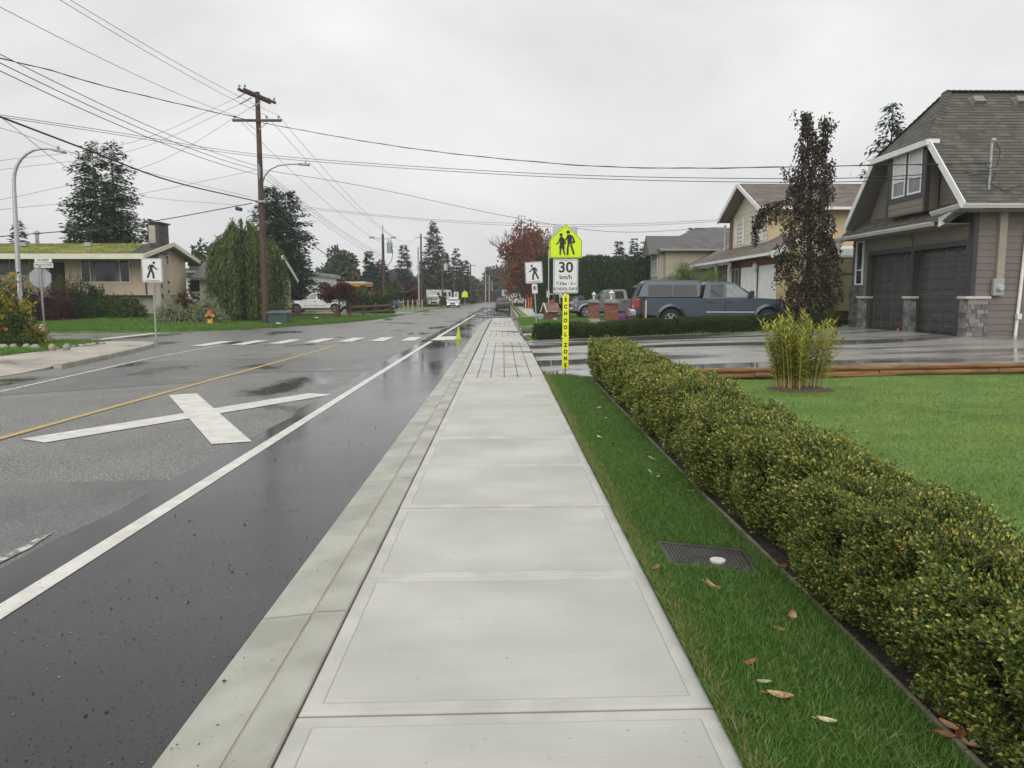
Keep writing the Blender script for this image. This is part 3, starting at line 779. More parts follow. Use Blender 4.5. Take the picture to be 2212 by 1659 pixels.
# ================================================================ CONE, METER BOX
t = thing("traffic_cone", "lime yellow traffic cone standing by the end of the crosswalk", "traffic cone", (-1.77, 30.55, zr + .006))
cone_m = mat("cone_lime", (.42, .55, .02), (.36, .47, .02), scale=8, rough=.5)
mb = MB(); mb.prism([(x, z, 0) for x, z in rrect(.30, .30, .04)], (0, 0, .025)); build("base", mb, cone_m, t, local=True)
mb = MB(); mb.lathe([(.115, .025), (.11, .05), (.095, .08), (.032, .46), (.028, .49), (.018, .495)], n=20); build("cone_body", mb, cone_m, t, local=True, smooth=40)

t = thing("meter_box", "dark ribbed plastic meter box lid sunk in the grass strip", "meter box", (1.22, 4.46, .0))
lidm = mat("lid_plastic", (.030, .028, .028), (.055, .05, .047), scale=9, rough=.55, bump=.4, bscale=60)
A, B, C_, D_ = [Vector((x, y, .036)) for x, y in meter]
mb = MB()
def lerp4(u, v): return A.lerp(B, u).lerp(D_.lerp(C_, u), v)
for (u0, u1, v0, v1) in ((0, 1, 0, .09), (0, 1, .91, 1), (0, .045, .09, .91), (.955, 1, .09, .91)):
    mb.prism([lerp4(u0, v0), lerp4(u1, v0), lerp4(u1, v1), lerp4(u0, v1)], (0, 0, -.08))
build("frame", mb, lidm, t)
mb = MB(); mb.prism([lerp4(.055, .11) - Vector((0, 0, .006)), lerp4(.945, .11) - Vector((0, 0, .006)), lerp4(.945, .89) - Vector((0, 0, .006)), lerp4(.055, .89) - Vector((0, 0, .006))], (0, 0, -.05))
for k in range(22):
    u = .08 + k * .0385; mb.prism([lerp4(u, .14) - Vector((0, 0, .0058)), lerp4(u + .02, .14) - Vector((0, 0, .0058)), lerp4(u + .02, .86) - Vector((0, 0, .0058)), lerp4(u, .86) - Vector((0, 0, .0058))], (0, 0, .007))
lid = build("lid", mb, lidm, t)
c_ = lerp4(.60, .66); mb = MB(); mb.lathe([(.046, -.012), (.046, .004), (.042, .006), (0, .006)], (c_.x, c_.y, .044), n=22); build("reading_disc", mb, mat("disc_white", (.66, .66, .62), (.55, .55, .52), scale=30, rough=.5), lid)

# ================================================================ FOREGROUND BOX HEDGE
g = np.random.default_rng(21)
hl = lambda y: np.where(y < 6, 1.685, 1.685 + (y - 6) * .0125)
def hedge_surface(n, y0, y1):
    y = g.uniform(y0, y1, n); side = g.choice(4, n, p=[.42, .38, .18, .02])
    bul = .035 * np.sin(y * 2.3) + .035 * np.sin(y * 5.1 + 1) + .02 * np.sin(y * 11.7)
    top = .655 + np.clip((y - 6) * .020, -.085, .03) + .022 * np.sin(y * 1.7 + .5) + .018 * np.sin(y * 4.3) + np.clip((y - 12) * .012, 0, .05)
    w = .56 - .13 * np.clip((6.5 - y) / 4, 0, 1) + .03 * np.sin(y * .9)
    x = np.empty(n); z = np.empty(n); N = np.zeros((n, 3))
    u = g.uniform(0, 1, n)
    zz = u ** .85 * top
    k = side == 0   # road-side face
    sl = .11 * np.clip(.25 - zz / top, 0, 1) - .05 * np.sin(zz / top * 3.1) + .11 * np.clip(zz / top - .85, 0, 1) * 2
    x[k] = (hl(y) + sl - bul)[k]; z[k] = zz[k] + .03; N[k] = (-1, 0, .35)
    k = side == 1
    v = u - .5
    x[k] = (hl(y) + w * (.5 + v))[k]; z[k] = (top * (1 - .30 * np.abs(v) ** 3 * 4) + .02 * np.sin(x * 17 + y * 7) - bul * .3)[k]; N[k, 0] = v[k] * 1.0; N[k, 2] = 1
    k = side == 2
    x[k] = (hl(y) + w - sl + bul)[k]; z[k] = zz[k] + .03; N[k] = (1, 0, .35)
    k = side == 3
    y[k] = 14.95 + .05 * g.standard_normal(k.sum()); x[k] = (hl(y) + w * u)[k]; z[k] = g.uniform(.05, .68, k.sum()); N[k] = (0, 1, .3)
    N = unit(N)
    lump = np.sin(y * 7.3 + z * 6.1 + x * 3) * np.sin(z * 11.3 - y * 3.7 + x * 8) + .7 * np.sin(y * 16.9 + z * 9 + 1.3) * np.sin(z * 21 + x * 17)
    d_ = np.where(lump < -.55, -.085, .030 * lump)
    return np.stack([x, y, z], 1) + N * d_[:, None], N
def shoots(Pn, Dn, k, L, ll, lw, lumpy=.03):
    n = len(Pn); Pn = Pn + Dn * (lumpy * g.standard_normal(n))[:, None]
    Dn = unit(Dn + .55 * g.standard_normal((n, 3)) + np.array([0, 0, .35]))
    ax = unit(np.cross(Dn, rnd_dirs(g, n))); bx = np.cross(Dn, ax)
    PP, TT, NN, LL = [], [], [], []
    for j in range(k):
        f = j / max(1, k - 1); a = j * 2.4 + g.uniform(-.4, .4, n)
        lat = ax * np.cos(a)[:, None] + bx * np.sin(a)[:, None]
        Tj = unit(lat * (1.0 - .55 * f) + Dn * (.35 + .9 * f) + .18 * g.standard_normal((n, 3)))
        PP.append(Pn + Dn * (L * f)[:, None] - Dn * (L * .5)[:, None]); TT.append(Tj); NN.append(unit(Dn - lat * .3 + .2 * g.standard_normal((n, 3)))); LL.append(ll * g.uniform(.75, 1.2, n))
    LL = np.concatenate(LL)
    return np.concatenate(PP), np.concatenate(TT), np.concatenate(NN), LL, LL * lw
hedge_leaf = mat("boxwood_leaf", (.06, .09, .02), isl=[(.034, .068, .015), (.060, .104, .020), (.094, .142, .025), (.135, .178, .032), (.20, .22, .042)], scale=2.2, clump=.32, rough=.42, transl=.25, spec=.55)
hedge_rust = mat("boxwood_rust", (.06, .09, .02), isl=[(.05, .065, .018), (.15, .125, .03), (.30, .20, .05), (.32, .13, .04)], scale=5, clump=.2, rough=.45, transl=.25)
hedge_tip = mat('boxwood_tip', (.2, .2, .04), isl=[(.12, .175, .026), (.20, .245, .036), (.30, .32, .052), (.46, .42, .09), (.70, .58, .18)], scale=1.6, clump=.3, rough=.42, transl=.3)
t = thing("box_hedge", "long clipped box hedge with yellowing leaf tips between the grass strip and lawn", "hedge", (1.97, 7, 0))
def mix_leaves(name, y0, y1, n, k, L, ll, lw):
    p0, n0 = hedge_surface(n, y0, y1); a = shoots(p0, n0, k, g.uniform(.7, 1.3, n) * L, ll, lw)
    V, F = leaf_arrays(*a[:3], a[3], a[4], .18)
    tipj = np.repeat(np.arange(k), n) >= k - 2; tipj &= g.uniform(0, 1, n * k) < .75
    rust = np.tile((np.sin(p0[:, 1] * 3.1 + p0[:, 2] * 7) + np.sin(p0[:, 0] * 9 + p0[:, 1] * 5.7) + .8 * g.standard_normal(n)) > 3.0, k)
    return V, F, np.where(rust, 1, np.where(tipj, 2, 0))
chunks = [mix_leaves("", .7, 4.2, 28000, 8, .045, .0185, .56), mix_leaves("", 4.2, 7.6, 20000, 7, .05, .0225, .58), mix_leaves("", 7.6, 11, 13000, 6, .055, .028, .6), mix_leaves("", 11, 15.0, 9500, 6, .06, .036, .6)]
# stray shoots standing out of the clipped top
p0 = np.stack([g.uniform(1.72, 2.3, 240), g.uniform(4.5, 15, 240), np.full(240, .68)], 1); n0 = np.tile([0, 0, 1.], (240, 1))
a = shoots(p0, n0, 9, g.uniform(.06, .13, 240), .026, .5); V, F = leaf_arrays(*a[:3], a[3], a[4], .18); chunks.append((V, F, np.zeros(len(F), int)))
off = 0; Vs, Fs, Ms = [], [], []
for V, F, m_ in chunks: Vs.append(V); Fs.append(F + off); Ms.append(m_); off += len(V)
np_build("leaves", np.concatenate(Vs), np.concatenate(Fs), [hedge_leaf, hedge_rust, hedge_tip], t, mi=np.concatenate(Ms))
# twiggy interior
mb = MB(); rs = random.Random(5)
for y in np.arange(.8, 14.9, .22):
    for k in range(2):
        x = 1.9 + rs.uniform(-.08, .16)
        for q in range(4):
            tip = (x + rs.uniform(-.2, .2), y + rs.uniform(-.2, .2), rs.uniform(.4, .62)); mb.tube([(x, y, -.02), (x + rs.uniform(-.06, .06), y, .2), tip], [.010, .008, .004], n=4)
build("branches", mb, mat("hedge_twig", (.06, .045, .03), rough=.9), t, fix=False)
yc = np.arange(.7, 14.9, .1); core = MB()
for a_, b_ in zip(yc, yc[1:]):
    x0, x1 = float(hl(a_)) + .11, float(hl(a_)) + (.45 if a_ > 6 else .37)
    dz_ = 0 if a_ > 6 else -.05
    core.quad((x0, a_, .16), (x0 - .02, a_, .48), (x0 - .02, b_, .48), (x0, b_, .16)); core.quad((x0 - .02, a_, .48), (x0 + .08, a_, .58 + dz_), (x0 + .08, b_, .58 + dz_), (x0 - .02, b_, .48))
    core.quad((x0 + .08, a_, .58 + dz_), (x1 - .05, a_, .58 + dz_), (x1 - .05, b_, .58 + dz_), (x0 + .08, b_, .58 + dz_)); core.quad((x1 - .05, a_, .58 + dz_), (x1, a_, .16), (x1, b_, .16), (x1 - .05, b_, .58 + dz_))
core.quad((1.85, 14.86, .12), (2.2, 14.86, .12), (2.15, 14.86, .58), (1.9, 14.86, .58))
build("dark_core", core, mat("boxwood_inner", (.022, .028, .010), (.040, .046, .014), scale=40, rough=.9, bump=1, bscale=60, bdist=.05), t, fix=False)  # solid core in darkened leaf colour: inner shade painted, keeps hedge opaque

# ================================================================ FALLEN LEAVES
leaf_cols = {'brown': mat("leaf_brown", (.22, .085, .035), (.32, .14, .06), scale=40, rough=.55), 'tan': mat("leaf_tan", (.42, .24, .11), (.50, .33, .19), scale=40, rough=.55),
             'pale': mat("leaf_pale", (.52, .46, .30), (.60, .55, .40), scale=40, rough=.5), 'dark': mat("leaf_dark", (.07, .028, .016), (.12, .045, .022), scale=40, rough=.5)}
def fallen(px, py, size, colour, rot, label, z=.05, curl=.35, group=None):
    d = P(px, py, 10.0) - Vector((0, 0, CH)); tt = (z - CH) / d.z; c = Vector((0, 0, CH)) + d * tt
    nx, ny = 7, 5; vs = []; rs = random.Random(int(px * 7 + py))
    for i in range(nx):
        u = i / (nx - 1); w = math.sin(math.pi * min(1, u * .93 + .04)) ** .8 * .46
        for j in range(ny):
            v = j / (ny - 1) * 2 - 1
            vs.append(((u - .5) * size, v * w * size * .5, curl * size * (v * v * .35 + (u - .45) ** 2 * .9) + rs.uniform(-.01, .01) * size))
    fs = [(i * ny + j, i * ny + j + 1, (i + 1) * ny + j + 1, (i + 1) * ny + j) for i in range(nx - 1) for j in range(ny - 1)]
    mb = MB(); mb.add(vs, fs); mb.tube([(size * .48, 0, curl * size * .2), (size * .72, size * .04, curl * size * .45)], .0018, n=4)
    o = build("fallen_leaf", mb, leaf_cols[colour], None, origin=(c.x, c.y, z), local=True, smooth=180)
    o.rotation_euler = (rs.uniform(-.25, .25), rs.uniform(-.25, .25), rot)
    tag(o, label, "leaf", group or "fallen leaves on the grass strip")
fallen(1537, 1272, .085, 'tan', 2.4, "tan curled fallen leaf just below the meter box lid", curl=.8)
fallen(1711, 1337, .085, 'tan', 1.2, "upright tan fallen leaf nearest the wooden bed edging", curl=.6)
fallen(1686, 1363, .075, 'brown', 2.1, "brown fallen leaf beside the upright tan leaf")
fallen(1511, 1318, .05, 'dark', .5, "small dark fallen leaf below the tan curled leaf")
fallen(1686, 1505, .10, 'tan', 2.6, "largest pinkish tan fallen leaf, lowest in the grass strip", curl=.3)
fallen(1620, 1432, .06, 'brown', .2, "dull brown fallen leaf halfway sunk in the grass")
fallen(1648, 1475, .06, 'pale', .3, "pale shrivelled fallen leaf just above the largest tan leaf")
fallen(1786, 1559, .07, 'pale', 2.6, "thin straw-coloured fallen leaf near the end of the edging")
fallen(1417, 1228, .07, 'brown', .7, "rusty fallen leaf left of the meter box lid")
fallen(1460, 1138, .05, 'brown', .4, "reddish fallen leaf above the meter box lid", z=.04)
gl = "dry fallen leaf lying on the grass strip beside the sidewalk"
for i, (x, y, c) in enumerate([(1293, 881, 'pale'), (1306, 889, 'brown'), (1300, 895, 'dark'), (1308, 904, 'pale'), (1294, 945, 'pale'), (1292, 934, 'brown'), (1324, 959, 'dark'), (1342, 976, 'brown'), (1397, 978, 'pale'), (1407, 991, 'pale'),
                               (1297, 1006, 'tan'), (1403, 1020, 'pale'), (1424, 1026, 'brown'), (1421, 1031, 'pale'), (1300, 859, 'brown'), (1435, 1010, 'brown')]):
    fallen(x, y, .07 + .02 * ((i * 37) % 5) / 5, c, i * 1.3, gl, z=.045)
gl2 = "brown leaf drifted into the soil against the box hedge"
for i, (x, y, c) in enumerate([(1420, 1000, 'brown'), (1432, 1018, 'tan'), (1466, 1045, 'brown'), (1490, 1062, 'tan'), (1500, 1080, 'brown'), (2030, 1545, 'brown'), (2050, 1570, 'tan'), (2010, 1520, 'dark'), (2075, 1590, 'brown'), (2095, 1610, 'tan'), (2040, 1590, 'brown'), (1690, 1225, 'brown'), (1376, 940, 'tan')]):
    fallen(x, y, .075, c, i * .9, gl2, z=.03, group="leaves drifted against the hedge")

# ================================================================ LOG EDGING, PLANT CLUMP
log_m = mat("log_wood", (.17, .075, .028), (.29, .145, .058), scale=2.5, stretch=(.6, 8, 8), rough=.55, bump=.4, bscale=25, rough2=.4)
def logx(x0, x1, y0, y1, z0, z1, r, label):
    mb = MB(); n_ = 7; mb.tube([(x0 + (x1 - x0) * k / n_, y0 + (y1 - y0) * k / n_ + .006 * math.sin(k * 2.1 + x0), z0 + (z1 - z0) * k / n_) for k in range(n_ + 1)], [r * (1 + .05 * math.sin(k * 1.7 + x0)) for k in range(n_ + 1)], n=12)
    tag(build("landscape_log", mb, log_m, None, origin=((x0 + x1) / 2, (y0 + y1) / 2, z0), smooth=50), label, "log", "round logs edging the driveway")
yl = lambda x: 14.42 + (x - 4) * .066 if x < 11 else 14.88
zl = lambda x: z_lawnR(x, 14.4)
tops = [(3.1, 5.6), (5.61, 8.0), (8.01, 10.6), (10.61, 13.2)]
lbl = ["top edging log running behind the box hedge, left of the tall plant", "top edging log directly behind the tall green plant", "top edging log between the tall plant and the garage corner", "top edging log at the right edge of the lawn"]
for (a_, b_), l_ in zip(tops, lbl): logx(a_, b_, yl(a_) + .02, yl(b_) + .02, .150 + a_ * .012, .150 + b_ * .012, .054, l_)
lows = [(2.9, 4.75), (4.77, 7.2), (7.22, 9.6), (9.62, 13.2)]
lbl = ["lower edging log behind the box hedge, left of the tall plant", "lower edging log half hidden behind the tall plant", "lower edging log right of the tall plant", "lower edging log at the right edge of the lawn"]
for (a_, b_), l_ in zip(lows, lbl): logx(a_, b_, yl(a_), yl(b_), .045 + a_ * .012, .045 + b_ * .012, .052, l_)
logx(5.5, 7.55, yl(5.5) - .03, yl(7.55) - .03, .02 + .06, .02 + .085, .035, "thin half-buried edging log at the foot of the lawn")

t = thing("leafy_clump", "tall yellow-green clump of leafy upright stems growing from bare soil in the lawn", "plant", (4.98, 12.75, .04))
stem_m = mat("clump_stem", (.42, .32, .12), (.32, .33, .11), scale=3, rough=.6)
clump_m = mat("clump_leaf", (.2, .25, .04), isl=[(.10, .19, .035), (.18, .29, .045), (.29, .38, .055), (.46, .48, .08), (.62, .54, .09), (.55, .36, .08)], scale=2.5, clump=.3, rough=.45, transl=.35)
g = np.random.default_rng(33); mb = MB(); PP, TT, NN, LL = [], [], [], []
for k in range(80):
    a = g.uniform(0, 2 * np.pi); r0 = .40 * math.sqrt(g.uniform(0, 1)); bx, by = 4.98 + r0 * math.cos(a), 12.75 + r0 * math.sin(a) * .8
    H = g.uniform(.85, 1.28) * (1 - .25 * r0); 
    if g.uniform() < .08: H *= 1.12
    ln = r0 * .55 + g.uniform(-.06, .06); tx, ty = bx + ln * math.cos(a), by + ln * math.sin(a)
    pts = [Vector((bx + (tx - bx) * f ** 1.6, by + (ty - by) * f ** 1.6, .03 + H * f)) for f in np.linspace(0, 1, 7)]
    mb.tube(pts, [.010 - .0012 * i for i in range(7)], n=5)
    for j in range(int(46 * H)):
        f = .22 + .78 * (j + 1) / (46 * H); f = min(f, 1); i0 = min(int(f * 6), 5); q = pts[i0].lerp(pts[i0 + 1], f * 6 - i0); b = j * 2.4 + g.uniform(-.4, .4)
        up = .75 - .9 * (1 - f) + g.uniform(-.2, .2) + (0.4 if f > .93 else 0)
        PP.append(q); TT.append((math.cos(b), math.sin(b), up)); NN.append((-math.cos(b) * up * .6, -math.sin(b) * up * .6, 1)); LL.append(.150 * (1.15 - .35 * f) * g.uniform(.7, 1.2))
build("stems", mb, stem_m, t, fix=False)
PP = np.array(PP); TT = unit(np.array(TT)); NN = unit(np.array(NN)); LL = np.array(LL)
leaf_obj("leaves", PP, TT, NN, LL, LL * .25, clump_m, t, fold=.25)
mb = MB(); n_ = 26; rings = [(1.0, -.02), (.85, .018), (.55, .05), (.0, .065)]
for (ra, za), (rb_, zb_) in zip(rings, rings[1:]):
    for k in range(n_):
        f = lambda r_, kk, z: (4.97 + r_ * (.60 + .05 * math.sin(kk * 2.0) + .03 * math.sin(kk * 5.3)) * math.cos(2 * math.pi * kk / n_), 12.72 + r_ * (.50 + .04 * math.sin(kk * 3)) * math.sin(2 * math.pi * kk / n_), .045 + z)
        mb.quad(f(ra, k, za), f(ra, k + 1 if k < n_ - 1 else 0, za), f(rb_, k + 1 if k < n_ - 1 else 0, zb_), f(rb_, k, zb_))
struct(build("soil_mound", mb, mat("soil_mound", (.085, .058, .042), (.13, .095, .07), scale=18, rough=.95, bump=1, bscale=60, bdist=.03), smooth=180))
# ================================================================ WALL AND ROOF CLADDING
def frame(o, u, v):
    o = Vector(o); u = Vector(u).normalized(); v = Vector(v).normalized(); return o, u, v, u.cross(v)
def cells(mb, fr, poly, du, dv, off0=.004, off1=.018, gap=.0, jit=.0, stagger=True, seed=1, mi=0, rnd_off=0., dvj=0., lip=True):
    """clad a convex polygon (u,v) with overlapping courses cut into pieces; lower edge stands proud"""
    o, u, v, n = fr; rs = random.Random(seed)
    us = [p[0] for p in poly]; vs = [p[1] for p in poly]; y = min(vs); row = 0
    while y < max(vs) - 1e-4:
        h = dv * (1 + rs.uniform(-dvj, dvj)); y1 = y + h
        band = clip(clip(poly, 0, 1, min(y1, max(vs))), 0, -1, -y)
        if len(band) >= 3 and area(band) > 1e-4:
            x = min(p[0] for p in band) - (rs.uniform(0, 1) * du if stagger and du else 0); xe = max(p[0] for p in band)
            while x < xe - 1e-4:
                w = du * (1 + rs.uniform(-jit, jit)) if du else (xe - x)
                c = clip(clip(band, 1, 0, x + w - gap), -1, 0, -(x + gap * .0)) if du else band
                if len(c) >= 3 and area(c) > 2e-4:
                    ro = rs.uniform(0, rnd_off)
                    top = []
                    for a, b in c:
                        t = (b - y) / h; top.append(o + u * a + v * b + n * (off1 + (off0 - off1) * t + ro))
                    base = [o + u * a + v * b for a, b in c]
                    k = len(c); vv = top + base
                    fs = [tuple(range(k))] + ([(i, k + i, k + (i + 1) % k, (i + 1) % k) for i in range(k)] if lip else [])
                    mb.add(vv, fs, mi)
                x += w
        y = y1 - (0 if not gap else 0); row += 1
def rect(w, h, x=0, y=0): return [(x, y), (x + w, y), (x + w, y + h), (x, y + h)]
def slab(mb, fr, poly, th, mi=0, off=0.):
    o, u, v, n = fr; mb.prism([o + u * a + v * b + n * off for a, b in poly], -n * th, mi)

def window(parent, fr, x, y, w, h, fm=None, gm=None, bar_v=(), bar_h=(), fw=.05, proud=.03, blind=None, sill=None):
    """a window set on a wall: frame with its bars, and the pane (one mesh) behind"""
    o, u, v, n = fr; mb = MB()
    def bar(a0, a1, b0, b1, p=proud): slab(mb, fr, [(a0, b0), (a1, b0), (a1, b1), (a0, b1)], p, off=p)
    bar(x, x + fw, y, y + h); bar(x + w - fw, x + w, y, y + h); bar(x + fw, x + w - fw, y, y + fw); bar(x + fw, x + w - fw, y + h - fw, y + h)
    for b in bar_v: bar(x + b - fw * .4, x + b + fw * .4, y + fw, y + h - fw, proud - .004)
    for b in bar_h: bar(x + fw, x + w - fw, y + b - fw * .4, y + b + fw * .4, proud - .008)
    f = build("window", mb, fm or white_trim, parent, fix=False)
    mb = MB(); slab(mb, fr, [(x + fw * .6, y + fw * .6), (x + w - fw * .6, y + fw * .6), (x + w - fw * .6, y + h - fw * .6), (x + fw * .6, y + h - fw * .6)], .012, off=.012)
    build("pane", mb, gm or glass, f, fix=False)
    if blind:
        mb = MB(); y0, y1 = blind
        k = int((y1 - y0) / .05)
        for i in range(k): slab(mb, fr, [(x + fw, y0 + i * .05), (x + w - fw, y0 + i * .05), (x + w - fw, y0 + i * .05 + .046), (x + fw, y0 + i * .05 + .046)], .003, off=.0155 + .0012 * (i % 2))
        build("blind", mb, mat("blind", (.56, .58, .57), (.64, .66, .65), scale=3, rough=.25), f, fix=False)
    return f

# ================================================================ BROWN HOUSE WITH THE DOUBLE GARAGE (right)
siding_m = mat("siding_taupe", (.105, .092, .078), isl=[(.155, .130, .114), (.172, .146, .129), (.186, .158, .14)], rough=.55, bump=.25, bscale=40, bdist=.003)
siding_front = mat("siding_olive", (.12, .11, .085), isl=[(.165, .147, .114), (.182, .163, .128)], rough=.55, bump=.2, bscale=40, bdist=.003)
shingle_m = mat("shingle_grey", (.10, .1, .09), isl=[(.062, .059, .048), (.076, .072, .058), (.088, .083, .068), (.100, .095, .078), (.120, .114, .095)], rough=.8, bump=.5, bscale=120, bdist=.004)
trim_dark = mat("trim_charcoal", (.034, .035, .036), (.046, .047, .048), scale=3, rough=.5)
door_dark = mat("garage_door_charcoal", (.050, .052, .050), (.062, .064, .062), scale=2, rough=.42)
stone_m = mat("ledge_stone", (.15, .15, .15), isl=[(.075, .077, .082), (.135, .135, .138), (.21, .20, .19), (.28, .255, .225), (.17, .16, .165)], rough=.7, bump=.8, bscale=28, bdist=.03)
stone_dark = mat("ledge_stone_dark", (.1, .1, .1), isl=[(.050, .052, .056), (.085, .087, .092), (.125, .125, .128), (.15, .14, .13)], rough=.7, bump=.8, bscale=28, bdist=.03)
cap_m = mat("stone_cap", (.46, .45, .42), (.54, .53, .50), scale=6, rough=.6, bump=.3, bscale=40)
found_m = mat("foundation", (.27, .255, .21), (.35, .33, .28), scale=2, rough=.7, bump=.3, bscale=30)
gutter_m = mat("gutter_white", (.56, .56, .52), (.63, .63, .59), scale=2, rough=.35)

FX, CY, BY, FZ = 13.35, 22.0, 29.5, .43      # front plane, near side wall, far end, garage floor
ZE, ZR, YM = 4.1, 8.02, 25.0                  # side eave, ridge, ridge line
SL = (ZR - ZE) / (YM - 21.4)
house = thing("brown_house", "dark taupe house with double charcoal garage doors, stone pillars and steep grey shingle roof", "house", (13.4, 22, .3))
H = lambda name, mb, m, **k: build(name, mb, m, house, fix=k.pop('fix', False), **k)
# masses
mb = MB()
mb.box(FX + .03, 30, CY + .03, BY, 0, 4.25); mb.box(FX + .03, 30, CY + .03, BY, .3, 4.2)
mb = MB(); mb.box(FX + .45, 30, CY + .03, BY, 0, 4.3)
mb.box(FX + .03, FX + .45, CY + .03, 22.28, 0, 4.3); mb.box(FX + .03, FX + .45, 25.12, 25.30, 0, 4.3); mb.box(FX + .03, FX + .45, 28.12, BY, 0, 4.3); mb.box(FX + .03, FX + .45, 22.28, 28.12, 3.08, 4.3)
wall = H("wall", mb, siding_front)
mb = MB()
frF = frame((FX + .025, 29.5, 0), (0, -1, 0), (0, 0, 1))       # front: u runs towards the camera
fu = lambda y: 29.5 - y
cells(mb, frF, rect(fu(22.28) - fu(28.12), 1.1, fu(28.12), 3.08), 0, .19); cells(mb, frF, rect(fu(CY) - fu(22.28), 3.0, fu(22.28), 1.2), 0, .19); cells(mb, frF, rect(.55, 3.6, fu(28.66), .45), 0, .19)
build("siding", mb, siding_front, wall, fix=False)
mb = MB(); frS = frame((FX + .02, CY + .025, 0), (1, 0, 0), (0, 0, 1))
cells(mb, frS, rect(16, 3.75, 0, .42), 0, .192, off0=.004, off1=.022)
build("side_siding", mb, siding_m, wall, fix=False)
mb = MB(); mb.box(FX - .01, 30, CY - .02, CY + .3, -.2, .42); H("foundation", mb, found_m)
# upper front gable wall (behind the window bay) and its siding
GX = 13.22
mb = MB(); mb.prism([(GX, 21.95, 4.2), (GX, 28.05, 4.2), (GX, 26.35, 6.12), (GX, 23.6, 6.12)], (.5, 0, 0)); H("gable_wall", mb, siding_front)
mb = MB(); frG = frame((GX - .003, 28.3, 0), (0, -1, 0), (0, 0, 1)); gu = lambda y: 28.3 - y
cells(mb, frG, [(gu(28.1), 4.25), (gu(21.9), 4.25), (gu(23.35), 6.25), (gu(26.6), 6.25)], 0, .19); H("gable_siding", mb, siding_front)
# window bay
BX = 12.80
bay = MB(); bay.box(BX, GX + .05, 23.62, 25.98, 4.18, 6.25); H("window_bay", bay, siding_front)
mb = MB(); frB = frame((BX - .003, 25.98, 0), (0, -1, 0), (0, 0, 1))
cells(mb, frB, rect(2.36, .46, 0, 4.22), 0, .19)
frBs = frame((BX, 23.617, 0), (1, 0, 0), (0, 0, 1)); cells(mb, frBs, rect(.42, 2.0, 0, 4.22), 0, .19); H("bay_siding", mb, siding_front)
mb = MB()
slab(mb, frB, rect(2.36, .13, 0, 4.62), .02, off=.035); slab(mb, frB, rect(.24, 1.42, 0.10, 4.752), .02, off=.035); slab(mb, frB, rect(.22, 1.42, 2.10, 4.752), .02, off=.035)
slab(mb, frB, rect(.16, 1.42, 1.16, 4.752), .02, off=.034); slab(mb, frB, rect(2.36, .12, 0, 6.12), .02, off=.033)
slab(mb, frB, rect(.10, 2.02, 2.27, 4.18), .03, off=.045); slab(mb, frB, rect(.10, 2.02, -.01, 4.18), .03, off=.045); slab(mb, frBs, rect(.11, 2.0, -.03, 4.2), .02, off=.03); slab(mb, frBs, rect(.09, 2.0, .36, 4.2), .02, off=.03)
H("corner_board", mb, trim_dark)
for x_ in (.35, 1.31): window(house, frB, x_, 4.76, .80, 1.36, bar_h=(.50,), fw=.055, proud=.045, blind=(5.30, 6.07), gm=glass_mid)
# roof
roof_fr = frame((12.6, 21.4, ZE), (1, 0, 0), (0, YM - 21.4, ZR - ZE)); RL = math.hypot(YM - 21.4, ZR - ZE)
fv = lambda z: (z - ZE) / (ZR - ZE) * RL
ZJ = 6.2
rp = [(0, 0), (17.5, 0), (17.5, RL), (14.02 - 12.6, RL), (0, fv(ZJ))]
mb = MB()
slab(mb, roof_fr, rp, .12)
back_fr = frame((30, 28.6, ZE), (-1, 0, 0), (0, YM - 28.6, ZR - ZE)); slab(mb, back_fr, [(0, 0), (17.4, 0), (17.4, fv(ZJ)), (30 - 14.02, RL), (0, RL)], .12)
yj0, yj1 = 21.4 + (ZJ - ZE) / SL, 28.6 - (ZJ - ZE) / SL
hip_fr = frame((12.6, yj1, ZJ), (0, -1, 0), (14.02 - 12.6, 0, ZR - ZJ)); HL = math.hypot(14.02 - 12.6, ZR - ZJ)
hp = [(0, 0), (yj1 - yj0, 0), ((yj1 - yj0) / 2, HL)]
slab(mb, hip_fr, hp, .1)
skirt_fr = frame((12.70, 29.35, 3.76), (0, -1, 0), (.62, 0, .66)); SKL = math.hypot(.62, .66)
skp = [(0, 0), (29.35 - 22.25, 0), (29.35 - 21.75, SKL), (.25, SKL)]
slab(mb, skirt_fr, skp, .1)
roof = H("roof", mb, shingle_m)
mb = MB()
cells(mb, roof_fr, rp, .26, .145, off0=.004, off1=.016, jit=.45, seed=3)
cells(mb, hip_fr, hp, .26, .145, off0=.004, off1=.016, jit=.45, seed=4); cells(mb, skirt_fr, skp, .26, .145, off0=.004, off1=.016, jit=.45, seed=5)
build("shingles", mb, shingle_m, roof, fix=False)
mb = MB()
def caps(a, b, n_, w=.15):
    a = Vector(a); b = Vector(b)
    for k in range(n_):
        p = a.lerp(b, k / n_); q = a.lerp(b, (k + 1.25) / n_)
        d = (b - a).normalized(); s = d.cross(Vector((0, 0, 1))).normalized() * w; up = s.cross(d).normalized()
        for sg in (1, -1): mb.quad(p + up * .06, q + up * .035, q + s * sg - up * .03, p + s * sg - up * .005)
caps((12.6, yj0, ZJ), (14.02, YM, ZR), 16); caps((14.02, YM, ZR), (30, YM, ZR), 90); caps((12.6, yj1, ZJ), (14.02, YM, ZR), 16)
build("ridge_caps", mb, shingle_m, roof, fix=False)
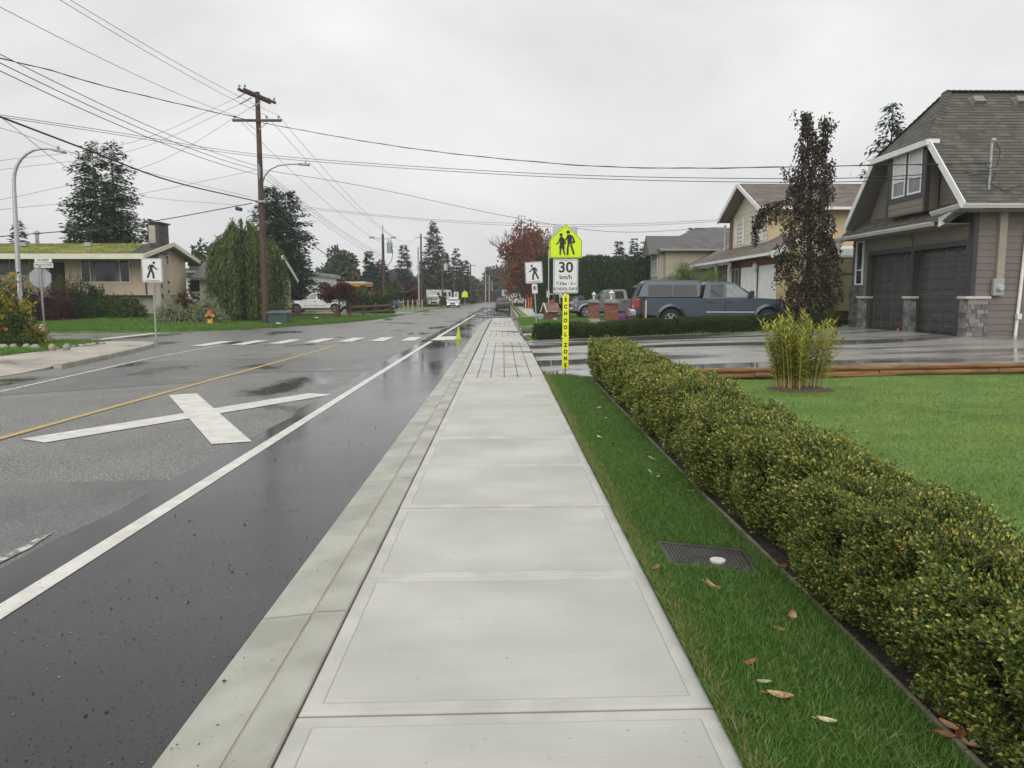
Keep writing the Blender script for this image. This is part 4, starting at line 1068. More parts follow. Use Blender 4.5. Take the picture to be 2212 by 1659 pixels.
# fascias, rakes, gutters
mb = MB()
mb.beam((12.60, 21.30, ZE - .03), (12.60, yj0 - .02, ZJ - .05), .04, .20, up=(0, -.75, .66))
H("rake_board", mb, white_trim)
mb = MB(); mb.beam((12.60, 28.70, ZE - .03), (12.60, yj1 + .02, ZJ - .05), .04, .20, up=(0, .75, .66)); H("rake_board", mb, white_trim)
mb = MB(); mb.prism([(12.60, 21.4, ZE - .12), (12.60, yj0, ZJ - .14), (GX, yj0, ZJ - .14), (GX, 21.4, ZE - .12)], (0, -.01, .01)); mb.prism([(12.6, 28.6, ZE - .12), (12.6, yj1, ZJ - .14), (GX, yj1, ZJ - .14), (GX, 28.6, ZE - .12)], (0, .01, .01))
mb.prism([(12.6, yj0, ZJ - .13), (12.6, yj1, ZJ - .13), (GX, yj1, ZJ - .12), (GX, yj0, ZJ - .12)], (0, 0, .01)); mb.box(12.65, 30, 21.42, 22.0, ZE - .14, ZE - .12); mb.box(12.72, FX + .1, 22.2, 29.3, 3.66, 3.68)
H("soffit", mb, mat("soffit", (.26, .25, .22), rough=.6))
mb = MB(); mb.box(12.52, 12.59, yj0 - .10, yj1 + .10, ZJ - .15, ZJ + .02); mb.box(12.60, 12.9, yj0 - .10, yj0 - .04, ZJ - .15, ZJ + .02); H("hip_fascia", mb, white_trim)
def gutter(a, b, out):
    mb = MB(); a = Vector(a); b = Vector(b); out = Vector(out); z = Vector((0, 0, 1))
    prof = [(0, -.12), (.07, -.12), (.10, -.07), (.125, -.03), (.125, .0), (.11, .0), (.105, -.02), (.02, -.02), (0, -.02)]
    va = [a + out * p + z * q for p, q in prof]; vb = [b + out * p + z * q for p, q in prof]; k = len(prof)
    mb.add(va + vb, [tuple(range(k)), tuple(range(2 * k - 1, k - 1, -1))] + [(i, (i + 1) % k, k + (i + 1) % k, k + i) for i in range(k)]); return H("gutter", mb, gutter_m, fix=True)
gutter((12.55, 21.36, ZE + .02), (30, 21.36, ZE + .02), (0, -1, 0)); gutter((12.55, 22.7, ZE - .06), (12.55, 21.24, ZE + .02), (-1, 0, 0)); gutter((12.68, 29.5, 3.78), (12.68, 22.85, 3.78), (-1, 0, 0))
mb = MB(); mb.prism([(12.62, 22.55, 3.60), (12.62, 22.55, 3.86), (13.3, 22.25, 4.28), (13.3, 22.25, 4.05)], (0, -.05, 0)); H("skirt_fascia", mb, white_trim)
mb = MB(); mb.prism([(12.66, 29.42, 3.45), (12.66, 29.42, 3.74), (13.3, 29.42, 4.2), (13.3, 29.42, 3.9)], (0, .05, 0)); H("skirt_fascia", mb, white_trim)
# dark trim: door surrounds, corner boards
mb = MB()
slab(mb, frF, rect(fu(22.12) - fu(28.28), .16, fu(28.28), 3.06), .03, off=.055)
for y_ in (28.12, 22.28 - .0): slab(mb, frF, rect(.16, 2.64, fu(y_) - (.16 if y_ > 25 else 0), FZ), .03, off=.054)
slab(mb, frF, rect(.18, 2.64, fu(25.30), FZ), .03, off=.053); slab(mb, frF, rect(.16, 3.0, fu(CY) - .17, 1.25), .03, off=.056); slab(mb, frS, rect(.14, 3.0, -.03, 1.25), .03, off=.05)
H("door_trim", mb, trim_dark)
for y0_, y1_ in ((22.26, 22.284), (25.116, 25.14), (25.28, 25.304), (28.116, 28.14)): mb = MB(); mb.box(FX + .002, FX + .20, y0_, y1_, FZ, 3.058); H("door_jamb", mb, trim_dark)
# garage doors: raised panels
for (a_, b_) in ((22.28, 25.12), (25.30, 28.12)):
    mb = MB(); fr = frame((FX + .22, b_, FZ), (0, -1, 0), (0, 0, 1)); w_ = b_ - a_
    slab(mb, fr, rect(w_, 2.62), .04); nr_, nc_ = 8, 4
    for i in range(nr_):
        h_ = 2.62 / nr_
        for j in range(nc_):
            x0_, y0_ = j * w_ / nc_ + .07, i * h_ + .055; x1_, y1_ = (j + 1) * w_ / nc_ - .07, (i + 1) * h_ - .055
            o_, u_, v_, n_ = fr; q = lambda a, b, d: o_ + u_ * a + v_ * b + n_ * d
            A_ = [q(x0_, y0_, .001), q(x1_, y0_, .001), q(x1_, y1_, .001), q(x0_, y1_, .001)]; B_ = [q(x0_ + .04, y0_ + .03, .02), q(x1_ - .04, y0_ + .03, .02), q(x1_ - .04, y1_ - .03, .02), q(x0_ + .04, y1_ - .03, .02)]
            mb.add(A_ + B_, [(4, 5, 6, 7)] + [(k, (k + 1) % 4, 4 + (k + 1) % 4, 4 + k) for k in range(4)])
        if i: slab(mb, fr, rect(w_, .008, 0, i * h_ - .004), .002, off=.0025)
    H("garage_door", mb, door_dark)
# stone pillars with caps
def stone_wrap(mb, x0, x1, y0, y1, z0, z1, faces, seed, du=.24, dv=.125):
    if 'f' in faces: cells(mb, frame((x0, y1, z0), (0, -1, 0), (0, 0, 1)), rect(y1 - y0, z1 - z0), du, dv, off0=.02, off1=.022, gap=.012, jit=.5, rnd_off=.035, dvj=.35, seed=seed)
    if 's' in faces: cells(mb, frame((x0, y0, z0), (1, 0, 0), (0, 0, 1)), rect(x1 - x0, z1 - z0), du, dv, off0=.02, off1=.022, gap=.012, jit=.5, rnd_off=.035, dvj=.35, seed=seed + 1)
for i, (x0_, x1_, y0_, y1_, fc) in enumerate(((FX - .16, FX + .42, CY - .16, CY + .16, 'fs'), (FX - .10, FX + .1, 25.06, 25.36, 'fs'), (FX - .12, FX + .1, 28.2, 28.62, 'fs'))):
    mb = MB(); mb.box(x0_, x1_, y0_, y1_, .2, 1.52); stone_wrap(mb, x0_, x1_, y0_, y1_, .2, 1.52, fc, 9 + i * 3)
    pl = H("stone_pillar", mb, stone_m)
    mb = MB(); mb.box(x0_ - .09, x1_ + .06, y0_ - .09, y1_ + .05, 1.522, 1.60); build("cap", mb, cap_m, pl, bevel=.015)
# stone wainscot and window left of the doors
mb = MB(); mb.box(FX - .05, FX + .1, 28.64, BY, .2, 1.95); stone_wrap(mb, FX - .05, FX, 28.64, BY, .2, 1.95, 'f', 40); cells(mb, frame((FX - .0, BY, 1.95), (0, -1, 0), (0, 0, 1)), rect(.16, 1.8), .2, .125, off0=.02, off1=.022, gap=.01, rnd_off=.03, jit=.4, seed=44); H("stone_wainscot", mb, stone_dark)
window(house, frF, fu(29.28), 2.02, .60, 1.62, bar_h=(.55,), fw=.05, proud=.055)
mb = MB(); slab(mb, frF, rect(.70, .06, fu(29.33), 1.955), .05, off=.09); H("window_sill", mb, cap_m)
# beige service chase, meter, downspout on the side wall
mb = MB(); mb.box(14.03, 14.24, CY - .10, CY + .05, 1.9, 4.0); H("conduit_chase", mb, mat("chase_beige", (.30, .26, .20), (.34, .30, .24), scale=3, rough=.6))
mb = MB(); mb.box(13.93, 14.23, CY - .16, CY - .03, 1.62, 2.10); ms_ = H("meter_base", mb, mat("meter_grey", (.34, .37, .36), rough=.4), bevel=.012)
mb = MB(); mb.lathe([(.095, .0), (.095, -.03), (.088, -.10), (.07, -.135), (0, -.14)], (14.08, CY - .16, 1.84), n=18, axis='y'); mb.box(14.02, 14.14, CY - .305, CY - .297, 1.855, 1.89); build("meter_dial", mb, mat("meter_dial", (.50, .50, .44), rough=.15), ms_, smooth=40)
mb = MB(); mb.tube([(14.92, 21.3, 4.0), (14.92, 21.45, 3.86), (14.86, CY - .06, 3.62), (14.82, CY - .07, 3.4), (14.70, CY - .07, .45), (14.69, CY - .12, .30)], .045, n=8); mb.box(14.66, 14.79, CY - .17, CY - .06, .95, 1.1); H("downspout", mb, white_trim, smooth=40)
mb = MB(); slab(mb, frS, rect(.34, .42, 1.63, 1.92), .03, off=.06); slab(mb, frS, rect(.2, 1.1, 1.78, 2.36), .03, off=.055); H("side_window_trim", mb, mat("trim_cream", (.50, .45, .36), rough=.5))
mb = MB(); slab(mb, frS, rect(.26, .22, 1.75, 1.42), .05, off=.07); H("outlet_box", mb, mat("outlet", (.40, .41, .40), rough=.4))
# roof vents
for x_ in (14.75, 16.1):
    z_ = ZR - .42; y_ = 21.4 + (z_ - ZE) / SL; o_, u_, v_, n_ = roof_fr; c0 = Vector((x_, y_, z_)) + n_ * .02
    mb = MB(); q = lambda a, b, d: c0 + u_ * a + v_ * b + n_ * d
    mb.prism([q(-.22, -.20, 0), q(.22, -.20, 0), q(.22, .2, 0), q(-.22, .2, 0)], n_ * .012); 
    A_ = [q(-.19, -.17, .015), q(.19, -.17, .015), q(.19, .17, .015), q(-.19, .17, .015)]; B_ = [q(-.17, -.17, .15), q(.17, -.17, .15), q(.15, .10, .15), q(-.15, .10, .15)]
    mb.add(A_ + B_, [(4, 5, 6, 7)] + [(k, (k + 1) % 4, 4 + (k + 1) % 4, 4 + k) for k in range(4)]); H("roof_vent", mb, mat("vent_grey", (.20, .20, .19), rough=.5), bevel=.02)
# service mast
mb = MB(); mx_, my_ = 13.60, 21.85
mb.tube([(mx_, my_, 4.5), (mx_, my_, 5.86)], .035, n=10); mb.lathe([(.06, 0), (.075, .05), (.05, .10), (0, .11)], (mx_ + .05, my_, 5.86), n=12); mb.box(mx_ - .10, mx_ + .12, my_ - .06, my_ + .10, 4.50, 4.53); mast = H("service_mast", mb, galv_dull, smooth=40)
mb = MB(); mb.tube([(mx_ + .08, my_ - .05, 5.84), (mx_ + .20, my_ - .08, 5.6), (mx_ + .14, my_ - .08, 5.2), (mx_ - .1, my_ - .08, 5.12), (mx_ - .22, my_ - .05, 5.28)], .012, n=6); mb.tube([(mx_, my_ - .05, 4.72), (mx_ + .35, my_ - .12, 4.52), (mx_ + .8, my_ - .2, 4.66)], .012, n=6); mb.tube([(mx_ + .12, my_ - .06, 5.07), (mx_ + .06, my_ - .08, 4.9), (mx_, my_ - .06, 4.72)], .01, n=6)
build("drip_loop", mb, cable_m, mast, smooth=60)
mb = MB(); mb.lathe([(.04, 0), (.04, .07), (.028, .11), (0, .11)], (FX - .2, 25.5, FZ + .0), n=12); tag(build("gas_plug", mb, mat("plug_red", (.5, .10, .06), rough=.4), None, origin=(FX - .2, 25.5, FZ)), "small red cap on the ground between the two dark garage doors", "cap")
mb = MB(); mb.tube([(FX - .03, 25.28, 3.55), (FX - .03, 25.22, 3.3), (FX - .03, 25.2, 1.62)], .012, n=5); mb.tube([(FX - .03, 26.5, 3.72), (FX - .03, 26.3, 3.58), (FX - .03, 25.4, 3.56), (FX - .03, 25.25, 3.45)], .012, n=5); H("conduit", mb, trim_dark)
for k, ch in enumerate("16435"):
    text("house_number", ch, .17, mat("number_grey", (.22, .22, .20), rough=.4), house, 0, 0, 0)
    o_ = house.children[-1]; o_.data.transform(Matrix.Translation(Vector((FX - .012, 28.40, 2.95 - k * .21)) - house.location) @ Matrix.Rotation(-math.pi / 2, 4, 'Z'))

# ================================================================ CREAM HOUSE WITH BRICK GARAGES (middle right)
cream_m = mat("siding_cream", (.5, .48, .35), isl=[(.62, .595, .45), (.66, .63, .485), (.69, .66, .51)], rough=.55)
stucco_y = mat("stucco_yellow", (.58, .46, .27), (.64, .52, .32), scale=1.5, rough=.8, bump=.3, bscale=40)
brick_m = mat("brick_red", (.2, .07, .045), isl=[(.13, .045, .030), (.18, .062, .040), (.23, .082, .052), (.15, .06, .045)], rough=.8)
shingle_b = mat("shingle_brown", (.12, .1, .085), isl=[(.125, .106, .090), (.155, .132, .112), (.185, .158, .135), (.215, .185, .16)], rough=.85)
t = thing("cream_house", "two-storey cream sided house with brown roof and brick front holding two white garage doors", "house", (14, 40, .4))
Hc = lambda name, mb, m, **k: build(name, mb, m, t, fix=k.pop('fix', False), **k)
mb = MB(); mb.box(14.5, 27, 42.6, 49, .2, 6.5); mb.prism([(14.5, 42.6, 6.5), (14.5, 49, 6.5), (14.5, 45.8, 7.95)], (12.5, 0, 0)); w1 = Hc("upper_wall", mb, stucco_y)
mb = MB(); fr = frame((14.48, 49, 0), (0, -1, 0), (0, 0, 1)); cells(mb, fr, [(0, 3.9), (6.4, 3.9), (6.4, 6.45), (3.2, 7.9), (0, 6.45)], 0, .26, off1=.03); build("siding", mb, cream_m, w1, fix=False)
mb = MB(); mb.box(14.40, 14.6, 48.95, 49.5, 3.6, 6.4); Hc("brick_chimney_breast", mb, brick_m)
mb = MB()
for s_ in (1, -1):
    f1 = frame((13.7, 45.8 - s_ * 3.95, 6.35), (1, 0, 0), (0, s_ * 3.95, 1.78)) if s_ > 0 else frame((27.5, 45.8 + 3.95, 6.35), (-1, 0, 0), (0, -3.95, 1.78))
    slab(mb, f1, rect(13.8, 4.333), .14)
r1 = Hc("roof", mb, shingle_b)
mb = MB(); f1 = frame((13.7, 41.85, 6.35), (1, 0, 0), (0, 3.95, 1.78)); cells(mb, f1, rect(13.8, 4.333), .5, .2, off1=.02, jit=.4, seed=12); build("shingles", mb, shingle_b, r1, fix=False)
mb = MB(); mb.beam((13.68, 41.8, 6.27), (13.68, 45.8, 8.06), .06, .24); mb.beam((13.68, 49.8, 6.27), (13.68, 45.8, 8.06), .06, .24); Hc("rake_board", mb, white_trim)
mb = MB(); mb.box(13.7, 27.4, 41.72, 41.84, 6.22, 6.36); Hc("gutter", mb, white_trim)
for y_ in (47.5, 44.1):
    f_ = window(t, fr, 49 - y_ - .55, 4.75, 1.05, 1.45, bar_v=(.52,), fw=.05, proud=.06, gm=glass)
    for o_ in (-.93, .55): mb = MB(); slab(mb, fr, rect(.34, 1.55, 49 - y_ + o_, 4.7), .03, off=.06); build("shutter", mb, white_trim, f_, fix=False)
# lower brick storey with the garages and porch
mb = MB(); mb.box(13.0, 20, 36.6, 42.4, .1, 3.5); mb.box(13.6, 20, 42.4, 51.2, .1, 3.5); w2 = Hc("brick_wall", mb, brick_m)
mb = MB(); cells(mb, frame((12.998, 42.4, .2), (0, -1, 0), (0, 0, 1)), rect(5.8, 3.2), .22, .075, off0=.002, off1=.004, gap=.012, seed=6); build("bricks", mb, brick_m, w2, fix=False)
mb = MB(); mb.box(12.99, 20, 36.55, 36.6, .1, 3.6); Hc("stucco_side", mb, stucco_y)
fg = frame((12.985, 42.4, 0), (0, -1, 0), (0, 0, 1))
for y_ in (41.95, 39.05):
    mb = MB(); slab(mb, fg, rect(2.3, 2.5, 42.4 - y_, .5), .03, off=.02)
    for k in range(1, 5): slab(mb, fg, rect(2.3, .02, 42.4 - y_, .5 + k * .5), .004, off=.024)
    d_ = Hc("garage_door", mb, white_trim)
    mb = MB(); slab(mb, fg, rect(.12, 2.62, 42.4 - y_ - .13, .5), .04, off=.05); slab(mb, fg, rect(.12, 2.62, 42.4 - y_ + 2.31, .5), .04, off=.05); slab(mb, fg, rect(2.30, .12, 42.4 - y_ + .0, 3.0), .04, off=.048); build("door_frame", mb, white_trim, d_, fix=False)
mb = MB(); mb.lathe([(.02, -.28), (.10, -.1), (.13, .12), (.03, .28), (0, .30)], (12.8, 39.35, 3.05), n=8); Hc("wall_lantern", mb, white_trim)
mb = MB(); sk = frame((12.45, 51.9, 3.62), (0, -1, 0), (2.1, 0, .98)); SKc = math.hypot(2.1, .98); slab(mb, sk, rect(15.9, SKc + .9), .12); r2 = Hc("porch_roof", mb, shingle_b)
mb = MB(); cells(mb, sk, rect(15.9, SKc + .9), .5, .2, off1=.02, jit=.4, seed=15); build("shingles", mb, shingle_b, r2, fix=False)
mb = MB(); mb.box(12.32, 12.44, 36.0, 51.9, 3.5, 3.63); Hc("gutter", mb, white_trim)
mb = MB(); mb.beam((12.4, 35.96, 3.5), (15.3, 35.96, 4.86), .06, .30); Hc("rake_board", mb, white_trim)
for y_ in (46.6, 43.9): mb = MB(); mb.box(12.75, 12.93, y_ - .09, y_ + .09, .2, 3.5); mb.prism([(12.75, y_ - .08, 3.5), (12.75, y_ - .5, 3.5), (12.75, y_ - .08, 2.9)], (.05, 0, 0)); Hc("porch_post", mb, white_trim)
fp = frame((13.585, 51, 0), (0, -1, 0), (0, 0, 1)); window(t, fp, 5.0, 1.2, 1.5, 2.0, bar_v=(.75,), fw=.07, proud=.05, gm=mat("glass_green", (.13, .18, .16), (.2, .26, .23), scale=2, rough=.1))
mb = MB(); slab(mb, fp, rect(1.1, 2.7, 7.1, .4), .04, off=.03); d_ = Hc("front_entry", mb, mat("door_grey", (.24, .24, .22), rough=.5)); mb = MB(); slab(mb, fp, rect(.5, 1.7, 7.4, .9), .02, off=.045); build("pane", mb, glass, d_, fix=False)
mb = MB(); cells(mb, frame((13.59, 51.1, .2), (0, -1, 0), (0, 0, 1)), rect(4.6, 3.2), .35, .2, off0=.02, off1=.03, gap=.02, jit=.4, rnd_off=.03, dvj=.3, seed=18); Hc("stone_facing", mb, mat("porch_stone", (.3, .27, .22), isl=[(.22, .18, .14), (.34, .30, .24), (.42, .38, .31)], rough=.8))
mb = MB(); mb.tube([(14.2, 49.8, 4.4), (14.2, 49.8, 6.05)], .05, n=8); mb.lathe([(.08, 0), (.09, .08), (0, .14)], (14.2, 49.8, 6.0), n=10); Hc("service_mast", mb, galv)

# ================================================================ BEIGE HOUSE, GREY ROOF (further right)
beige_m = mat("siding_beige", (.4, .36, .27), isl=[(.34, .305, .225), (.38, .34, .255), (.41, .37, .285)], rough=.6)
shingle_g = mat("shingle_blue_grey", (.12, .12, .12), isl=[(.095, .095, .094), (.118, .118, .116), (.14, .14, .137), (.162, .162, .158)], rough=.85)
t = thing("beige_house", "beige sided house with grey hip roof and bay window beyond the cream house", "house", (14, 65, .2))
Hb = lambda name, mb, m, **k: build(name, mb, m, t, fix=k.pop('fix', False), **k)
mb = MB(); mb.box(13.6, 24, 65, 73, 0, 5.5); mb.box(13.1, 13.7, 65.4, 68.3, 2.6, 5.5); w_ = Hb("wall", mb, beige_m)
mb = MB(); cells(mb, frame((13.6, 64.99, 2.6), (1, 0, 0), (0, 0, 1)), rect(6, 2.9), 0, .16, off1=.03); cells(mb, frame((13.58, 73, 2.6), (0, -1, 0), (0, 0, 1)), rect(8, 2.9), 0, .16, off1=.03); build("siding", mb, beige_m, w_, fix=False)
fb = frame((13.08, 68.3, 0), (0, -1, 0), (0, 0, 1)); window(t, fb, .25, 3.3, 2.4, 1.95, bar_v=(.6, 1.2, 1.8), bar_h=(1.3,), fw=.09, proud=.05)
mb = MB(); mb.box(13.0, 13.7, 65.3, 68.4, 2.45, 2.7); Hb("bay_base", mb, white_trim)
mb = MB()
e_, rz_ = 5.5, 7.6
A_, B_, C2, D2 = (13.0, 64.4, e_), (24.6, 64.4, e_), (24.6, 73.6, e_), (13.0, 73.6, e_); R0, R1 = (17.0, 69, rz_), (24.6, 69, rz_)
mb.add([A_, B_, C2, D2, R0, R1], [(0, 1, 5, 4), (2, 3, 4, 5), (3, 0, 4), (0, 3, 2, 1), (1, 2, 5)]); 
mb.prism([(12.3, 65.2, 5.1), (12.3, 68.5, 5.1), (12.3, 66.85, 6.75)], (5, 0, 0))
r_ = Hb("roof", mb, shingle_g)
mb = MB(); f1 = frame(A_, (1, 0, 0), (0, 4.6, 2.1)); L1 = math.hypot(4.6, 2.1); cells(mb, f1, [(0, 0), (11.6, 0), (11.6, L1), (4.0, L1)], .6, .24, off1=.025, jit=.4, seed=31); build("shingles", mb, shingle_g, r_, fix=False)
mb = MB(); mb.box(12.95, 24.6, 64.28, 64.4, 5.36, 5.5); Hb("gutter", mb, mat("gutter_tan", (.33, .30, .24), rough=.5))
mb = MB(); mb.prism([(12.25, 65.05, 4.95), (12.25, 66.85, 6.80), (12.25, 68.65, 4.95), (12.25, 68.4, 4.95), (12.25, 66.85, 6.55), (12.25, 65.3, 4.95)], (.06, 0, 0)); Hb("rake_board", mb, mat("rake_brown", (.12, .10, .085), rough=.6))
mb = MB(); mb.prism([(11.9, 63.5, 2.35), (13.7, 64.9, 3.1), (13.7, 73, 3.1), (11.9, 73, 2.35)], (0, 0, .14)); mb.prism([(11.9, 63.5, 2.35), (20, 63.5, 2.35), (20, 64.95, 3.1), (13.7, 64.9, 3.1)], (0, 0, .14)); Hb("lower_roof", mb, shingle_g)
mb = MB(); mb.prism([(14.6, 60.5, 3.75), (19.2, 60.5, 6.1), (24, 60.5, 3.75)], (0, 5, 0)); mb.box(15, 23.6, 60.9, 65, .1, 3.75); g_ = Hb("garage_wing", mb, shingle_g)
mb = MB(); mb.beam((14.4, 60.45, 3.66), (19.2, 60.45, 6.12), .08, .25); mb.beam((24.2, 60.45, 3.66), (19.2, 60.45, 6.12), .08, .25); Hb("rake_board", mb, mat("rake_tan", (.30, .27, .22), rough=.6))
# ================================================================ VEHICLES
tyre_m = mat("tyre", (.014, .014, .015), (.022, .022, .022), scale=20, rough=.75)
rim_m = mat("rim_alloy", (.45, .46, .47), rough=.3, metal=.7)
chrome = mat("chrome", (.55, .56, .57), rough=.15, metal=.9)
plastic = mat("black_plastic", (.018, .018, .019), rough=.5)
well_m = mat("wheel_well", (.010, .010, .010), rough=.9)
car_glass = mat("car_glass", (.012, .015, .018), rough=.04, spec=.35)
car_glass_pale = mat("car_glass_pale", (.16, .20, .20), (.09, .115, .12), scale=2.5, rough=.06, spec=.6)
red_lamp = mat("tail_lamp", (.35, .012, .010), rough=.15, coat=.5)
clear_lamp = mat("head_lamp", (.55, .56, .56), rough=.12, coat=.6)
amber = mat("lamp_amber", (.55, .30, .10), rough=.2)
plate_m = mat("number_plate", (.55, .57, .60), rough=.5)
def paint(name, c, metal=.35): return mat(name, c, tuple(x * .93 for x in c), scale=1.5, rough=.32, metal=metal, coat=.35)

def wheel(t, x, y, r, w, side, spokes=6, rim=None, rr=.62):
    wz = MB(); p = [(r * .60, -w / 2), (r * .90, -w / 2), (r * .985, -w * .34), (r, -w * .15), (r, w * .15), (r * .985, w * .34), (r * .90, w / 2), (r * .60, w / 2)]
    wz.lathe(p, (x, y, r), n=26, axis='y'); o = build("wheel", wz, tyre_m, t, local=True, smooth=40)
    mb = MB(); yo = y + side * w * .42
    n_ = 26
    mb.lathe([(r * rr, side * w * .05), (r * rr, side * w * .10), (r * (rr - .06), side * w * .09), (r * (rr - .09), 0)], (x, yo, r), n=n_, axis='y')
    mb.lathe([(r * .15, 0), (r * .15, side * .03), (r * .1, side * .045), (0, side * .045)], (x, yo, r), n=12, axis='y')
    for k in range(spokes):
        a = 2 * math.pi * k / spokes; c_, s_ = math.cos(a), math.sin(a)
        mb.beam((x + r * .10 * c_, yo + side * .012, r + r * .10 * s_), (x + r * (rr - .04) * c_, yo + side * .016, r + r * (rr - .04) * s_), r * .15, .03, up=(0, 1, 0))
    build("rim", mb, rim or rim_m, o, local=True, smooth=30)
    mb = MB(); mb.disc((x, yo - side * .03, r), (1, 0, 0), (0, 0, 1), r * rr * .97); build("brake_disc", mb, well_m, o, local=True, fix=False)
def arch(xc, r, z0, n=12): return [(xc + r * math.cos(math.pi * k / n), z0 + r * math.sin(math.pi * k / n)) for k in range(n + 1)]
class Side:
    """plane of a car flank: y as a function of z (tumblehome)"""
    def __init__(s, z0, y0, z1, y1): s.a = (z0, y0, z1, y1)
    def y(s, z): z0, y0, z1, y1 = s.a; return y0 + (y1 - y0) * (z - z0) / (z1 - z0)
def flank(mb, pts, sd, off, th=.02, sides=(1, -1)):
    for sg in sides:
        n = len(pts)
        A = [(x, sg * (sd.y(z) + off), z) for x, z in pts]; B = [(x, sg * (sd.y(z) + off - th), z) for x, z in pts]
        mb.add(A + B, [tuple(range(n)), tuple(range(2 * n - 1, n - 1, -1))] + [(i, (i + 1) % n, n + (i + 1) % n, n + i) for i in range(n)])
def fpart(name, pts, sd, off, m, parent, th=.02, **kw):
    r = []
    for i, sg in enumerate((1, -1)):
        mb = MB(); flank(mb, pts, sd, off, th, sides=(sg,)); r.append(build(name, mb, m, parent[i] if isinstance(parent, list) else parent, local=True, **kw))
    return r
def hull(mb, prof, yf):
    """side profile (x,z) pushed to both flanks; half width may differ by height"""
    n = len(prof); A = [(x, yf(x, z), z) for x, z in prof]; B = [(x, -yf(x, z), z) for x, z in prof]
    mb.add(A + B, [tuple(range(n)), tuple(range(2 * n - 1, n - 1, -1))] + [(i, (i + 1) % n, n + (i + 1) % n, n + i) for i in range(n)])

def pickup(label, loc, rotz, body_m, canopy=False, L=5.85, hood=1.18, belt=1.22, roofz=1.88, spokes=6, rim_r=.62, tyre=.39, dark_trim=False, fender=True, group=None, name="pickup_truck", handle_m=None, lower=.48, cab0=1.98, hl=1.58, xr=1.22, xfo=.98):
    t = thing(name, label, "pickup truck", loc, rotz, group)
    W = .98; xf = L - xfo
    low = [(0.02, .62), (0.0, 1.02), (.03, 1.27), (cab0 - .06, 1.27), (cab0 - .03, belt), (L - hl - .04, belt + .01), (L - hl + .13, hood + .02), (L - .45, hood - .02), (L - .12, hood - .07), (L - .03, hood - .20), (L, .78), (L - .02, .50)]
    low += [(xf + .52, lower)] + arch(xf, .50, .42)[0:] + [(xf - .54, lower), (xr + .54, lower)] + arch(xr, .50, .42) + [(xr - .52, .52)]
    # nose rounding: narrower towards the front corners
    mb = MB(); hull(mb, low, lambda x, z: W * (1 - .035 * max(0, (x - (L - .9)) / .9) ** 2) - .03 * max(0, (z - .95) / .35))
    body = build("body", mb, body_m, t, local=True, bevel=.045, smooth=35, seg=3)
    mb = MB(); mb.box(xr - .5, xr + .5, -W + .12, W - .12, .4, .95); mb.box(xf - .5, xf + .5, -W + .12, W - .12, .4, .95); mb.box(.3, L - .3, -W + .15, W - .15, .36, .6); build("underbody", mb, well_m, t, local=True)
    # cab
    sd = Side(belt, W - .04, roofz, W - .24)
    c0, c1, c2_, c3 = cab0, cab0 + .16, L - hl - .84, L - hl
    mb = MB(); hull(mb, [(c0, belt - .05), (c1, roofz - .06), (c1 + .12, roofz), (c2_ - .25, roofz), (c2_, roofz - .05), (c3, belt - .05)], lambda x, z: sd.y(z))
    cab = build("cab", mb, body_m, t, local=True, bevel=.04, smooth=35, seg=3)
    zb, zt = belt + .045, roofz - .12
    f = lambda z: (z - belt) / (roofz - belt)
    xa = lambda z: c3 + (c2_ - c3) * f(z)
    mid = (c1 + c2_) / 2 + .18
    wr = [(c1 + .16, zb), (c1 + .20, zt), (mid - .07, zt), (mid - .07, zb)]; wf = [(mid + .05, zb), (mid + .05, zt), (xa(zt) - .16, zt), (xa(zb) - .14, zb)]
    for wpts, gm_ in ((wr, car_glass), (wf, car_glass_pale)):
        fpart("side_window", wpts, sd, .006, gm_, cab, fix=False)
    y0 = sd.y(belt) - .10; y1 = sd.y(roofz - .08) - .06
    mb = MB(); nx = .012
    mb.quad((c3 + .02 - .03, -y0, belt + .05), (c3 + .02 - .03, y0, belt + .05), (c2_ + .045, y1, roofz - .09), (c2_ + .045, -y1, roofz - .09)); build("windshield", mb, car_glass_pale, cab, local=True, fix=False)
    mb = MB(); mb.quad((c0 - .02, -y0, belt + .06), (c0 - .02, y0, belt + .06), (c1 - .02, y1, roofz - .12), (c1 - .02, -y1, roofz - .12)); build("rear_window", mb, car_glass, cab, local=True, fix=False)
    sl_ = Side(.5, W, 1.2, W - .03)
    # doors (proud panels) with seams and handles
    for a_, b_ in ((c1 - .02, mid - .015), (mid + .015, c3 - .10)):
        d_ = fpart("door", [(a_, lower + .07), (a_, belt - .02), (b_, belt - .02), (b_, lower + .07)], sl_, .012, body_m, t, th=.02, bevel=.01)
        fpart("handle", [(a_ + .05 if a_ < mid - .5 else a_ + .06, belt - .19), (a_ + .05, belt - .125), (a_ + .27, belt - .125), (a_ + .27, belt - .19)], sl_, .038, handle_m or plastic, d_, th=.03, bevel=.01)
        fpart("seam", [(a_ - .02, lower + .06), (a_ - .02, belt - .01), (a_ - .006, belt - .01), (a_ - .006, lower + .06)], sl_, .010, well_m, d_, th=.008, fix=False)
    fpart("trim_strip", [(c1, lower + .20), (c1, lower + .235), (c3 - .1, lower + .235), (c3 - .1, lower + .20)], sl_, .028, chrome if not dark_trim else plastic, t, th=.02)
    if fender:
        for xc in (xr, xf):
            o_ = arch(xc, .60, .44); i_ = arch(xc, .505, .42)
            for sg in (1, -1):
                mb = MB()
                for k in range(12):
                    q = lambda p, d: (p[0], sg * (W + d - .02 * max(0, p[1] - .9)), p[1])
                    mb.add([q(o_[k], .0), q(o_[k + 1], .0), q(i_[k + 1], .045), q(i_[k], .045), q(i_[k], -.1), q(i_[k + 1], -.1)], [(0, 1, 2, 3), (3, 2, 5, 4)])
                build("fender_flare", mb, body_m, t, local=True, smooth=50)
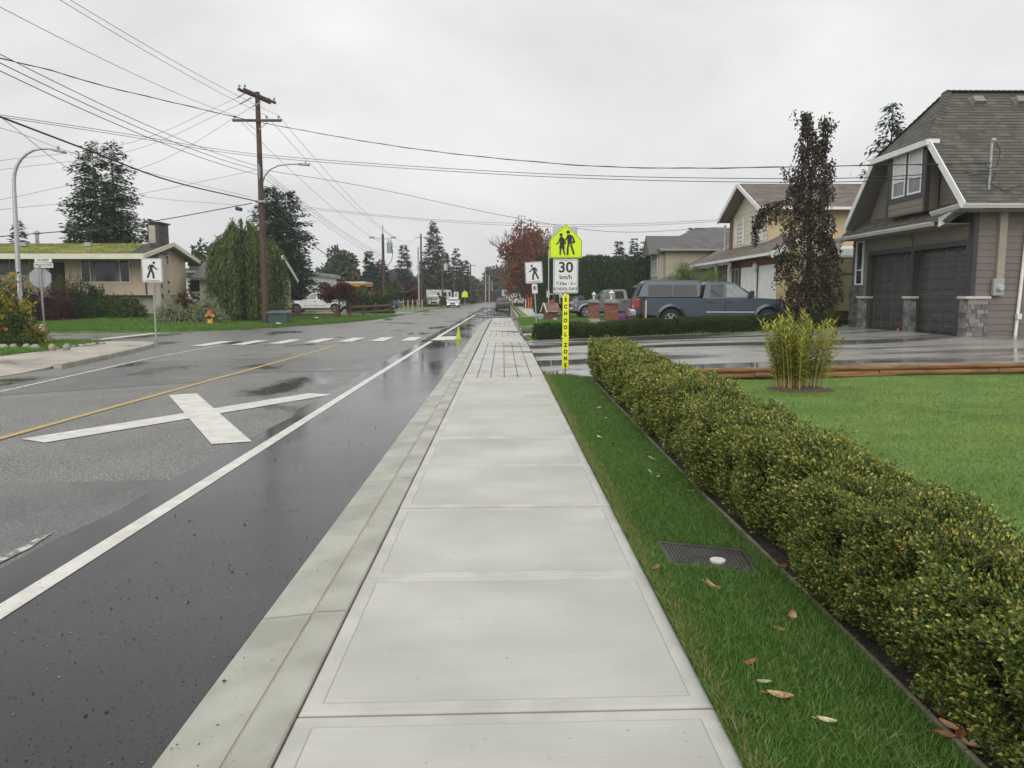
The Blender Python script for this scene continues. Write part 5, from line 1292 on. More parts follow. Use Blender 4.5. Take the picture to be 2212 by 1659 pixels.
    for x_ in (xr, xf):
        for sg in (1, -1): wheel(t, x_, sg * (W - .12), tyre, .26, sg, spokes, rr=rim_r)
    mb = MB(); mb.box(-.20, .06, -W + .06, W - .06, .52, .80); build("rear_bumper", mb, chrome, t, local=True, bevel=.04, smooth=35)
    mb = MB(); mb.box(L - .12, L + .10, -W + .05, W - .05, .48, .72); build("front_bumper", mb, plastic if dark_trim else chrome, t, local=True, bevel=.05, smooth=35)
    mb = MB(); mb.box(L - .08, L + .02, -.50, .50, .74, hood - .18); build("grille", mb, plastic, t, local=True, bevel=.02)
    for sg in (1, -1):
        mb = MB(); mb.prism([(L - .30, sg * (W - .02), hood - .34), (L - .26, sg * (W - .02), hood - .16), (L - .02, sg * .72, hood - .19), (L + .012, sg * .72, hood - .38), (L - .03, sg * (W - .1), hood - .38)], (0, sg * .02, 0)); build("headlight", mb, clear_lamp, t, local=True, bevel=.01)
        mb = MB(); mb.box(-.035, .13, sg * (W - .145) - .10, sg * (W - .145) + .165 * sg if False else sg * (W - .145) + .10, .86, 1.22)
        mb = MB(); y_0, y_1 = sorted((sg * (W - .17), sg * (W + .010))); mb.box(-.03, .16, y_0, y_1, .84, 1.22); build("taillight", mb, red_lamp, t, local=True, bevel=.02)
        mb = MB(); y_0, y_1 = sorted((sg * (W + .0), sg * (W + .26))); mb.box(c3 - .32, c3 - .18, y_0, y_1, belt + .05, belt + .30); build("mirror", mb, plastic, t, local=True, bevel=.035)
    if canopy:
        zc = roofz + .06; sc = Side(1.28, W - .03, zc, W - .20)
        mb = MB(); hull(mb, [(.06, 1.275), (.33, zc - .05), (.45, zc), (cab0 - .36, zc), (cab0, zc - .06), (cab0 - .06, 1.275)], lambda x, z: sc.y(z)); cn = build("canopy", mb, body_m, t, local=True, bevel=.045, smooth=35, seg=3)
        for a_, b_ in ((.50, cab0 * .55), (cab0 * .565, cab0 - .22)):
            fpart("canopy_window", [(a_, 1.36), (a_ + .02, zc - .20), (b_, zc - .20), (b_, 1.36)], sc, .008, car_glass, cn, fix=False, bevel=.03)
        mb = MB(); mb.quad((.055, -.78, 1.36), (.055, .78, 1.36), (.255, .66, zc - .14), (.255, -.66, zc - .14)); build("rear_hatch_window", mb, car_glass_pale, cn, local=True, fix=False)
    else:
        mb = MB(); mb.box(.10, cab0 - .08, -W + .12, W - .12, 1.0, 1.276); build("bed_interior", mb, plastic, t, local=True)
    mb = MB(); mb.box(-.022, .0, -.18, .18, .86, .98); build("number_plate", mb, plate_m, t, local=True)
    return t
handle_dk = mat("handle_dark", (.02, .025, .03), rough=.3)
pickup("blue-grey crew-cab pickup with a matching canopy parked behind the low hedge", (5.45, 32.3, .27), R(-3.5), paint("paint_bluegrey", (.036, .058, .076)), canopy=True, L=6.05, cab0=2.66, hl=1.20, xr=1.42, xfo=.74, roofz=1.92, hood=1.24, belt=1.25, rim_r=.60, tyre=.41, handle_m=handle_dk)
pickup("grey crew-cab pickup with open bed parked beyond the brick pillars", (10.55, 54.2, .10), R(180 + 4), paint("paint_graphite", (.16, .165, .175)), L=5.9, roofz=1.96, belt=1.28, rim_r=.66, tyre=.44, dark_trim=False)
pickup("white crew-cab pickup facing left in the driveway behind the rail fence", (-14.9, 75.3, .01), R(180), paint("paint_white", (.68, .69, .69), .0), L=5.9, roofz=1.95, belt=1.26, rim_r=.6, tyre=.42)
pickup("dark navy pickup nosing out behind the little wooden house", (8.3, 60.6, .02), R(180 + 5), paint("paint_navy", (.016, .022, .040)), L=5.1, roofz=1.62, belt=1.08, hood=1.03, rim_r=.6, tyre=.37, dark_trim=True, fender=False)

def car(name, cat, label, loc, rotz, body_m, L, W, prof, gh, wheels, tyre=.33, lights_on=False, face='plain'):
    """saloon / van body: lower profile, greenhouse, glass, lamps"""
    t = thing(name, label, cat, loc, rotz); xr, xf = wheels; r_ = tyre + .06
    low = prof + [(xf + r_ + .03, .28)] + arch(xf, r_, .30) + [(xf - r_ - .03, .24), (xr + r_ + .03, .24)] + arch(xr, r_, .30) + [(xr - r_ - .03, .28)]
    mb = MB(); hull(mb, low, lambda x, z: W * (1 - .10 * max(0, (x - (L - .7)) / .7) ** 2 - .07 * max(0, (.6 - x) / .6) ** 2) - .05 * max(0, (.5 - z)) - .02 * max(0, z - .75))
    build("body", mb, body_m, t, local=True, bevel=.06, smooth=40, seg=3)
    mb = MB(); mb.box(.4, L - .4, -W + .12, W - .12, .2, .62); build("underbody", mb, well_m, t, local=True)
    (xb0, zb0), (xt0, zt0), (xt1, zt1), (xb1, zb1) = gh
    sd = Side(zb0, W - .05, zt0, W - .25)
    mb = MB(); hull(mb, [(xb0, zb0 - .04), (xt0, zt0 - .03), (xt0 + .2, zt0 + .02), ((xt0 + xt1) / 2, zt0 + .05), (xt1 - .2, zt1 + .02), (xt1, zt1 - .03), (xb1, zb1 - .04)], lambda x, z: sd.y(min(z, zt0))); cab = build("cabin", mb, body_m, t, local=True, bevel=.05, smooth=40, seg=3)
    zb, zt = zb0 + .04, zt0 - .09; fl = lambda z: (z - zb0) / (zt0 - zb0)
    xl = lambda z: xb0 + (xt0 - xb0) * fl(z); xh = lambda z: xb1 + (xt1 - xb1) * fl(z); mid = (xb0 + xb1) / 2 - .05
    for a0, a1, b1, b0 in ((xl(zb) + .18, xl(zt) + .14, mid - .04, mid - .04), (mid + .04, mid + .04, xh(zt) - .14, xh(zb) - .2)):
        fpart("side_window", [(a0, zb), (a1, zt), (b1, zt), (b0, zb)], sd, .007, car_glass, cab, fix=False)
    y0, y1 = sd.y(zb0) - .08, sd.y(zt0) - .03
    mb = MB(); mb.quad((xb1 - .01, -y0, zb1 + .03), (xb1 - .01, y0, zb1 + .03), (xt1 + .03, y1, zt1 - .06), (xt1 + .03, -y1, zt1 - .06)); build("windshield", mb, car_glass_pale, cab, local=True, fix=False)
    mb = MB(); mb.quad((xb0 + .01, -y0, zb0 + .03), (xb0 + .01, y0, zb0 + .03), (xt0 - .03, y1, zt0 - .06), (xt0 - .03, -y1, zt0 - .06)); build("rear_window", mb, car_glass, cab, local=True, fix=False)
    for x_ in wheels:
        for sg in (1, -1): wheel(t, x_, sg * (W - .11), tyre, .21, sg, 5)
    nz_ = max(z for x, z in prof if x > L - .5); rz_ = max(z for x, z in prof if x < .4)
    lm = mat("lamp_lit", (.8, .7, .5), rough=.2, emit=((1, .62, .28), 3.0)) if lights_on else clear_lamp
    for sg in (1, -1):
        a_, b_ = sorted((sg * (W - .50), sg * (W - .09)))
        mb = MB(); mb.box(L - .26, L - .03, a_, b_, nz_ - .17, nz_ - .05); build("headlight", mb, clear_lamp, t, local=True, bevel=.02)
        if lights_on: a2, b2 = sorted((sg * (W - .32), sg * (W - .16))); mb = MB(); mb.box(L - .10, L + .02, a2, b2, .38, .50); build("fog_lamp", mb, lm, t, local=True, bevel=.03)
        mb = MB(); mb.box(-.02, .22, a_, b_, rz_ - .24, rz_ - .07); build("taillight", mb, red_lamp, t, local=True, bevel=.02)
        a_, b_ = sorted((sg * (W - .03), sg * (W + .19))); mb = MB(); mb.box(xb1 - .55, xb1 - .42, a_, b_, zb1 + .0, zb1 + .15); build("mirror", mb, body_m, t, local=True, bevel=.03)
    mb = MB(); mb.prism([(L - .05, -.36, nz_ - .12), (L - .05, .36, nz_ - .12), (L - .05, .28, .46), (L - .05, -.28, .46)], (.07, 0, 0)); build("grille", mb, plastic, t, local=True)
    mb = MB(); mb.box(L - .06, L + .02, -W + .12, W - .12, .26, .36); build("front_bumper", mb, plastic, t, local=True, bevel=.02); mb = MB(); mb.box(-.04, .1, -W + .1, W - .1, .26, .40); build("rear_bumper", mb, plastic, t, local=True, bevel=.02)
    mb = MB(); mb.box(-.03, .0, -.26, .26, rz_ - .36, rz_ - .22); build("number_plate", mb, plate_m if face != 'dark' else plastic, t, local=True)
    mb = MB(); mb.box(L + .024, L + .034, -.26, .26, .40, .52); build("number_plate", mb, plate_m, t, local=True)
    return t
sedan = [(.02, .34), (-.02, .62), (.06, .96), (.5, 1.0), (3.1, .95), (4.15, .86), (4.5, .72), (4.6, .5), (4.55, .3)]
car("parked_sedan", "car", "dark grey sedan seen from behind, parked at the kerb before the maple", (-.02, 93.0, zr + .03), R(90), paint("paint_charcoal", (.035, .036, .040)), 4.6, .91, sedan, [(.35, .98), (1.15, 1.43), (2.3, 1.43), (3.35, .95)], (.95, 3.65), face='dark')
car("oncoming_sedan", "car", "white sedan driving towards the camera with glowing amber fog lamps", (-7.55, 120.0, zr + .03), R(-90), paint("paint_pearl", (.74, .74, .72), 0), 4.6, .91, sedan, [(.35, .98), (1.15, 1.45), (2.3, 1.45), (3.35, .95)], (.95, 3.65), lights_on=True)
suvp = [(.02, .4), (-.02, .75), (.08, 1.05), (1.0, 1.10), (3.3, 1.06), (4.3, .94), (4.6, .75), (4.65, .5), (4.6, .3)]
car("hatchback_car", "car", "dusty blue hatchback parked nose to the road beside the picket fence", (-17.4, 98.0, .02), R(0), paint("paint_denim", (.09, .15, .22)), 4.65, .92, suvp, [(.12, 1.06), (.65, 1.55), (2.2, 1.58), (3.5, 1.05)], (.9, 3.7), tyre=.35)
vanp = [(.02, .4), (-.02, .8), (.05, 1.1), (1.0, 1.12), (3.6, 1.08), (4.35, .95), (4.62, .75), (4.68, .5), (4.6, .3)]
car("parked_minivan", "van", "silver-white minivan parked facing the camera on the far left verge", (-10.9, 121.5, .0), R(-86), paint("paint_silver", (.52, .54, .56), .1), 4.7, .93, vanp, [(.08, 1.08), (.25, 1.72), (2.6, 1.75), (3.85, 1.06)], (.9, 3.75), tyre=.34)
for i, (x_, y_) in enumerate(((-1.0, 246), (2.2, 262), (-14, 250), (7, 255))):
    car("distant_car", "car", ["pale car far down the road by the red hedge", "white car at the very end of the road", "small white car parked far left near the poles", "pale car beyond the white boat under the trees"][i], (x_, y_, 0), R(90), paint("paint_far", (.6, .6, .6), 0), 4.6, .91, sedan, [(.35, .98), (1.15, 1.43), (2.3, 1.43), (3.35, .95)], (.95, 3.65))

# motorhome behind the far hedge
t = thing("motorhome", "cream motorhome with dark cab windows parked behind a clipped hedge", "motorhome", (-11.0, 137, 0), 0)
mb = MB(); mb.prism([(-16, 136, .4), (-9.4, 136, .4), (-9.1, 136, 1.4), (-9.25, 136, 2.6), (-9.6, 136, 2.72), (-16, 136, 2.72)], (0, 2.4, 0)); build("body", mb, mat("motorhome_cream", (.60, .58, .52), rough=.4), t, bevel=.1, smooth=40)
mb = MB(); mb.box(-10.75, -9.95, 135.95, 136, 1.62, 2.3); mb.box(-9.55, -9.25, 135.96, 136, 1.6, 2.35); mb.box(-11.6, -11.15, 135.96, 136, 1.8, 2.2); build("window", mb, car_glass, t)
mb = MB(); mb.box(-15.9, -9.3, 135.95, 136, 1.28, 1.36); build("stripe", mb, mat("stripe_tan", (.25, .19, .12), rough=.5), t)
for x_ in (-14.6, -10.8): mb = MB(); mb.lathe([(.2, -.12), (.42, -.12), (.42, .12), (.2, .12)], (x_, 136.1, .42), n=16, axis='y'); build("wheel", mb, tyre_m, t)

# ================================================================ RIGHT SIDE: PILLARS, LOW HEDGES, SMALL OBJECTS
pil_b = mat("pillar_brick", (.2, .07, .045), isl=[(.16, .058, .036), (.23, .085, .052), (.29, .11, .068), (.13, .06, .048)], rough=.8, bump=.4, bscale=60)
mortar = mat("mortar", (.20, .15, .12), rough=.9)
cap_c = mat("cap_concrete", (.17, .16, .14), (.23, .22, .19), scale=6, rough=.7)
for (x_, y_, z_, lb) in ((5.32, 38.0, .20, "nearer red brick pillar with a white lantern beside the blue-grey pickup"), (5.40, 46.0, .16, "farther red brick pillar with a white lantern in front of the grey pickup")):
    t = thing("brick_pillar", lb, "gate pillar", (x_, y_, z_), 0, "brick driveway pillars")
    mb = MB(); mb.box(x_ - .285, x_ + .285, y_ - .285, y_ + .285, z_ + .12, z_ + 1.05); c_ = build("core", mb, mortar, t)
    mb = MB()
    for fr in (frame((x_ - .285, y_ - .285, z_ + .12), (1, 0, 0), (0, 0, 1)), frame((x_ - .285, y_ + .285, z_ + .12), (0, -1, 0), (0, 0, 1)), frame((x_ + .285, y_ - .285, z_ + .12), (0, 1, 0), (0, 0, 1))):
        cells(mb, fr, rect(.57, .93), .205, .072, off0=.014, off1=.014, gap=.012, seed=int(y_), rnd_off=.004)
    build("bricks", mb, pil_b, c_, fix=False)
    mb = MB(); mb.box(x_ - .32, x_ + .32, y_ - .32, y_ + .32, z_ - .3, z_ + .12); build("footing", mb, found_m, t)
    mb = MB(); mb.box(x_ - .40, x_ + .40, y_ - .40, y_ + .40, z_ + 1.05, z_ + 1.14); mb.add([(x_ - .36, y_ - .36, z_ + 1.14), (x_ + .36, y_ - .36, z_ + 1.14), (x_ + .36, y_ + .36, z_ + 1.14), (x_ - .36, y_ + .36, z_ + 1.14), (x_ - .1, y_ - .1, z_ + 1.26), (x_ + .1, y_ - .1, z_ + 1.26), (x_ + .1, y_ + .1, z_ + 1.26), (x_ - .1, y_ + .1, z_ + 1.26)], [(0, 1, 5, 4), (1, 2, 6, 5), (2, 3, 7, 6), (3, 0, 4, 7), (4, 5, 6, 7)]); build("cap", mb, cap_c, t)
    mb = MB(); z0 = z_ + 1.26; mb.lathe([(.065, 0), (.065, .02), (.04, .04), (.04, .11), (.055, .12), (.055, .14)], (x_, y_, z0), n=8); mb.lathe([(.15, .30), (.14, .315), (.05, .38), (.022, .41), (.015, .46), (0, .465)], (x_, y_, z0), n=8)
    for k in range(6): a = k * math.pi / 3; mb.beam((x_ + .05 * math.cos(a), y_ + .05 * math.sin(a), z0 + .14), (x_ + .10 * math.cos(a), y_ + .10 * math.sin(a), z0 + .305), .016, .016)
    ln = build("lantern", mb, white_trim, t)
    mb = MB(); mb.lathe([(.045, .14), (.092, .30)], (x_, y_, z0), n=6); build("lantern_glass", mb, mat("lantern_glass", (.42, .42, .38), rough=.2), ln)
mk = thing("marker_post", "thin brown post with a white reflective strip beside the pickup's rear wheel", "post", (5.62, 30.75, .2))
mb = MB(); mb.box(5.58, 5.68, 30.7, 30.8, -.1, 1.52); build("post", mb, mat("post_brown", (.10, .055, .035), rough=.7), mk); mb = MB(); mb.box(5.66, 5.705, 30.66, 30.698, .1, 1.44); build("reflector_strip", mb, mat("strip_cream", (.62, .56, .46), rough=.4), mk); mb = MB(); mb.box(5.565, 5.695, 30.685, 30.815, 1.46, 1.60); build("post_cap", mb, plastic, mk, bevel=.01)

def hedge_box(name, label, path, w, h, n, lsize, m, z0, lw=.55, seed=1, k=5, L=.09, lumps=.05, core_c=(.012, .02, .009)):
    """low clipped hedge following a path of (x,y)"""
    gg = np.random.default_rng(seed); t = thing(name, label, "hedge", (path[0][0], path[0][1], z0(path[0][0], path[0][1])))
    seg = [(Vector((*a, 0)), Vector((*b, 0))) for a, b in zip(path, path[1:])]; Ls = [(b - a).length for a, b in seg]
    PP, DD = [], []; core = MB()
    for (a, b), l_ in zip(seg, Ls):
        d = (b - a) / l_; r_ = Vector((d.y, -d.x, 0)); nn = int(n * l_ / sum(Ls)); u = gg.uniform(0, l_, nn); side = gg.choice(4, nn, p=[.42, .40, .14, .04]); v = gg.uniform(0, 1, nn)
        bul = lumps * (np.sin(u * 2.1 + seed) + .7 * np.sin(u * 5.3) + .5 * np.sin(u * 9.1))
        hh = h * (1 + .05 * np.sin(u * 1.9) + .04 * np.sin(u * 4.7)); q = np.zeros((nn, 2)); z = np.zeros(nn); dn = np.zeros((nn, 3))
        off = np.where(side == 0, w / 2 + bul - .06 * (v > .8), np.where(side == 2, -w / 2, (v - .5) * w)); z = np.where(side == 1, hh * (1 - .6 * np.abs(v - .5) ** 3 * 4), v * hh)
        uu = np.where(side == 3, np.where(gg.uniform(0, 1, nn) < .5, 0, l_), u)
        x = a.x + d.x * uu + r_.x * off; y = a.y + d.y * uu + r_.y * off
        dn[:, 0] = np.where(side == 0, r_.x, np.where(side == 2, -r_.x, 0)); dn[:, 1] = np.where(side == 0, r_.y, np.where(side == 2, -r_.y, 0)); dn[:, 2] = np.where(side == 1, 1, .35)
        zz = np.array([z0(i, j) for i, j in zip(x, y)]); PP.append(np.stack([x, y, z + zz], 1)); DD.append(unit(dn))
        ns = max(2, int(l_ / .6))
        for k_ in range(ns):
            p, q2 = a + d * (l_ * k_ / ns), a + d * (l_ * (k_ + 1) / ns); zp = z0(p.x, p.y); c_ = w * .36; ch = h * .86
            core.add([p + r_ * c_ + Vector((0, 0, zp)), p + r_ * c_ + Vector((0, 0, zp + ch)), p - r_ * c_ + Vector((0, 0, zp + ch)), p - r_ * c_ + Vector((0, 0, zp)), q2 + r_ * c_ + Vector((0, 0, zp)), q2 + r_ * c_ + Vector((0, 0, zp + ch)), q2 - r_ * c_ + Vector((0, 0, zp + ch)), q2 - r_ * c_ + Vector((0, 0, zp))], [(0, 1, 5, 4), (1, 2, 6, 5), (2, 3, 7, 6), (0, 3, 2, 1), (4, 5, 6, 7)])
    PP = np.concatenate(PP); DD = np.concatenate(DD)
    global g
    old = g; g = gg; a = shoots(PP, DD, k, np.full(len(PP), L), lsize, lw, lumpy=lumps * .8); g = old
    V, F = leaf_arrays(*a[:3], a[3], a[4], .2); np_build("leaves", V, F, m, t)
    build("dark_core", core, mat("hedge_inner", core_c, tuple(c * 1.8 for c in core_c), scale=20, rough=.9, bump=1, bscale=25, bdist=.05), t, fix=False)  # dark core: the shade inside the hedge is put into its colour
    return t
hd = mat("yew_leaf", (.03, .06, .02), isl=[(.018, .040, .012), (.028, .058, .014), (.042, .080, .018), (.065, .11, .024), (.11, .12, .03)], scale=.9, clump=.3, rough=.5, spec=.18, transl=.2)
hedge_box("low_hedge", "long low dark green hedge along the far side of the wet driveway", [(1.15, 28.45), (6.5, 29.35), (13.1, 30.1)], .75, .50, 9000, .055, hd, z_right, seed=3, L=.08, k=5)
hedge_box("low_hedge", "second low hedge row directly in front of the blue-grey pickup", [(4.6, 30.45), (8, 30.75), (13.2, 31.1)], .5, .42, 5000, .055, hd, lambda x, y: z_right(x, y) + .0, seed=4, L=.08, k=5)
# little wooden house
t = thing("garden_house", "little brown wooden house with shingled gable roof standing on the neighbour's grass", "garden ornament", (3.05, 50.3, .06))
x_, y_, z_ = 3.05, 50.3, .06
mb = MB(); mb.box(x_ - .30, x_ + .42, y_ - .30, y_ + .30, z_ - .05, z_ + .62); mb.prism([(x_ - .30, y_ - .30, z_ + .62), (x_ - .30, y_ + .30, z_ + .62), (x_ - .30, y_, z_ + 1.0)], (.72, 0, 0)); build("walls", mb, mat("cedar_board", (.13, .055, .032), (.18, .08, .045), scale=3, stretch=(1, 1, 6), rough=.7), t)
mb = MB()
tr_ = Matrix.Rotation(R(28), 4, 'Z'); 
for s_ in (1, -1):
    fr = frame((x_ - .45, y_ - s_ * .46, z_ + .52), (1, 0, 0), (0, s_ * .46, .58)) if s_ > 0 else frame((x_ + .55, y_ + .46, z_ + .52), (-1, 0, 0), (0, -.46, .58))
    slab(mb, fr, rect(1.0, .74), .03); cells(mb, fr, rect(1.0, .74), .13, .15, off1=.03, jit=.4, seed=3)
rf = build("roof", mb, mat("cedar_shake", (.2, .13, .09), isl=[(.16, .105, .075), (.22, .15, .105), (.28, .20, .14)], rough=.8), t, fix=False)
mb = MB(); mb.beam((x_ - .47, y_ - .49, z_ + .50), (x_ - .47, y_, z_ + 1.11), .04, .06); mb.beam((x_ - .47, y_ + .49, z_ + .50), (x_ - .47, y_, z_ + 1.11), .04, .06); build("rake_board", mb, white_trim, t)
mb = MB(); mb.box(x_ + .0, x_ + .2, y_ - .1, y_ + .1, z_ + .95, z_ + 1.32); build("chimney", mb, pil_b, rf)
t.rotation_euler = (0, 0, R(24))
for (dx, lb, c) in ((-.62, "small pale blue pot left of the little wooden house", (.30, .38, .40)), (.30, "small white box in front of the little wooden house", (.6, .6, .58))):
    mb = MB(); 
    if dx < 0: mb.lathe([(.10, 0), (.17, .10), (.18, .2), (.15, .22), (0, .22)], (x_ + dx, y_ - .5, .04), n=12)
    else: mb.prism([(x_ + dx - .13, y_ - .62, .04), (x_ + dx + .13, y_ - .62, .04), (x_ + dx + .11, y_ - .62, .2), (x_ + dx - .11, y_ - .62, .2)], (0, .2, 0))
    tag(build("planter", mb, mat("planter_paint", c, rough=.5), None, origin=(x_ + dx, y_ - .5, .04), bevel=.01), lb, "planter")

def bush(name, label, c, rx, ry, rz, n, lsize, m, seed=1, cat="shrub", lw=.5, core=True, squash=.0, flowers=None, upright=.2, core_c=(.014, .02, .008), lumps=.18, group=None, shootk=4):
    """rounded shrub: lumpy dome of leafy shoots over a twiggy heart"""
    gg = np.random.default_rng(seed); t = thing(name, label, cat, c, 0, group); c = np.array(c, float)
    d = unit(gg.standard_normal((n, 3))); d[:, 2] = np.abs(d[:, 2]) * 1.0 - .15; d = unit(d)
    ph = gg.uniform(0, 6.28, 6)
    lump = 1 + lumps * (np.sin(d[:, 0] * 5 + ph[0]) * np.sin(d[:, 1] * 5 + ph[1]) + .6 * np.sin(d[:, 2] * 9 + d[:, 0] * 7 + ph[2]) + .5 * np.sin(d[:, 0] * 13 + d[:, 1] * 11 + ph[3]))
    rr_ = gg.uniform(.72, 1.0, n) ** .5 * lump
    p = c + d * rr_[:, None] * np.array([rx, ry, rz]); p[:, 2] = np.maximum(p[:, 2] , c[2] + .03)
    global g
    old = g; g = gg; a = shoots(p, unit(d + np.array([0, 0, upright])), shootk, np.full(n, lsize * 2.2), lsize, lw, lumpy=lsize * .5); g = old
    V, F = leaf_arrays(*a[:3], a[3], a[4], .2); np_build("foliage", V, F, m, t)
    mb = MB(); rs = random.Random(seed)
    for k in range(9):
        a_ = rs.uniform(0, 6.28); q = (c[0] + rx * .75 * math.cos(a_) * rs.uniform(.4, 1), c[1] + ry * .75 * math.sin(a_) * rs.uniform(.4, 1), c[2] + rz * rs.uniform(.5, .85))
        mb.tube([(c[0] + rx * .1 * math.cos(a_), c[1] + ry * .1 * math.sin(a_), c[2] - .05), (c[0] + (q[0] - c[0]) * .5, c[1] + (q[1] - c[1]) * .5, c[2] + rz * .35), q], [.035 * rz, .022 * rz, .008], n=5)
    build("branches", mb, mat("shrub_twig", (.07, .05, .035), rough=.9), t, fix=False)
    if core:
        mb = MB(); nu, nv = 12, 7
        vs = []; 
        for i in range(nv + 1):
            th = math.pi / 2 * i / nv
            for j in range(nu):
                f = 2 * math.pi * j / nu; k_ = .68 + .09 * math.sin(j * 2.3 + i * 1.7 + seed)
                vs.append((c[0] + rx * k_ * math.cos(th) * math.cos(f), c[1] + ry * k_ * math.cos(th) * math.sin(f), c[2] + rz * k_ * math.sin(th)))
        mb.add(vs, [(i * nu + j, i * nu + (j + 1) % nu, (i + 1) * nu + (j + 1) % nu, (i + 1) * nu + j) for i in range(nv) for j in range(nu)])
        build("dark_core", mb, mat("shrub_inner", core_c, tuple(q * 1.7 for q in core_c), scale=9, rough=.95, bump=1, bscale=12, bdist=.1), t, fix=False)  # solid dark dome; the shrub's shaded interior painted into its colour
    if flowers is not None:
        fm, nf, fs = flowers; k = gg.choice(n, nf); q = p[k] + d[k] * lsize * 1.2
        P_ = np.repeat(q, 5, 0); T_ = unit(rnd_dirs(gg, nf * 5) + np.repeat(d[k], 5, 0)); N_ = unit(rnd_dirs(gg, nf * 5))
        V, F = leaf_arrays(P_, T_, N_, fs, fs * .8, .2); np_build("flowers", V, F, fm, t)
    return t
heather = mat("aster_purple", (.2, .05, .2), isl=[(.14, .035, .16), (.24, .07, .27), (.33, .12, .36)], rough=.6, transl=.3)
ylw_green = mat("leaf_limegreen", (.1, .2, .02), isl=[(.07, .12, .014), (.12, .185, .018), (.19, .25, .03), (.26, .30, .05)], scale=1.2, clump=.3, rough=.55, spec=.18, transl=.25)
mid_green = mat("leaf_midgreen", (.05, .1, .02), isl=[(.030, .058, .014), (.045, .085, .018), (.07, .115, .024), (.11, .15, .035)], scale=.8, clump=.35, rough=.5, spec=.18, transl=.2)
dark_green = mat("leaf_darkgreen", (.03, .06, .02), isl=[(.016, .034, .014), (.026, .052, .018), (.04, .075, .024), (.06, .095, .03)], scale=.8, clump=.35, rough=.5, spec=.18, transl=.2)
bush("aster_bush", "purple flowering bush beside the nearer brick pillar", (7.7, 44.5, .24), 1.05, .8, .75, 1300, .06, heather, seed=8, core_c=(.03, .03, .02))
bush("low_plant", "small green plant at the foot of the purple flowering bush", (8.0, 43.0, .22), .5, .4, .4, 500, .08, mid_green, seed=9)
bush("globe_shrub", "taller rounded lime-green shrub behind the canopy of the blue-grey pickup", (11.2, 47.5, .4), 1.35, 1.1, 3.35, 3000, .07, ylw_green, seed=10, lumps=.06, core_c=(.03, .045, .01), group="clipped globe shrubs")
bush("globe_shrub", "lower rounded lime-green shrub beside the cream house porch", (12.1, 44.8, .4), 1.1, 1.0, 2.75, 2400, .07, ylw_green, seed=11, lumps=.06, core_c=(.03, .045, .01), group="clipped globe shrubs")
# ornamental grass tuft at the garage corner
t = thing("grass_tuft", "arching tuft of ornamental grass at the stone corner of the garage", "grass tuft", (12.75, 30.0, .36)); gg = np.random.default_rng(4); n = 900
a_ = gg.uniform(0, 6.28, n); ln = gg.uniform(.5, 1.0, n); base = np.stack([12.75 + .12 * np.cos(a_), 30.0 + .12 * np.sin(a_), np.full(n, .34)], 1); out_ = np.stack([np.cos(a_), np.sin(a_), np.zeros(n)], 1); sp = gg.uniform(.2, 1, n)
V = []; 
for f in (0, .35, .7, 1): V.append(base + out_ * (ln * sp * f ** 1.4 * .9)[:, None] + np.array([0, 0, 1.0]) * (ln * (.95 * f - .55 * sp * f * f))[:, None])
w_ = np.stack([-np.sin(a_), np.cos(a_), np.zeros(n)], 1) * .006
Vv = np.stack([V[0] - w_, V[0] + w_, V[1] + w_, V[1] - w_, V[2] + w_, V[2] - w_, V[3] + w_ * .2, V[3] - w_ * .2], 1).reshape(-1, 3); o_ = np.arange(n)[:, None] * 8
np_build("blades", Vv, np.concatenate([o_ + np.array([[0, 1, 2, 3]]), o_ + np.array([[3, 2, 4, 5]]), o_ + np.array([[5, 4, 6, 7]])]), mat("tuft_blade", (.15, .18, .06), isl=[(.09, .11, .03), (.16, .18, .055), (.24, .23, .09)], rough=.6, transl=.3), t)
hedge_box("low_hedge", "short stub of low hedge between the dark weeping tree and the garage", [(12.3, 31.9), (13.6, 32.0)], .5, .35, 900, .055, hd, z_right, seed=7)
# far right verge: orange posts, covered boat
om = mat("orange_post", (.70, .14, .03), (.62, .11, .025), scale=5, rough=.6)
for i, (x_, y_, h_) in enumerate(((2.95, 101, 1.25), (3.25, 99, 1.35), (3.55, 98, 1.5), (1.45, 110, 1.2))):
    mb = MB(); mb.lathe([(.07, 0), (.07, h_ * .95), (.04, h_), (0, h_)], (x_, y_, 0), n=8); o = build("marker_tube", mb, om if i else mat("cream_post", (.55, .45, .28), rough=.6), None, origin=(x_, y_, 0), smooth=40)
    tag(o, ["cream marker tube left of the two orange ones by the maple", "orange marker tube between the cream and the tallest one", "tallest orange marker tube by the maple trunk", "leaning orange marker tube alone at the kerb side"][i], "post")
t = thing("covered_boat", "small white covered boat on a trailer under the maple", "boat", (2.3, 118, .1)); mb = MB(); mb.prism([(.6, 118, .9), (1.1, 118, 2.2), (1.9, 118, 2.5), (2.9, 118, 1.5), (3.9, 118, .95), (3.4, 118, .55), (1, 118, .5)], (0, 1.6, 0)); build("hull", mb, mat("boat_white", (.60, .61, .60), (.66, .66, .65), scale=2, rough=.5), t, bevel=.15, smooth=50)
mb = MB(); mb.beam((.5, 118.8, .4), (4.6, 118.8, .4), .12, .1); mb.lathe([(.1, -.9), (.3, -.9), (.3, .9), (.1, .9)], (2.1, 118.8, .3), n=14, axis='y'); build("trailer", mb, tyre_m, t)
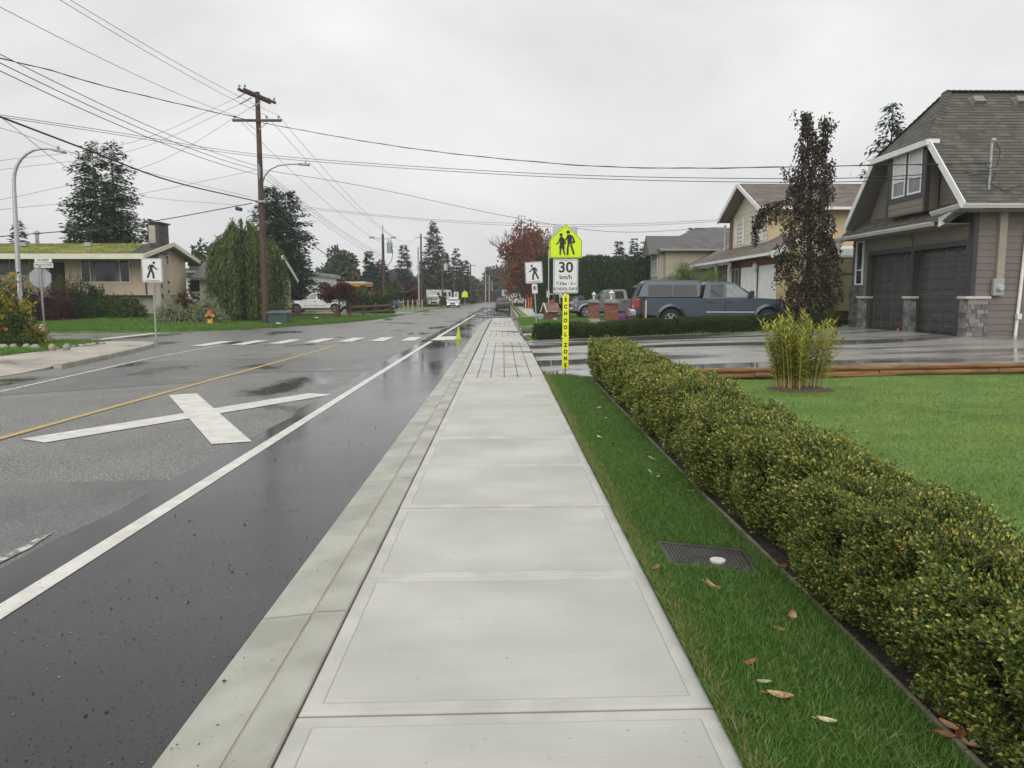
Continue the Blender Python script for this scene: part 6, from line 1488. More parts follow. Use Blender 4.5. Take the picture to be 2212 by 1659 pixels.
# ================================================================ LEFT SIDE: MOSS-ROOFED HOUSE
stucco_t = mat("stucco_tan", (.62, .50, .375), (.68, .555, .42), scale=1.2, rough=.85, bump=.35, bscale=40)
cream_trim = mat("trim_pale_yellow", (.66, .64, .48), (.72, .70, .54), scale=2, rough=.5)
moss = mat("moss_roof", (.12, .14, .02), (.23, .25, .03), scale=.9, rough=.95, bump=1, bscale=9, bdist=.06, detail=9, speck=(2.2, (.07, .075, .05), .57, .8))
tar = mat("tar_roof", (.045, .043, .040), (.065, .062, .058), scale=2, rough=.85)
chim_m = mat("chimney_block", (.10, .09, .075), (.045, .042, .038), scale=2.5, rough=.85, bump=.5, bscale=20)
chim_w = mat("chimney_white", (.44, .42, .37), (.36, .34, .29), scale=3, rough=.8)
t = thing("mossy_house", "tan stucco split-level house under a low roof covered in yellow-green moss", "house", (-24, 50, .3))
Hm = lambda name, mb, m, **k: build(name, mb, m, t, fix=k.pop('fix', False), **k)
GXL = -22.3
mb = MB(); mb.box(-27.8, GXL, 49.6, 54.8, 1.67, 4.3); mb.box(-48, -27.8, 51.0, 54.8, .2, 4.3); mb.prism([(GXL, 49.6, 4.3), (GXL, 54.8, 4.3), (GXL, 54.2, 4.36), (GXL, 51.5, 4.98), (GXL, 48.9, 4.36)], (-.3, 0, 0)); Hm("wall", mb, stucco_t)
mb = MB(); cells(mb, frame((-27.8, 50.28, .2), (1, 0, 0), (0, 0, 1)), rect(5.4, 1.47), 0, .25, off1=.03); mb.box(-27.8, GXL - .1, 50.3, 54.7, .2, 1.67); cells(mb, frame((GXL - .08, 50.3, .2), (0, 1, 0), (0, 0, 1)), rect(4.4, 1.47), 0, .25, off1=.03); Hm("lower_siding", mb, mat("siding_offwhite", (.42, .40, .32), (.47, .45, .37), scale=2, rough=.6))
ff = frame((-27.8, 49.595, 0), (1, 0, 0), (0, 0, 1))
w_ = window(t, ff, 1.0, 2.44, 3.15, 1.5, bar_v=(.62, 2.50), fw=.09, proud=.05, fm=cream_trim)
for x_ in (1.72, 3.23): mb = MB(); slab(mb, ff, rect(.22, 1.3, x_, 2.53), .01, off=.016); build("curtain", mb, mat("curtain_pale", (.16, .19, .18), rough=.5), w_)
window(t, frame((-27.8, 50.25, 0), (1, 0, 0), (0, 0, 1)), 3.0, .75, 1.4, .75, bar_v=(.7,), fw=.07, proud=.05, fm=cream_trim)
fl_ = frame((-48, 50.995, 0), (1, 0, 0), (0, 0, 1)); window(t, fl_, 14.6, 2.9, 2.6, 1.15, bar_v=(1.3,), fw=.08, proud=.05, fm=cream_trim, gm=glass_mid)
mb = MB(); slab(mb, fl_, rect(1.75, 2.2, 18.45, 1.6), .02, off=.02); d_ = Hm("front_entry", mb, mat("porch_shade", (.045, .052, .05), rough=.6)); mb = MB(); slab(mb, fl_, rect(1.2, .75, 18.9, 1.6), .03, off=.05); build("porch_rail", mb, mat("rail_brown", (.10, .05, .035), rough=.6), d_)  # open porch's shade painted as a flat dark panel, brown railing below
mb = MB()
e0, r0, e1 = (47.3, 4.16), (51.5, 5.02), (55.8, 4.16)
mb.prism([(-21.72, *e0), (-21.72, *r0), (-21.72, r0[0], r0[1] - .14), (-21.72, e0[0], e0[1] - .14)], (-28, 0, 0)); mb.prism([(-21.72, *e1), (-21.72, *r0), (-21.72, r0[0], r0[1] - .14), (-21.72, e1[0], e1[1] - .14)], (-28, 0, 0)); rf = Hm("roof", mb, tar, fix=True)
mb = MB(); q0, q1 = (47.42, 4.19), (51.45, 5.01); mb.prism([(-22.6, *q0), (-23.3, *q1), (-23.3, q1[0], q1[1] + .035), (-22.6, q0[0], q0[1] + .035)], (-26, 0, 0)); build("moss", mb, moss, rf)
gg = np.random.default_rng(9); n = 6500; x = gg.uniform(-49, -22.9, n); u = gg.uniform(0, 1, n); k = (np.sin(x * 1.7) + np.sin(x * .6 + u * 5) + gg.normal(0, .7, n)) > -.6; x, u = x[k], u[k]
pp = np.stack([x, 47.42 + 4.0 * u, 4.22 + .82 * u], 1); dn = unit(rnd_dirs(gg, len(x)) * .8 + np.array([0, -.2, 1.])); V, F = leaf_arrays(pp, dn, rnd_dirs(gg, len(x)), gg.uniform(.02, .05, len(x)), gg.uniform(.05, .12, len(x)))
np_build("moss_tufts", V, F, mat("moss_tuft", (.2, .24, .03), isl=[(.10, .12, .018), (.18, .21, .024), (.27, .29, .035), (.20, .17, .05)], scale=.5, clump=.3, rough=.9), rf)
mb = MB(); mb.box(-50, -21.7, 47.18, 47.29, 3.84, 4.16); mb.beam((-21.66, 47.2, 4.0), (-21.66, 51.5, 4.99), .08, .26); mb.beam((-21.66, 55.85, 4.0), (-21.66, 51.5, 4.99), .08, .26); Hm("fascia", mb, cream_trim)
mb = MB(); mb.prism([(-21.75, 47.4, 3.98), (-21.75, 51.5, 4.93), (-21.75, 55.7, 3.98), (-21.75, 55.7, 3.94), (-21.75, 51.5, 4.89), (-21.75, 47.4, 3.94)], (-.6, 0, 0)); mb.box(-50, -22.0, 47.4, 49.6, 3.93, 3.96); Hm("soffit", mb, mat("soffit_tan", (.30, .25, .19), rough=.7))
mb = MB(); mb.box(-22.35, -21.72, 49.55, 51.0, 4.3, 6.18); ch = Hm("chimney", mb, chim_m, bevel=.02)
mb = MB(); mb.box(-22.36, -21.95, 49.535, 49.548, 4.95, 6.05); build("pale_panel", mb, chim_w, ch); mb = MB(); mb.box(-22.45, -21.62, 49.45, 51.1, 6.18, 6.27); build("cap", mb, tar, ch); mb = MB(); mb.box(-21.725, -21.705, 50.45, 50.9, 5.75, 6.15); build("flue_opening", mb, black_m, ch)  # paler panel on the near face of the chimney
mb = MB(); mb.box(-22.3, -21.9, 49.75, 51.15, .3, 4.5); cb = Hm("chimney_breast", mb, mat("breast_white", (.46, .42, .34), (.52, .48, .40), scale=2, rough=.8))
rs = random.Random(2)
for k in range(11):
    mb = MB(); yy_ = rs.choice((49.8, 50.85)) + rs.uniform(-.03, .1); zz_ = .9 + k * .31; mb.box(-21.9, -21.87, yy_, yy_ + rs.uniform(.10, .26), zz_, zz_ + rs.uniform(.12, .26)); build("inset_brick", mb, chim_m, cb)
for x_, h_ in ((-30.6, .14), (-26.5, .14)): mb = MB(); mb.box(x_ - .2, x_ + .2, 50.0, 50.3, 4.78, 4.98 + h_ - .1); Hm("roof_vent", mb, galv_dull)
mb = MB(); mb.tube([(-30.0, 50.6, 4.9), (-30.0, 50.6, 5.55)], .11, n=10); mb.lathe([(.12, 0), (.22, .02), (.2, .14), (.05, .24), (0, .24)], (-30.0, 50.6, 5.55), n=12); Hm("vent_pipe", mb, mat("vent_rust", (.22, .13, .06), (.45, .46, .46), scale=2, rough=.5), smooth=40)
mb = MB(); mb.tube([(GXL - .5, 49.2, 3.9), (GXL - .4, 49.5, 3.7), (GXL - .4, 49.55, 1.75), (GXL - .1, 50.2, 1.5)], .04, n=6); Hm("downspout", mb, mat("spout_brown", (.08, .04, .03), rough=.5))
mb = MB(); mb.box(-22.6, -18.2, 56.0, 59, 3.76, 4.16); Hm("carport_roof", mb, mat("carport_brown", (.09, .06, .045), rough=.7)); mb = MB(); mb.box(-22.5, -18.2, 55.95, 56.1, 3.45, 3.74); Hm("carport_beam", mb, cream_trim)
mb = MB(); mb.box(-22.5, -18.2, 56.0, 56.06, 1.95, 2.95); Hm("balcony_rail", mb, mat("rail_black", (.02, .02, .021), rough=.6)); mb = MB(); mb.box(-22.5, -18.2, 55.9, 59, 1.78, 1.94); Hm("balcony_deck", mb, cream_trim); mb = MB(); mb.box(-22.45, -18.3, 58.5, 58.8, .2, 3.76); Hm("carport_wall", mb, mat("carport_dark", (.06, .06, .058), (.12, .12, .11), scale=1, rough=.8))

# stucco garage with gable half hidden by the willow
t2 = thing("small_garage", "off-white stucco garage with a gable roof half hidden behind the weeping willow", "garage", (-17, 58, .2)); fx_ = -16.55
mb = MB(); mb.prism([(fx_, 56.5, .1), (fx_, 60.6, .1), (fx_, 60.6, 2.85), (fx_, 57.2, 4.3), (fx_, 54.0, 2.85), (fx_, 54.0, .1)], (-4.5, 0, 0)); build("wall", mb, mat("stucco_offwhite", (.44, .42, .36), (.50, .48, .42), scale=1.5, rough=.8), t2)
mb = MB(); mb.prism([(fx_ + .4, 61.1, 2.70), (fx_ + .4, 57.2, 4.42), (fx_ + .4, 53.4, 2.70), (fx_ + .4, 53.4, 2.86), (fx_ + .4, 57.2, 4.60), (fx_ + .4, 61.1, 2.86)], (-5.3, 0, 0)); build("roof", mb, shingle_g, t2)
mb = MB(); mb.beam((fx_ + .44, 61.15, 2.74), (fx_ + .44, 57.2, 4.48), .06, .24); mb.beam((fx_ + .44, 53.3, 2.74), (fx_ + .44, 57.2, 4.48), .06, .24); build("rake_board", mb, white_trim, t2); mb = MB(); mb.box(fx_ + .005, fx_ + .06, 59.3, 60.3, .2, 2.2); build("side_door", mb, mat("door_sand", (.38, .28, .17), rough=.6), t2)

# ---- white house beyond, and the low houses behind it
t3 = thing("white_house", "long low white house with grey metal-edged roof behind the white pickup", "house", (-24, 85, 0)); X3 = -24.0
mb = MB(); mb.box(-40, X3, 85, 112, 0, 4.1); build("wall", mb, mat("stucco_white", (.76, .76, .74), (.80, .80, .78), scale=1, rough=.8), t3)
mb = MB(); mb.box(-41, X3 + .35, 83.5, 113.5, 4.12, 4.5); build("roof", mb, mat("roof_metal", (.22, .24, .26), (.30, .32, .34), scale=1, stretch=(1, 1, 10), rough=.5), t3); mb = MB(); mb.box(-41, X3 + .2, 83.3, 113.4, 4.5, 4.62); build("roof_edge", mb, mat("roof_light", (.45, .47, .48), rough=.5), t3)
f3 = frame((X3 + .005, 85, 0), (0, 1, 0), (0, 0, 1)); window(t3, f3, 10.5, 2.3, 1.4, 1.3, bar_v=(.7,), fw=.1, proud=.06)
mb = MB(); slab(mb, f3, rect(4.2, 2.2, 9.8, 0), .04, off=.05); build("garage_door", mb, mat("door_steel", (.14, .155, .17), rough=.5), t3)
mb = MB(); mb.tube([(X3 + .3, 93.5, 4.1), (X3 + .1, 92.6, 3.9), (X3 + .08, 92.6, 0)], .07, n=6); build("downspout", mb, white_trim, t3)
t4 = thing("orange_house", "low house with an orange fascia beyond the white house", "house", (-22, 116, 0)); mb = MB(); mb.box(-34, -21.0, 116, 134, 0, 3.2); build("wall", mb, mat("wall_brown", (.14, .11, .09), rough=.8), t4)
mb = MB(); mb.box(-35, -20.3, 114.5, 135, 3.55, 3.75); build("roof", mb, mat("roof_white", (.58, .58, .57), rough=.6), t4); mb = MB(); mb.box(-35, -20.25, 114.4, 135.1, 3.05, 3.55); build("fascia", mb, mat("fascia_orange", (.50, .22, .035), (.42, .19, .04), scale=.8, rough=.6), t4)
t5 = thing("flat_roof_house", "long low white-roofed house with vent pipes above the orange fascia", "house", (-26, 140, 0)); mb = MB(); mb.box(-42, -23, 140, 160, 0, 4.3); build("wall", mb, mat("wall_dim", (.20, .16, .14), rough=.8), t5); mb = MB(); mb.prism([(-22.5, 138, 4.3), (-22.5, 162, 4.3), (-32, 162, 5.3), (-32, 138, 5.3)], (0, 0, .3)); build("roof", mb, mat("roof_pale", (.52, .52, .53), rough=.6), t5)
for x_ in (-29.0, -27.2): mb = MB(); mb.tube([(x_, 139, 4.8), (x_, 139, 6.6)], .22, n=8); build("vent_pipe", mb, white_trim, t5)
t6 = thing("dark_gable_house", "dark brown house with white window bays far behind the second wooden pole", "house", (-18, 150, 0)); mb = MB(); mb.box(-27, -16.5, 150, 160, 0, 4.6); mb.prism([(-28, 149.5, 4.5), (-16, 149.5, 4.5), (-20.5, 149.5, 7.0)], (0, 11, 0)); build("wall", mb, mat("wall_darkbrown", (.035, .028, .028), rough=.8), t6); mb = MB(); mb.box(-17.6, -17.0, 149.9, 149.98, 1.4, 3.8); build("window", mb, white_trim, t6)
t7 = thing("far_white_house", "small white house with upper windows between the trees behind the left poles", "house", (-27, 190, 0)); mb = MB(); mb.box(-31, -23, 190, 197, 0, 6.0); build("wall", mb, white_trim, t7); mb = MB(); mb.box(-29.5, -27.5, 189.9, 189.97, 3.9, 5.2); build("window", mb, glass, t7); mb = MB(); mb.prism([(-31.5, 189.5, 6.0), (-22.5, 189.5, 6.0), (-27, 189.5, 7.6)], (0, 8, 0)); build("roof", mb, shingle_b, t7)

# ================================================================ FENCES
fence_m = mat("fence_wood", (.11, .045, .028), (.16, .07, .042), scale=3, stretch=(1, 1, 4), rough=.75)
t = thing("rail_fence", "low reddish two-rail wooden fence in front of the white pickup", "fence", (-15, 57.5, .05))
posts = [(-19.3, 57.2), (-15.05, 57.2), (-12.3, 57.3)]
for x_, y_ in posts: mb = MB(); mb.box(x_ - .09, x_ + .09, y_ - .09, y_ + .09, -.1, .92); build("post", mb, fence_m, t, bevel=.02)
for (a_, b_) in zip(posts, posts[1:]):
    for z_ in (.25, .66): mb = MB(); mb.beam((a_[0] + .02, a_[1] - .02, z_), (b_[0] - .02, b_[1] + .02, z_ + .02), .06, .13); build("rail", mb, fence_m, t)
t = thing("rail_fence", "short grey-brown rail fence stepping back beside the little purple maple", "fence", (-11.6, 59, .0))
posts = [(-11.6, 58.6), (-11.0, 61.0), (-10.7, 65), (-10.2, 70)]
for x_, y_ in posts: mb = MB(); mb.box(x_ - .08, x_ + .08, y_ - .08, y_ + .08, -.1, 1.05); build("post", mb, fence_m, t, bevel=.02)
for (a_, b_) in zip(posts, posts[1:]):
    for z_ in (.35, .8): mb = MB(); mb.beam((*a_, z_), (*b_, z_ + .02), .06, .13); build("rail", mb, mat("rail_grey", (.14, .085, .06), (.19, .12, .09), scale=3, rough=.8), t)
t = thing("picket_fence", "short weathered picket fence beside the blue hatchback", "fence", (-12.0, 103, .0))
for k in range(6): mb = MB(); x_ = -13.9 + k * .62; mb.prism([(x_ - .08, 103, 0), (x_ + .08, 103, 0), (x_ + .08, 103, 1.05), (x_, 103, 1.25), (x_ - .08, 103, 1.05)], (0, .05, 0)); build("picket", mb, mat("picket_wood", (.38, .31, .19), rough=.8), t)
for z_ in (.3, .85): mb = MB(); mb.box(-14.1, -10.6, 103.06, 103.12, z_, z_ + .14); build("rail", mb, fence_m, t)

# ================================================================ HYDRANT, TRANSFORMER BOX, STREET LAMP, STOP SIGN
hx, hy = -16.15, 42.7; hz = z_left(hx, hy) + .03
t = thing("fire_hydrant", "yellow fire hydrant with a red bonnet on the corner lawn", "fire hydrant", (hx, hy, hz)); hyd_y = mat("hydrant_yellow", (.70, .40, .03), (.62, .34, .03), scale=8, rough=.4); hyd_r = mat("hydrant_red", (.45, .03, .02), rough=.4)
mb = MB(); mb.lathe([(.20, 0), (.20, .05), (.15, .07), (.14, .10), (.14, .50), (.18, .53), (.18, .57), (.15, .58)], (hx, hy, hz), n=18); build("barrel", mb, hyd_y, t, smooth=35)
mb = MB(); mb.lathe([(.165, .58), (.165, .62), (.13, .69), (.07, .74), (.04, .75), (.04, .80), (0, .80)], (hx, hy, hz), n=18); build("bonnet", mb, hyd_r, t, smooth=35)
mb = MB(); mb.lathe([(.10, 0), (.10, -.20), (.085, -.22), (0, -.22)], (hx, hy, hz + .36), n=14, axis='y'); build("front_port", mb, plastic, t, smooth=35)
for sg in (1, -1): mb = MB(); mb.lathe([(.07, 0), (.07, sg * .22), (.05, sg * .25), (0, sg * .25)], (hx, hy, hz + .42), n=12, axis='x'); build("side_port", mb, hyd_y, t, smooth=35)
t = thing("transformer_box", "dark green metal utility box beside the foot of the wooden pole", "utility box", (-12.8, 44.2, 0)); gm_ = mat("box_green", (.030, .060, .058), (.040, .075, .070), scale=2, rough=.45)
zb_ = z_left(-12.8, 44) - .06; mb = MB(); mb.box(-13.35, -12.28, 43.9, 44.8, zb_, zb_ + .70); build("cabinet", mb, gm_, t, bevel=.02); mb = MB(); mb.prism([(-13.42, 43.8, zb_ + .70), (-12.21, 43.8, zb_ + .70), (-12.21, 44.9, zb_ + .80), (-13.42, 44.9, zb_ + .80)], (0, 0, .06)); build("lid", mb, mat("box_green_top", (.10, .15, .15), rough=.35), t, bevel=.015)

t = thing("street_lamp", "tall galvanized street lamp with a curved arm at the left edge", "street lamp", (-22.3, 36.3, 0))
yq = 36.3; pts = [P(50, 716, yq), P(47, 680, yq), P(40, 600, yq), P(34, 480, yq), P(30.5, 410, yq), P(30, 388, yq), P(32, 372, yq), P(37, 357, yq), P(46, 343, yq), P(58, 332, yq), P(72, 324.5, yq), P(88, 321.5, yq), P(104, 321, yq), P(118, 323.5, yq)]
rad = [.125, .12, .115, .10, .09, .085, .08, .075, .07, .065, .06, .055, .05, .045]
mb = MB(); mb.tube(pts, rad, n=12); build("pole", mb, galv, t, smooth=60)
mb = MB(); a_, b_ = P(113, 323.5, yq), P(140, 329, yq); mb.beam(a_, b_, .34, .10); mb.lathe([(.06, 0), (.06, .16), (0, .17)], tuple(P(126, 323, yq)), n=10); build("lamp_head", mb, galv_dull, t, bevel=.04)
mb = MB(); mb.box(-22.35, -21.95, 36.05, 36.45, -.05, .62); build("base_cabinet", mb, mat("cabinet_grey", (.32, .34, .33), (.40, .42, .41), scale=3, rough=.6), t, bevel=.02)

sx_, sy_ = -15.50, 26.2
t = thing("stop_sign", "back of a grey stop sign with KILLARNEY and STRATHCONA street-name blades on top", "road sign", (sx_, sy_, 0)); t.rotation_euler = (0, 0, 0)
mb = MB(); mb.lathe([(.032, -.1), (.032, 2.62), (0, 2.62)], (sx_, sy_, 0), n=12); build("pole", mb, galv_dull, t, smooth=40)
zc_ = 2.22; ang = R(42); u = Vector((math.cos(ang), math.sin(ang), 0)); nrm_ = Vector((-math.sin(ang), math.cos(ang), 0)); mb = MB(); c_ = Vector((sx_, sy_, zc_)) + nrm_ * .045
oc = [c_ + u * (.345 * math.cos(R(22.5 + 45 * k))) + Vector((0, 0, .345 * math.sin(R(22.5 + 45 * k)))) for k in range(8)]; mb.prism(oc, nrm_ * .005); build("stop_panel", mb, sign_grey, t)
mb = MB(); mb.lathe([(.05, 0), (.05, .1), (.04, .1)], (sx_, sy_, 2.56), n=8); build("bracket", mb, galv_dull, t)
grn = mat("sign_green", (.02, .12, .06), rough=.4)
for k, (word, z_, a_) in enumerate((("KILLARNEY", 2.80, -.10), ("STRATHCONA", 2.63, .12))):
    mb = MB(); ca, sa = math.cos(a_), math.sin(a_); w_, h_ = .60, .155
    q = lambda x, y: (sx_ + .12 + x * ca - y * sa, sy_ + x * sa + y * ca); mb.prism([(*q(-w_ / 2, -.012), z_ - h_ / 2), (*q(w_ / 2, -.012), z_ - h_ / 2), (*q(w_ / 2, -.012), z_ + h_ / 2), (*q(-w_ / 2, -.012), z_ + h_ / 2)], (-sa * .02, ca * .02, 0))
    bl = build("street_blade", mb, sign_white, t)
    o_ = text("lettering", word, .115, grn, bl, 0, 0, 0, bold=.002, sx=.74); o_.data.transform(Matrix.Translation((.12 - sa * -.015, -.0155 * ca, z_)) @ Matrix.Rotation(a_, 4, 'Z'))

# ================================================================ SHRUBS ON THE LEFT
burg = mat("leaf_burgundy", (.05, .02, .025), isl=[(.022, .008, .012), (.045, .014, .020), (.075, .022, .030), (.11, .04, .045)], scale=.8, clump=.3, rough=.55, spec=.18, transl=.2)
varieg = mat("leaf_variegated", (.2, .25, .15), isl=[(.09, .13, .06), (.18, .23, .10), (.34, .37, .21), (.50, .51, .35)], scale=.8, clump=.25, rough=.6, spec=.18, transl=.2)
olive = mat("leaf_olive", (.1, .1, .02), isl=[(.05, .055, .014), (.09, .095, .022), (.14, .13, .032), (.20, .16, .04)], scale=.8, clump=.3, rough=.55, spec=.18, transl=.2)
rust = mat("leaf_redbrown", (.08, .03, .02), isl=[(.035, .012, .010), (.07, .022, .016), (.11, .038, .022), (.13, .08, .03)], scale=.8, clump=.3, rough=.55, spec=.18, transl=.2)
def bpx(px, Y, ztop, wpx, kind, label, n=900, ls=.10, dep=None, seed=1, name="shrub", z=None, **k):
    p_ = P(px, 640, Y); z_ = (z_left(p_.x, Y) if p_.x < -9 else z_right(p_.x, Y)) if z is None else z; rx = wpx / 2 / 1661 * Y
    return bush(name, label, (p_.x, Y, z_ - .03), rx, dep or rx * .85, (P(px, ztop, Y).z - z_) / 1.02, n, ls, kind, seed=seed, **k)
bpx(105, 43.5, 624, 96, burg, "dark burgundy weeping maple bush left of the picture window", 1700, .10, seed=3, core_c=(.016, .008, .009), name="maple_bush")
bpx(148, 47.5, 600, 78, olive, "olive-green shrub rising behind the burgundy maple bush", 1000, .12, seed=4)
bpx(196, 47.2, 611, 70, dark_green, "tall dark green shrub under the left end of the picture window", 1100, .12, seed=5)
bpx(232, 46.0, 640, 66, mid_green, "mid-height green shrub below the picture window", 900, .11, seed=6)
bpx(276, 45.6, 645, 66, mid_green, "wide low green shrub at the corner of the mossy house", 900, .11, seed=7)
bpx(178, 45.0, 652, 70, dark_green, "low dark shrub between the burgundy bush and the picture window", 900, .11, seed=8)
bpx(25, 47.0, 612, 90, dark_green, "dark evergreen shrub behind the street lamp base", 1200, .13, seed=9)
bpx(366, 43.4, 653, 72, varieg, "grey-green variegated shrub beside the crosswalk sign pole", 1300, .075, seed=10, core_c=(.03, .035, .02))
bpx(447, 43.6, 644, 84, varieg, "larger pale variegated shrub behind the fire hydrant", 1600, .075, seed=11, core_c=(.03, .035, .02))
bpx(403, 45.0, 632, 50, rust, "reddish shrub between the two variegated shrubs", 700, .11, seed=12)
bpx(520, 47.0, 680, 34, mid_green, "small green plant at the foot of the willow", 300, .08, seed=13)
# flower bed by the left edge
yel = mat("leaf_yellow", (.3, .25, .03), isl=[(.07, .11, .02), (.14, .19, .03), (.30, .27, .035), (.46, .34, .05), (.40, .24, .05)], scale=1.1, clump=.3, rough=.55, spec=.18, transl=.35)
t = thing("yellow_shrub", "tall leggy shrub with yellow autumn leaves in front of the street lamp", "shrub", (-15.85, 25.0, .03)); gg = np.random.default_rng(41); mb = MB(); PP, TT = [], []
for k in range(20):
    a_ = gg.uniform(0, 6.28); r_ = gg.uniform(.1, .8); H_ = gg.uniform(1.3, 3.1) * (1.05 - .35 * r_); b = Vector((-15.9 + .3 * math.cos(a_), 25.0 + .25 * math.sin(a_), .0)); tip = Vector((-15.9 + r_ * 1.1 * math.cos(a_), 25 + r_ * .9 * math.sin(a_), H_))
    mid = b.lerp(tip, .55) + Vector((0, 0, .12)); mb.tube([b, mid, tip], [.02, .014, .006], n=5)
    for j in range(int(30 * (1.3 if H_ < 2.0 else .45))):
        f = gg.uniform(.12, 1) ** .8; q = b.lerp(mid, f / .55) if f < .55 else mid.lerp(tip, (f - .55) / .45); PP.append(np.array(q) + gg.normal(0, .09, 3)); TT.append(unit(gg.normal(0, 1, (1, 3)) + np.array([[0, 0, -.5]]))[0])
build("stems", mb, mat("stem_brown", (.10, .06, .035), rough=.8), t, fix=False); PP = np.array(PP); PP[:, 2] = np.maximum(PP[:, 2], .06); TT = np.array(TT); LL = gg.uniform(.11, .2, len(PP)); leaf_obj("leaves", PP, TT, rnd_dirs(gg, len(PP)), LL, LL * .85, yel, t)
bush("leafy_plant", "leafy green plant at the foot of the yellow autumn shrub", (-15.55, 24.7, .03), .55, .5, 1.0, 600, .10, mid_green, seed=42)
bush("leafy_plant", "smaller yellowing plant right of the yellow autumn shrub", (-14.95, 24.7, .03), .40, .4, .62, 320, .08, yel, seed=43)
orange_p = mat("flower_orange", (.7, .25, .03), isl=[(.62, .16, .02), (.75, .28, .035), (.80, .38, .06)], rough=.6, transl=.3)
bush("orange_flowers", "clump of orange dahlias at the left edge beside the rock border", (-15.85, 23.9, .03), .42, .4, .75, 500, .08, mid_green, seed=44, flowers=(orange_p, 70, .075), cat="flowers")
bush("bed_plant", "low green ground plant along the flower bed's rock border", (-15.3, 23.7, .03), 1.0, .35, .34, 700, .08, mid_green, seed=45, cat="plant")
rock_m = [mat("rock_tan", (.30, .25, .19), (.40, .35, .28), scale=5, rough=.8), mat("rock_grey", (.20, .20, .19), (.32, .32, .30), scale=5, rough=.8)]
def rock(name, x, y, z, sx_, sy_, sz_, m, label, group, seed):
    mb = MB(); rs = random.Random(seed); nu, nv = 10, 6; vs = [(0, 0, -sz_ * .5)]
    for i in range(1, nv):
        th = -math.pi / 2 + math.pi * i / nv
        for j in range(nu): f = 2 * math.pi * j / nu; k_ = 1 + rs.uniform(-.12, .12); vs.append((sx_ * k_ * math.cos(th) * math.cos(f), sy_ * k_ * math.cos(th) * math.sin(f), sz_ * math.sin(th) * k_))
    vs.append((0, 0, sz_)); top = len(vs) - 1
    fs = [(0, 1 + (j + 1) % nu, 1 + j) for j in range(nu)] + [(1 + (i - 1) * nu + j, 1 + (i - 1) * nu + (j + 1) % nu, 1 + i * nu + (j + 1) % nu, 1 + i * nu + j) for i in range(1, nv - 1) for j in range(nu)] + [(1 + (nv - 2) * nu + j, 1 + (nv - 2) * nu + (j + 1) % nu, top) for j in range(nu)]
    mb.add(vs, fs); o = build(name, mb, m, None, origin=(x, y, z), local=True, smooth=180); tag(o, label, "rock", group)
for i, (px_, w_) in enumerate(((12, 15), (30, 10), (53, 9), (80, 14), (113, 8), (140, 10))):
    p_ = P(px_, 757, 23.0); rock("border_rock", p_.x, 22.9 + .1 * (i % 3), .07, w_ / 1661 * 23 * .75, .14, .13, rock_m[i % 2], "rounded rock in the border of the corner flower bed", "rocks round the flower bed", i)
for i in range(20):
    f = i / 19; rock("edging_stone", -16.2 + 2.72 * min(1, f * 1.4) + .03 * math.sin(i * 2), 18.6 + 7.3 * f ** 1.1, .03, .12 + .03 * (i % 3), .09, .06, rock_m[(i * 7) % 2], "small stone lining the grass edge behind the opposite sidewalk", "stones along the opposite sidewalk", 50 + i)
t = thing("garden_ornament", "small white and brown ornament at the edge of the flower bed", "garden ornament", (-14.65, 24.6, .03)); mb = MB(); mb.tube([(-14.65, 24.6, 0), (-14.65, 24.6, .5)], .012, n=6); build("stake", mb, black_m, t); mb = MB(); mb.lathe([(.0, -.12), (.09, -.08), (.11, .02), (.06, .1), (0, .12)], (-14.62, 24.6, .60), n=10); build("bird_body", mb, mat("ornament_white", (.6, .57, .52), (.2, .07, .04), scale=9, rough=.5, lo=.5, hi=.56), t, smooth=180)
# litter on the corner lawn
for i, (px_, py_, Y_) in enumerate(((681, 686, 55.0), (598, 704, 43.0))):
    p_ = P(px_, py_, Y_); mb = MB(); z_ = z_left(p_.x, Y_) + .05; mb.add([(-.22, -.05, 0), (-.05, -.1, .07), (.2, -.06, .02), (.22, .1, .06), (0, .08, .1), (-.2, .1, .03)], [(0, 1, 4, 5), (1, 2, 3, 4)])
    tag(build("litter", mb, sign_white, None, origin=(p_.x, Y_, z_), local=True), ["scrap of white paper on the grass below the little purple maple", "scrap of white litter at the lawn edge near the green utility box"][i], "litter")
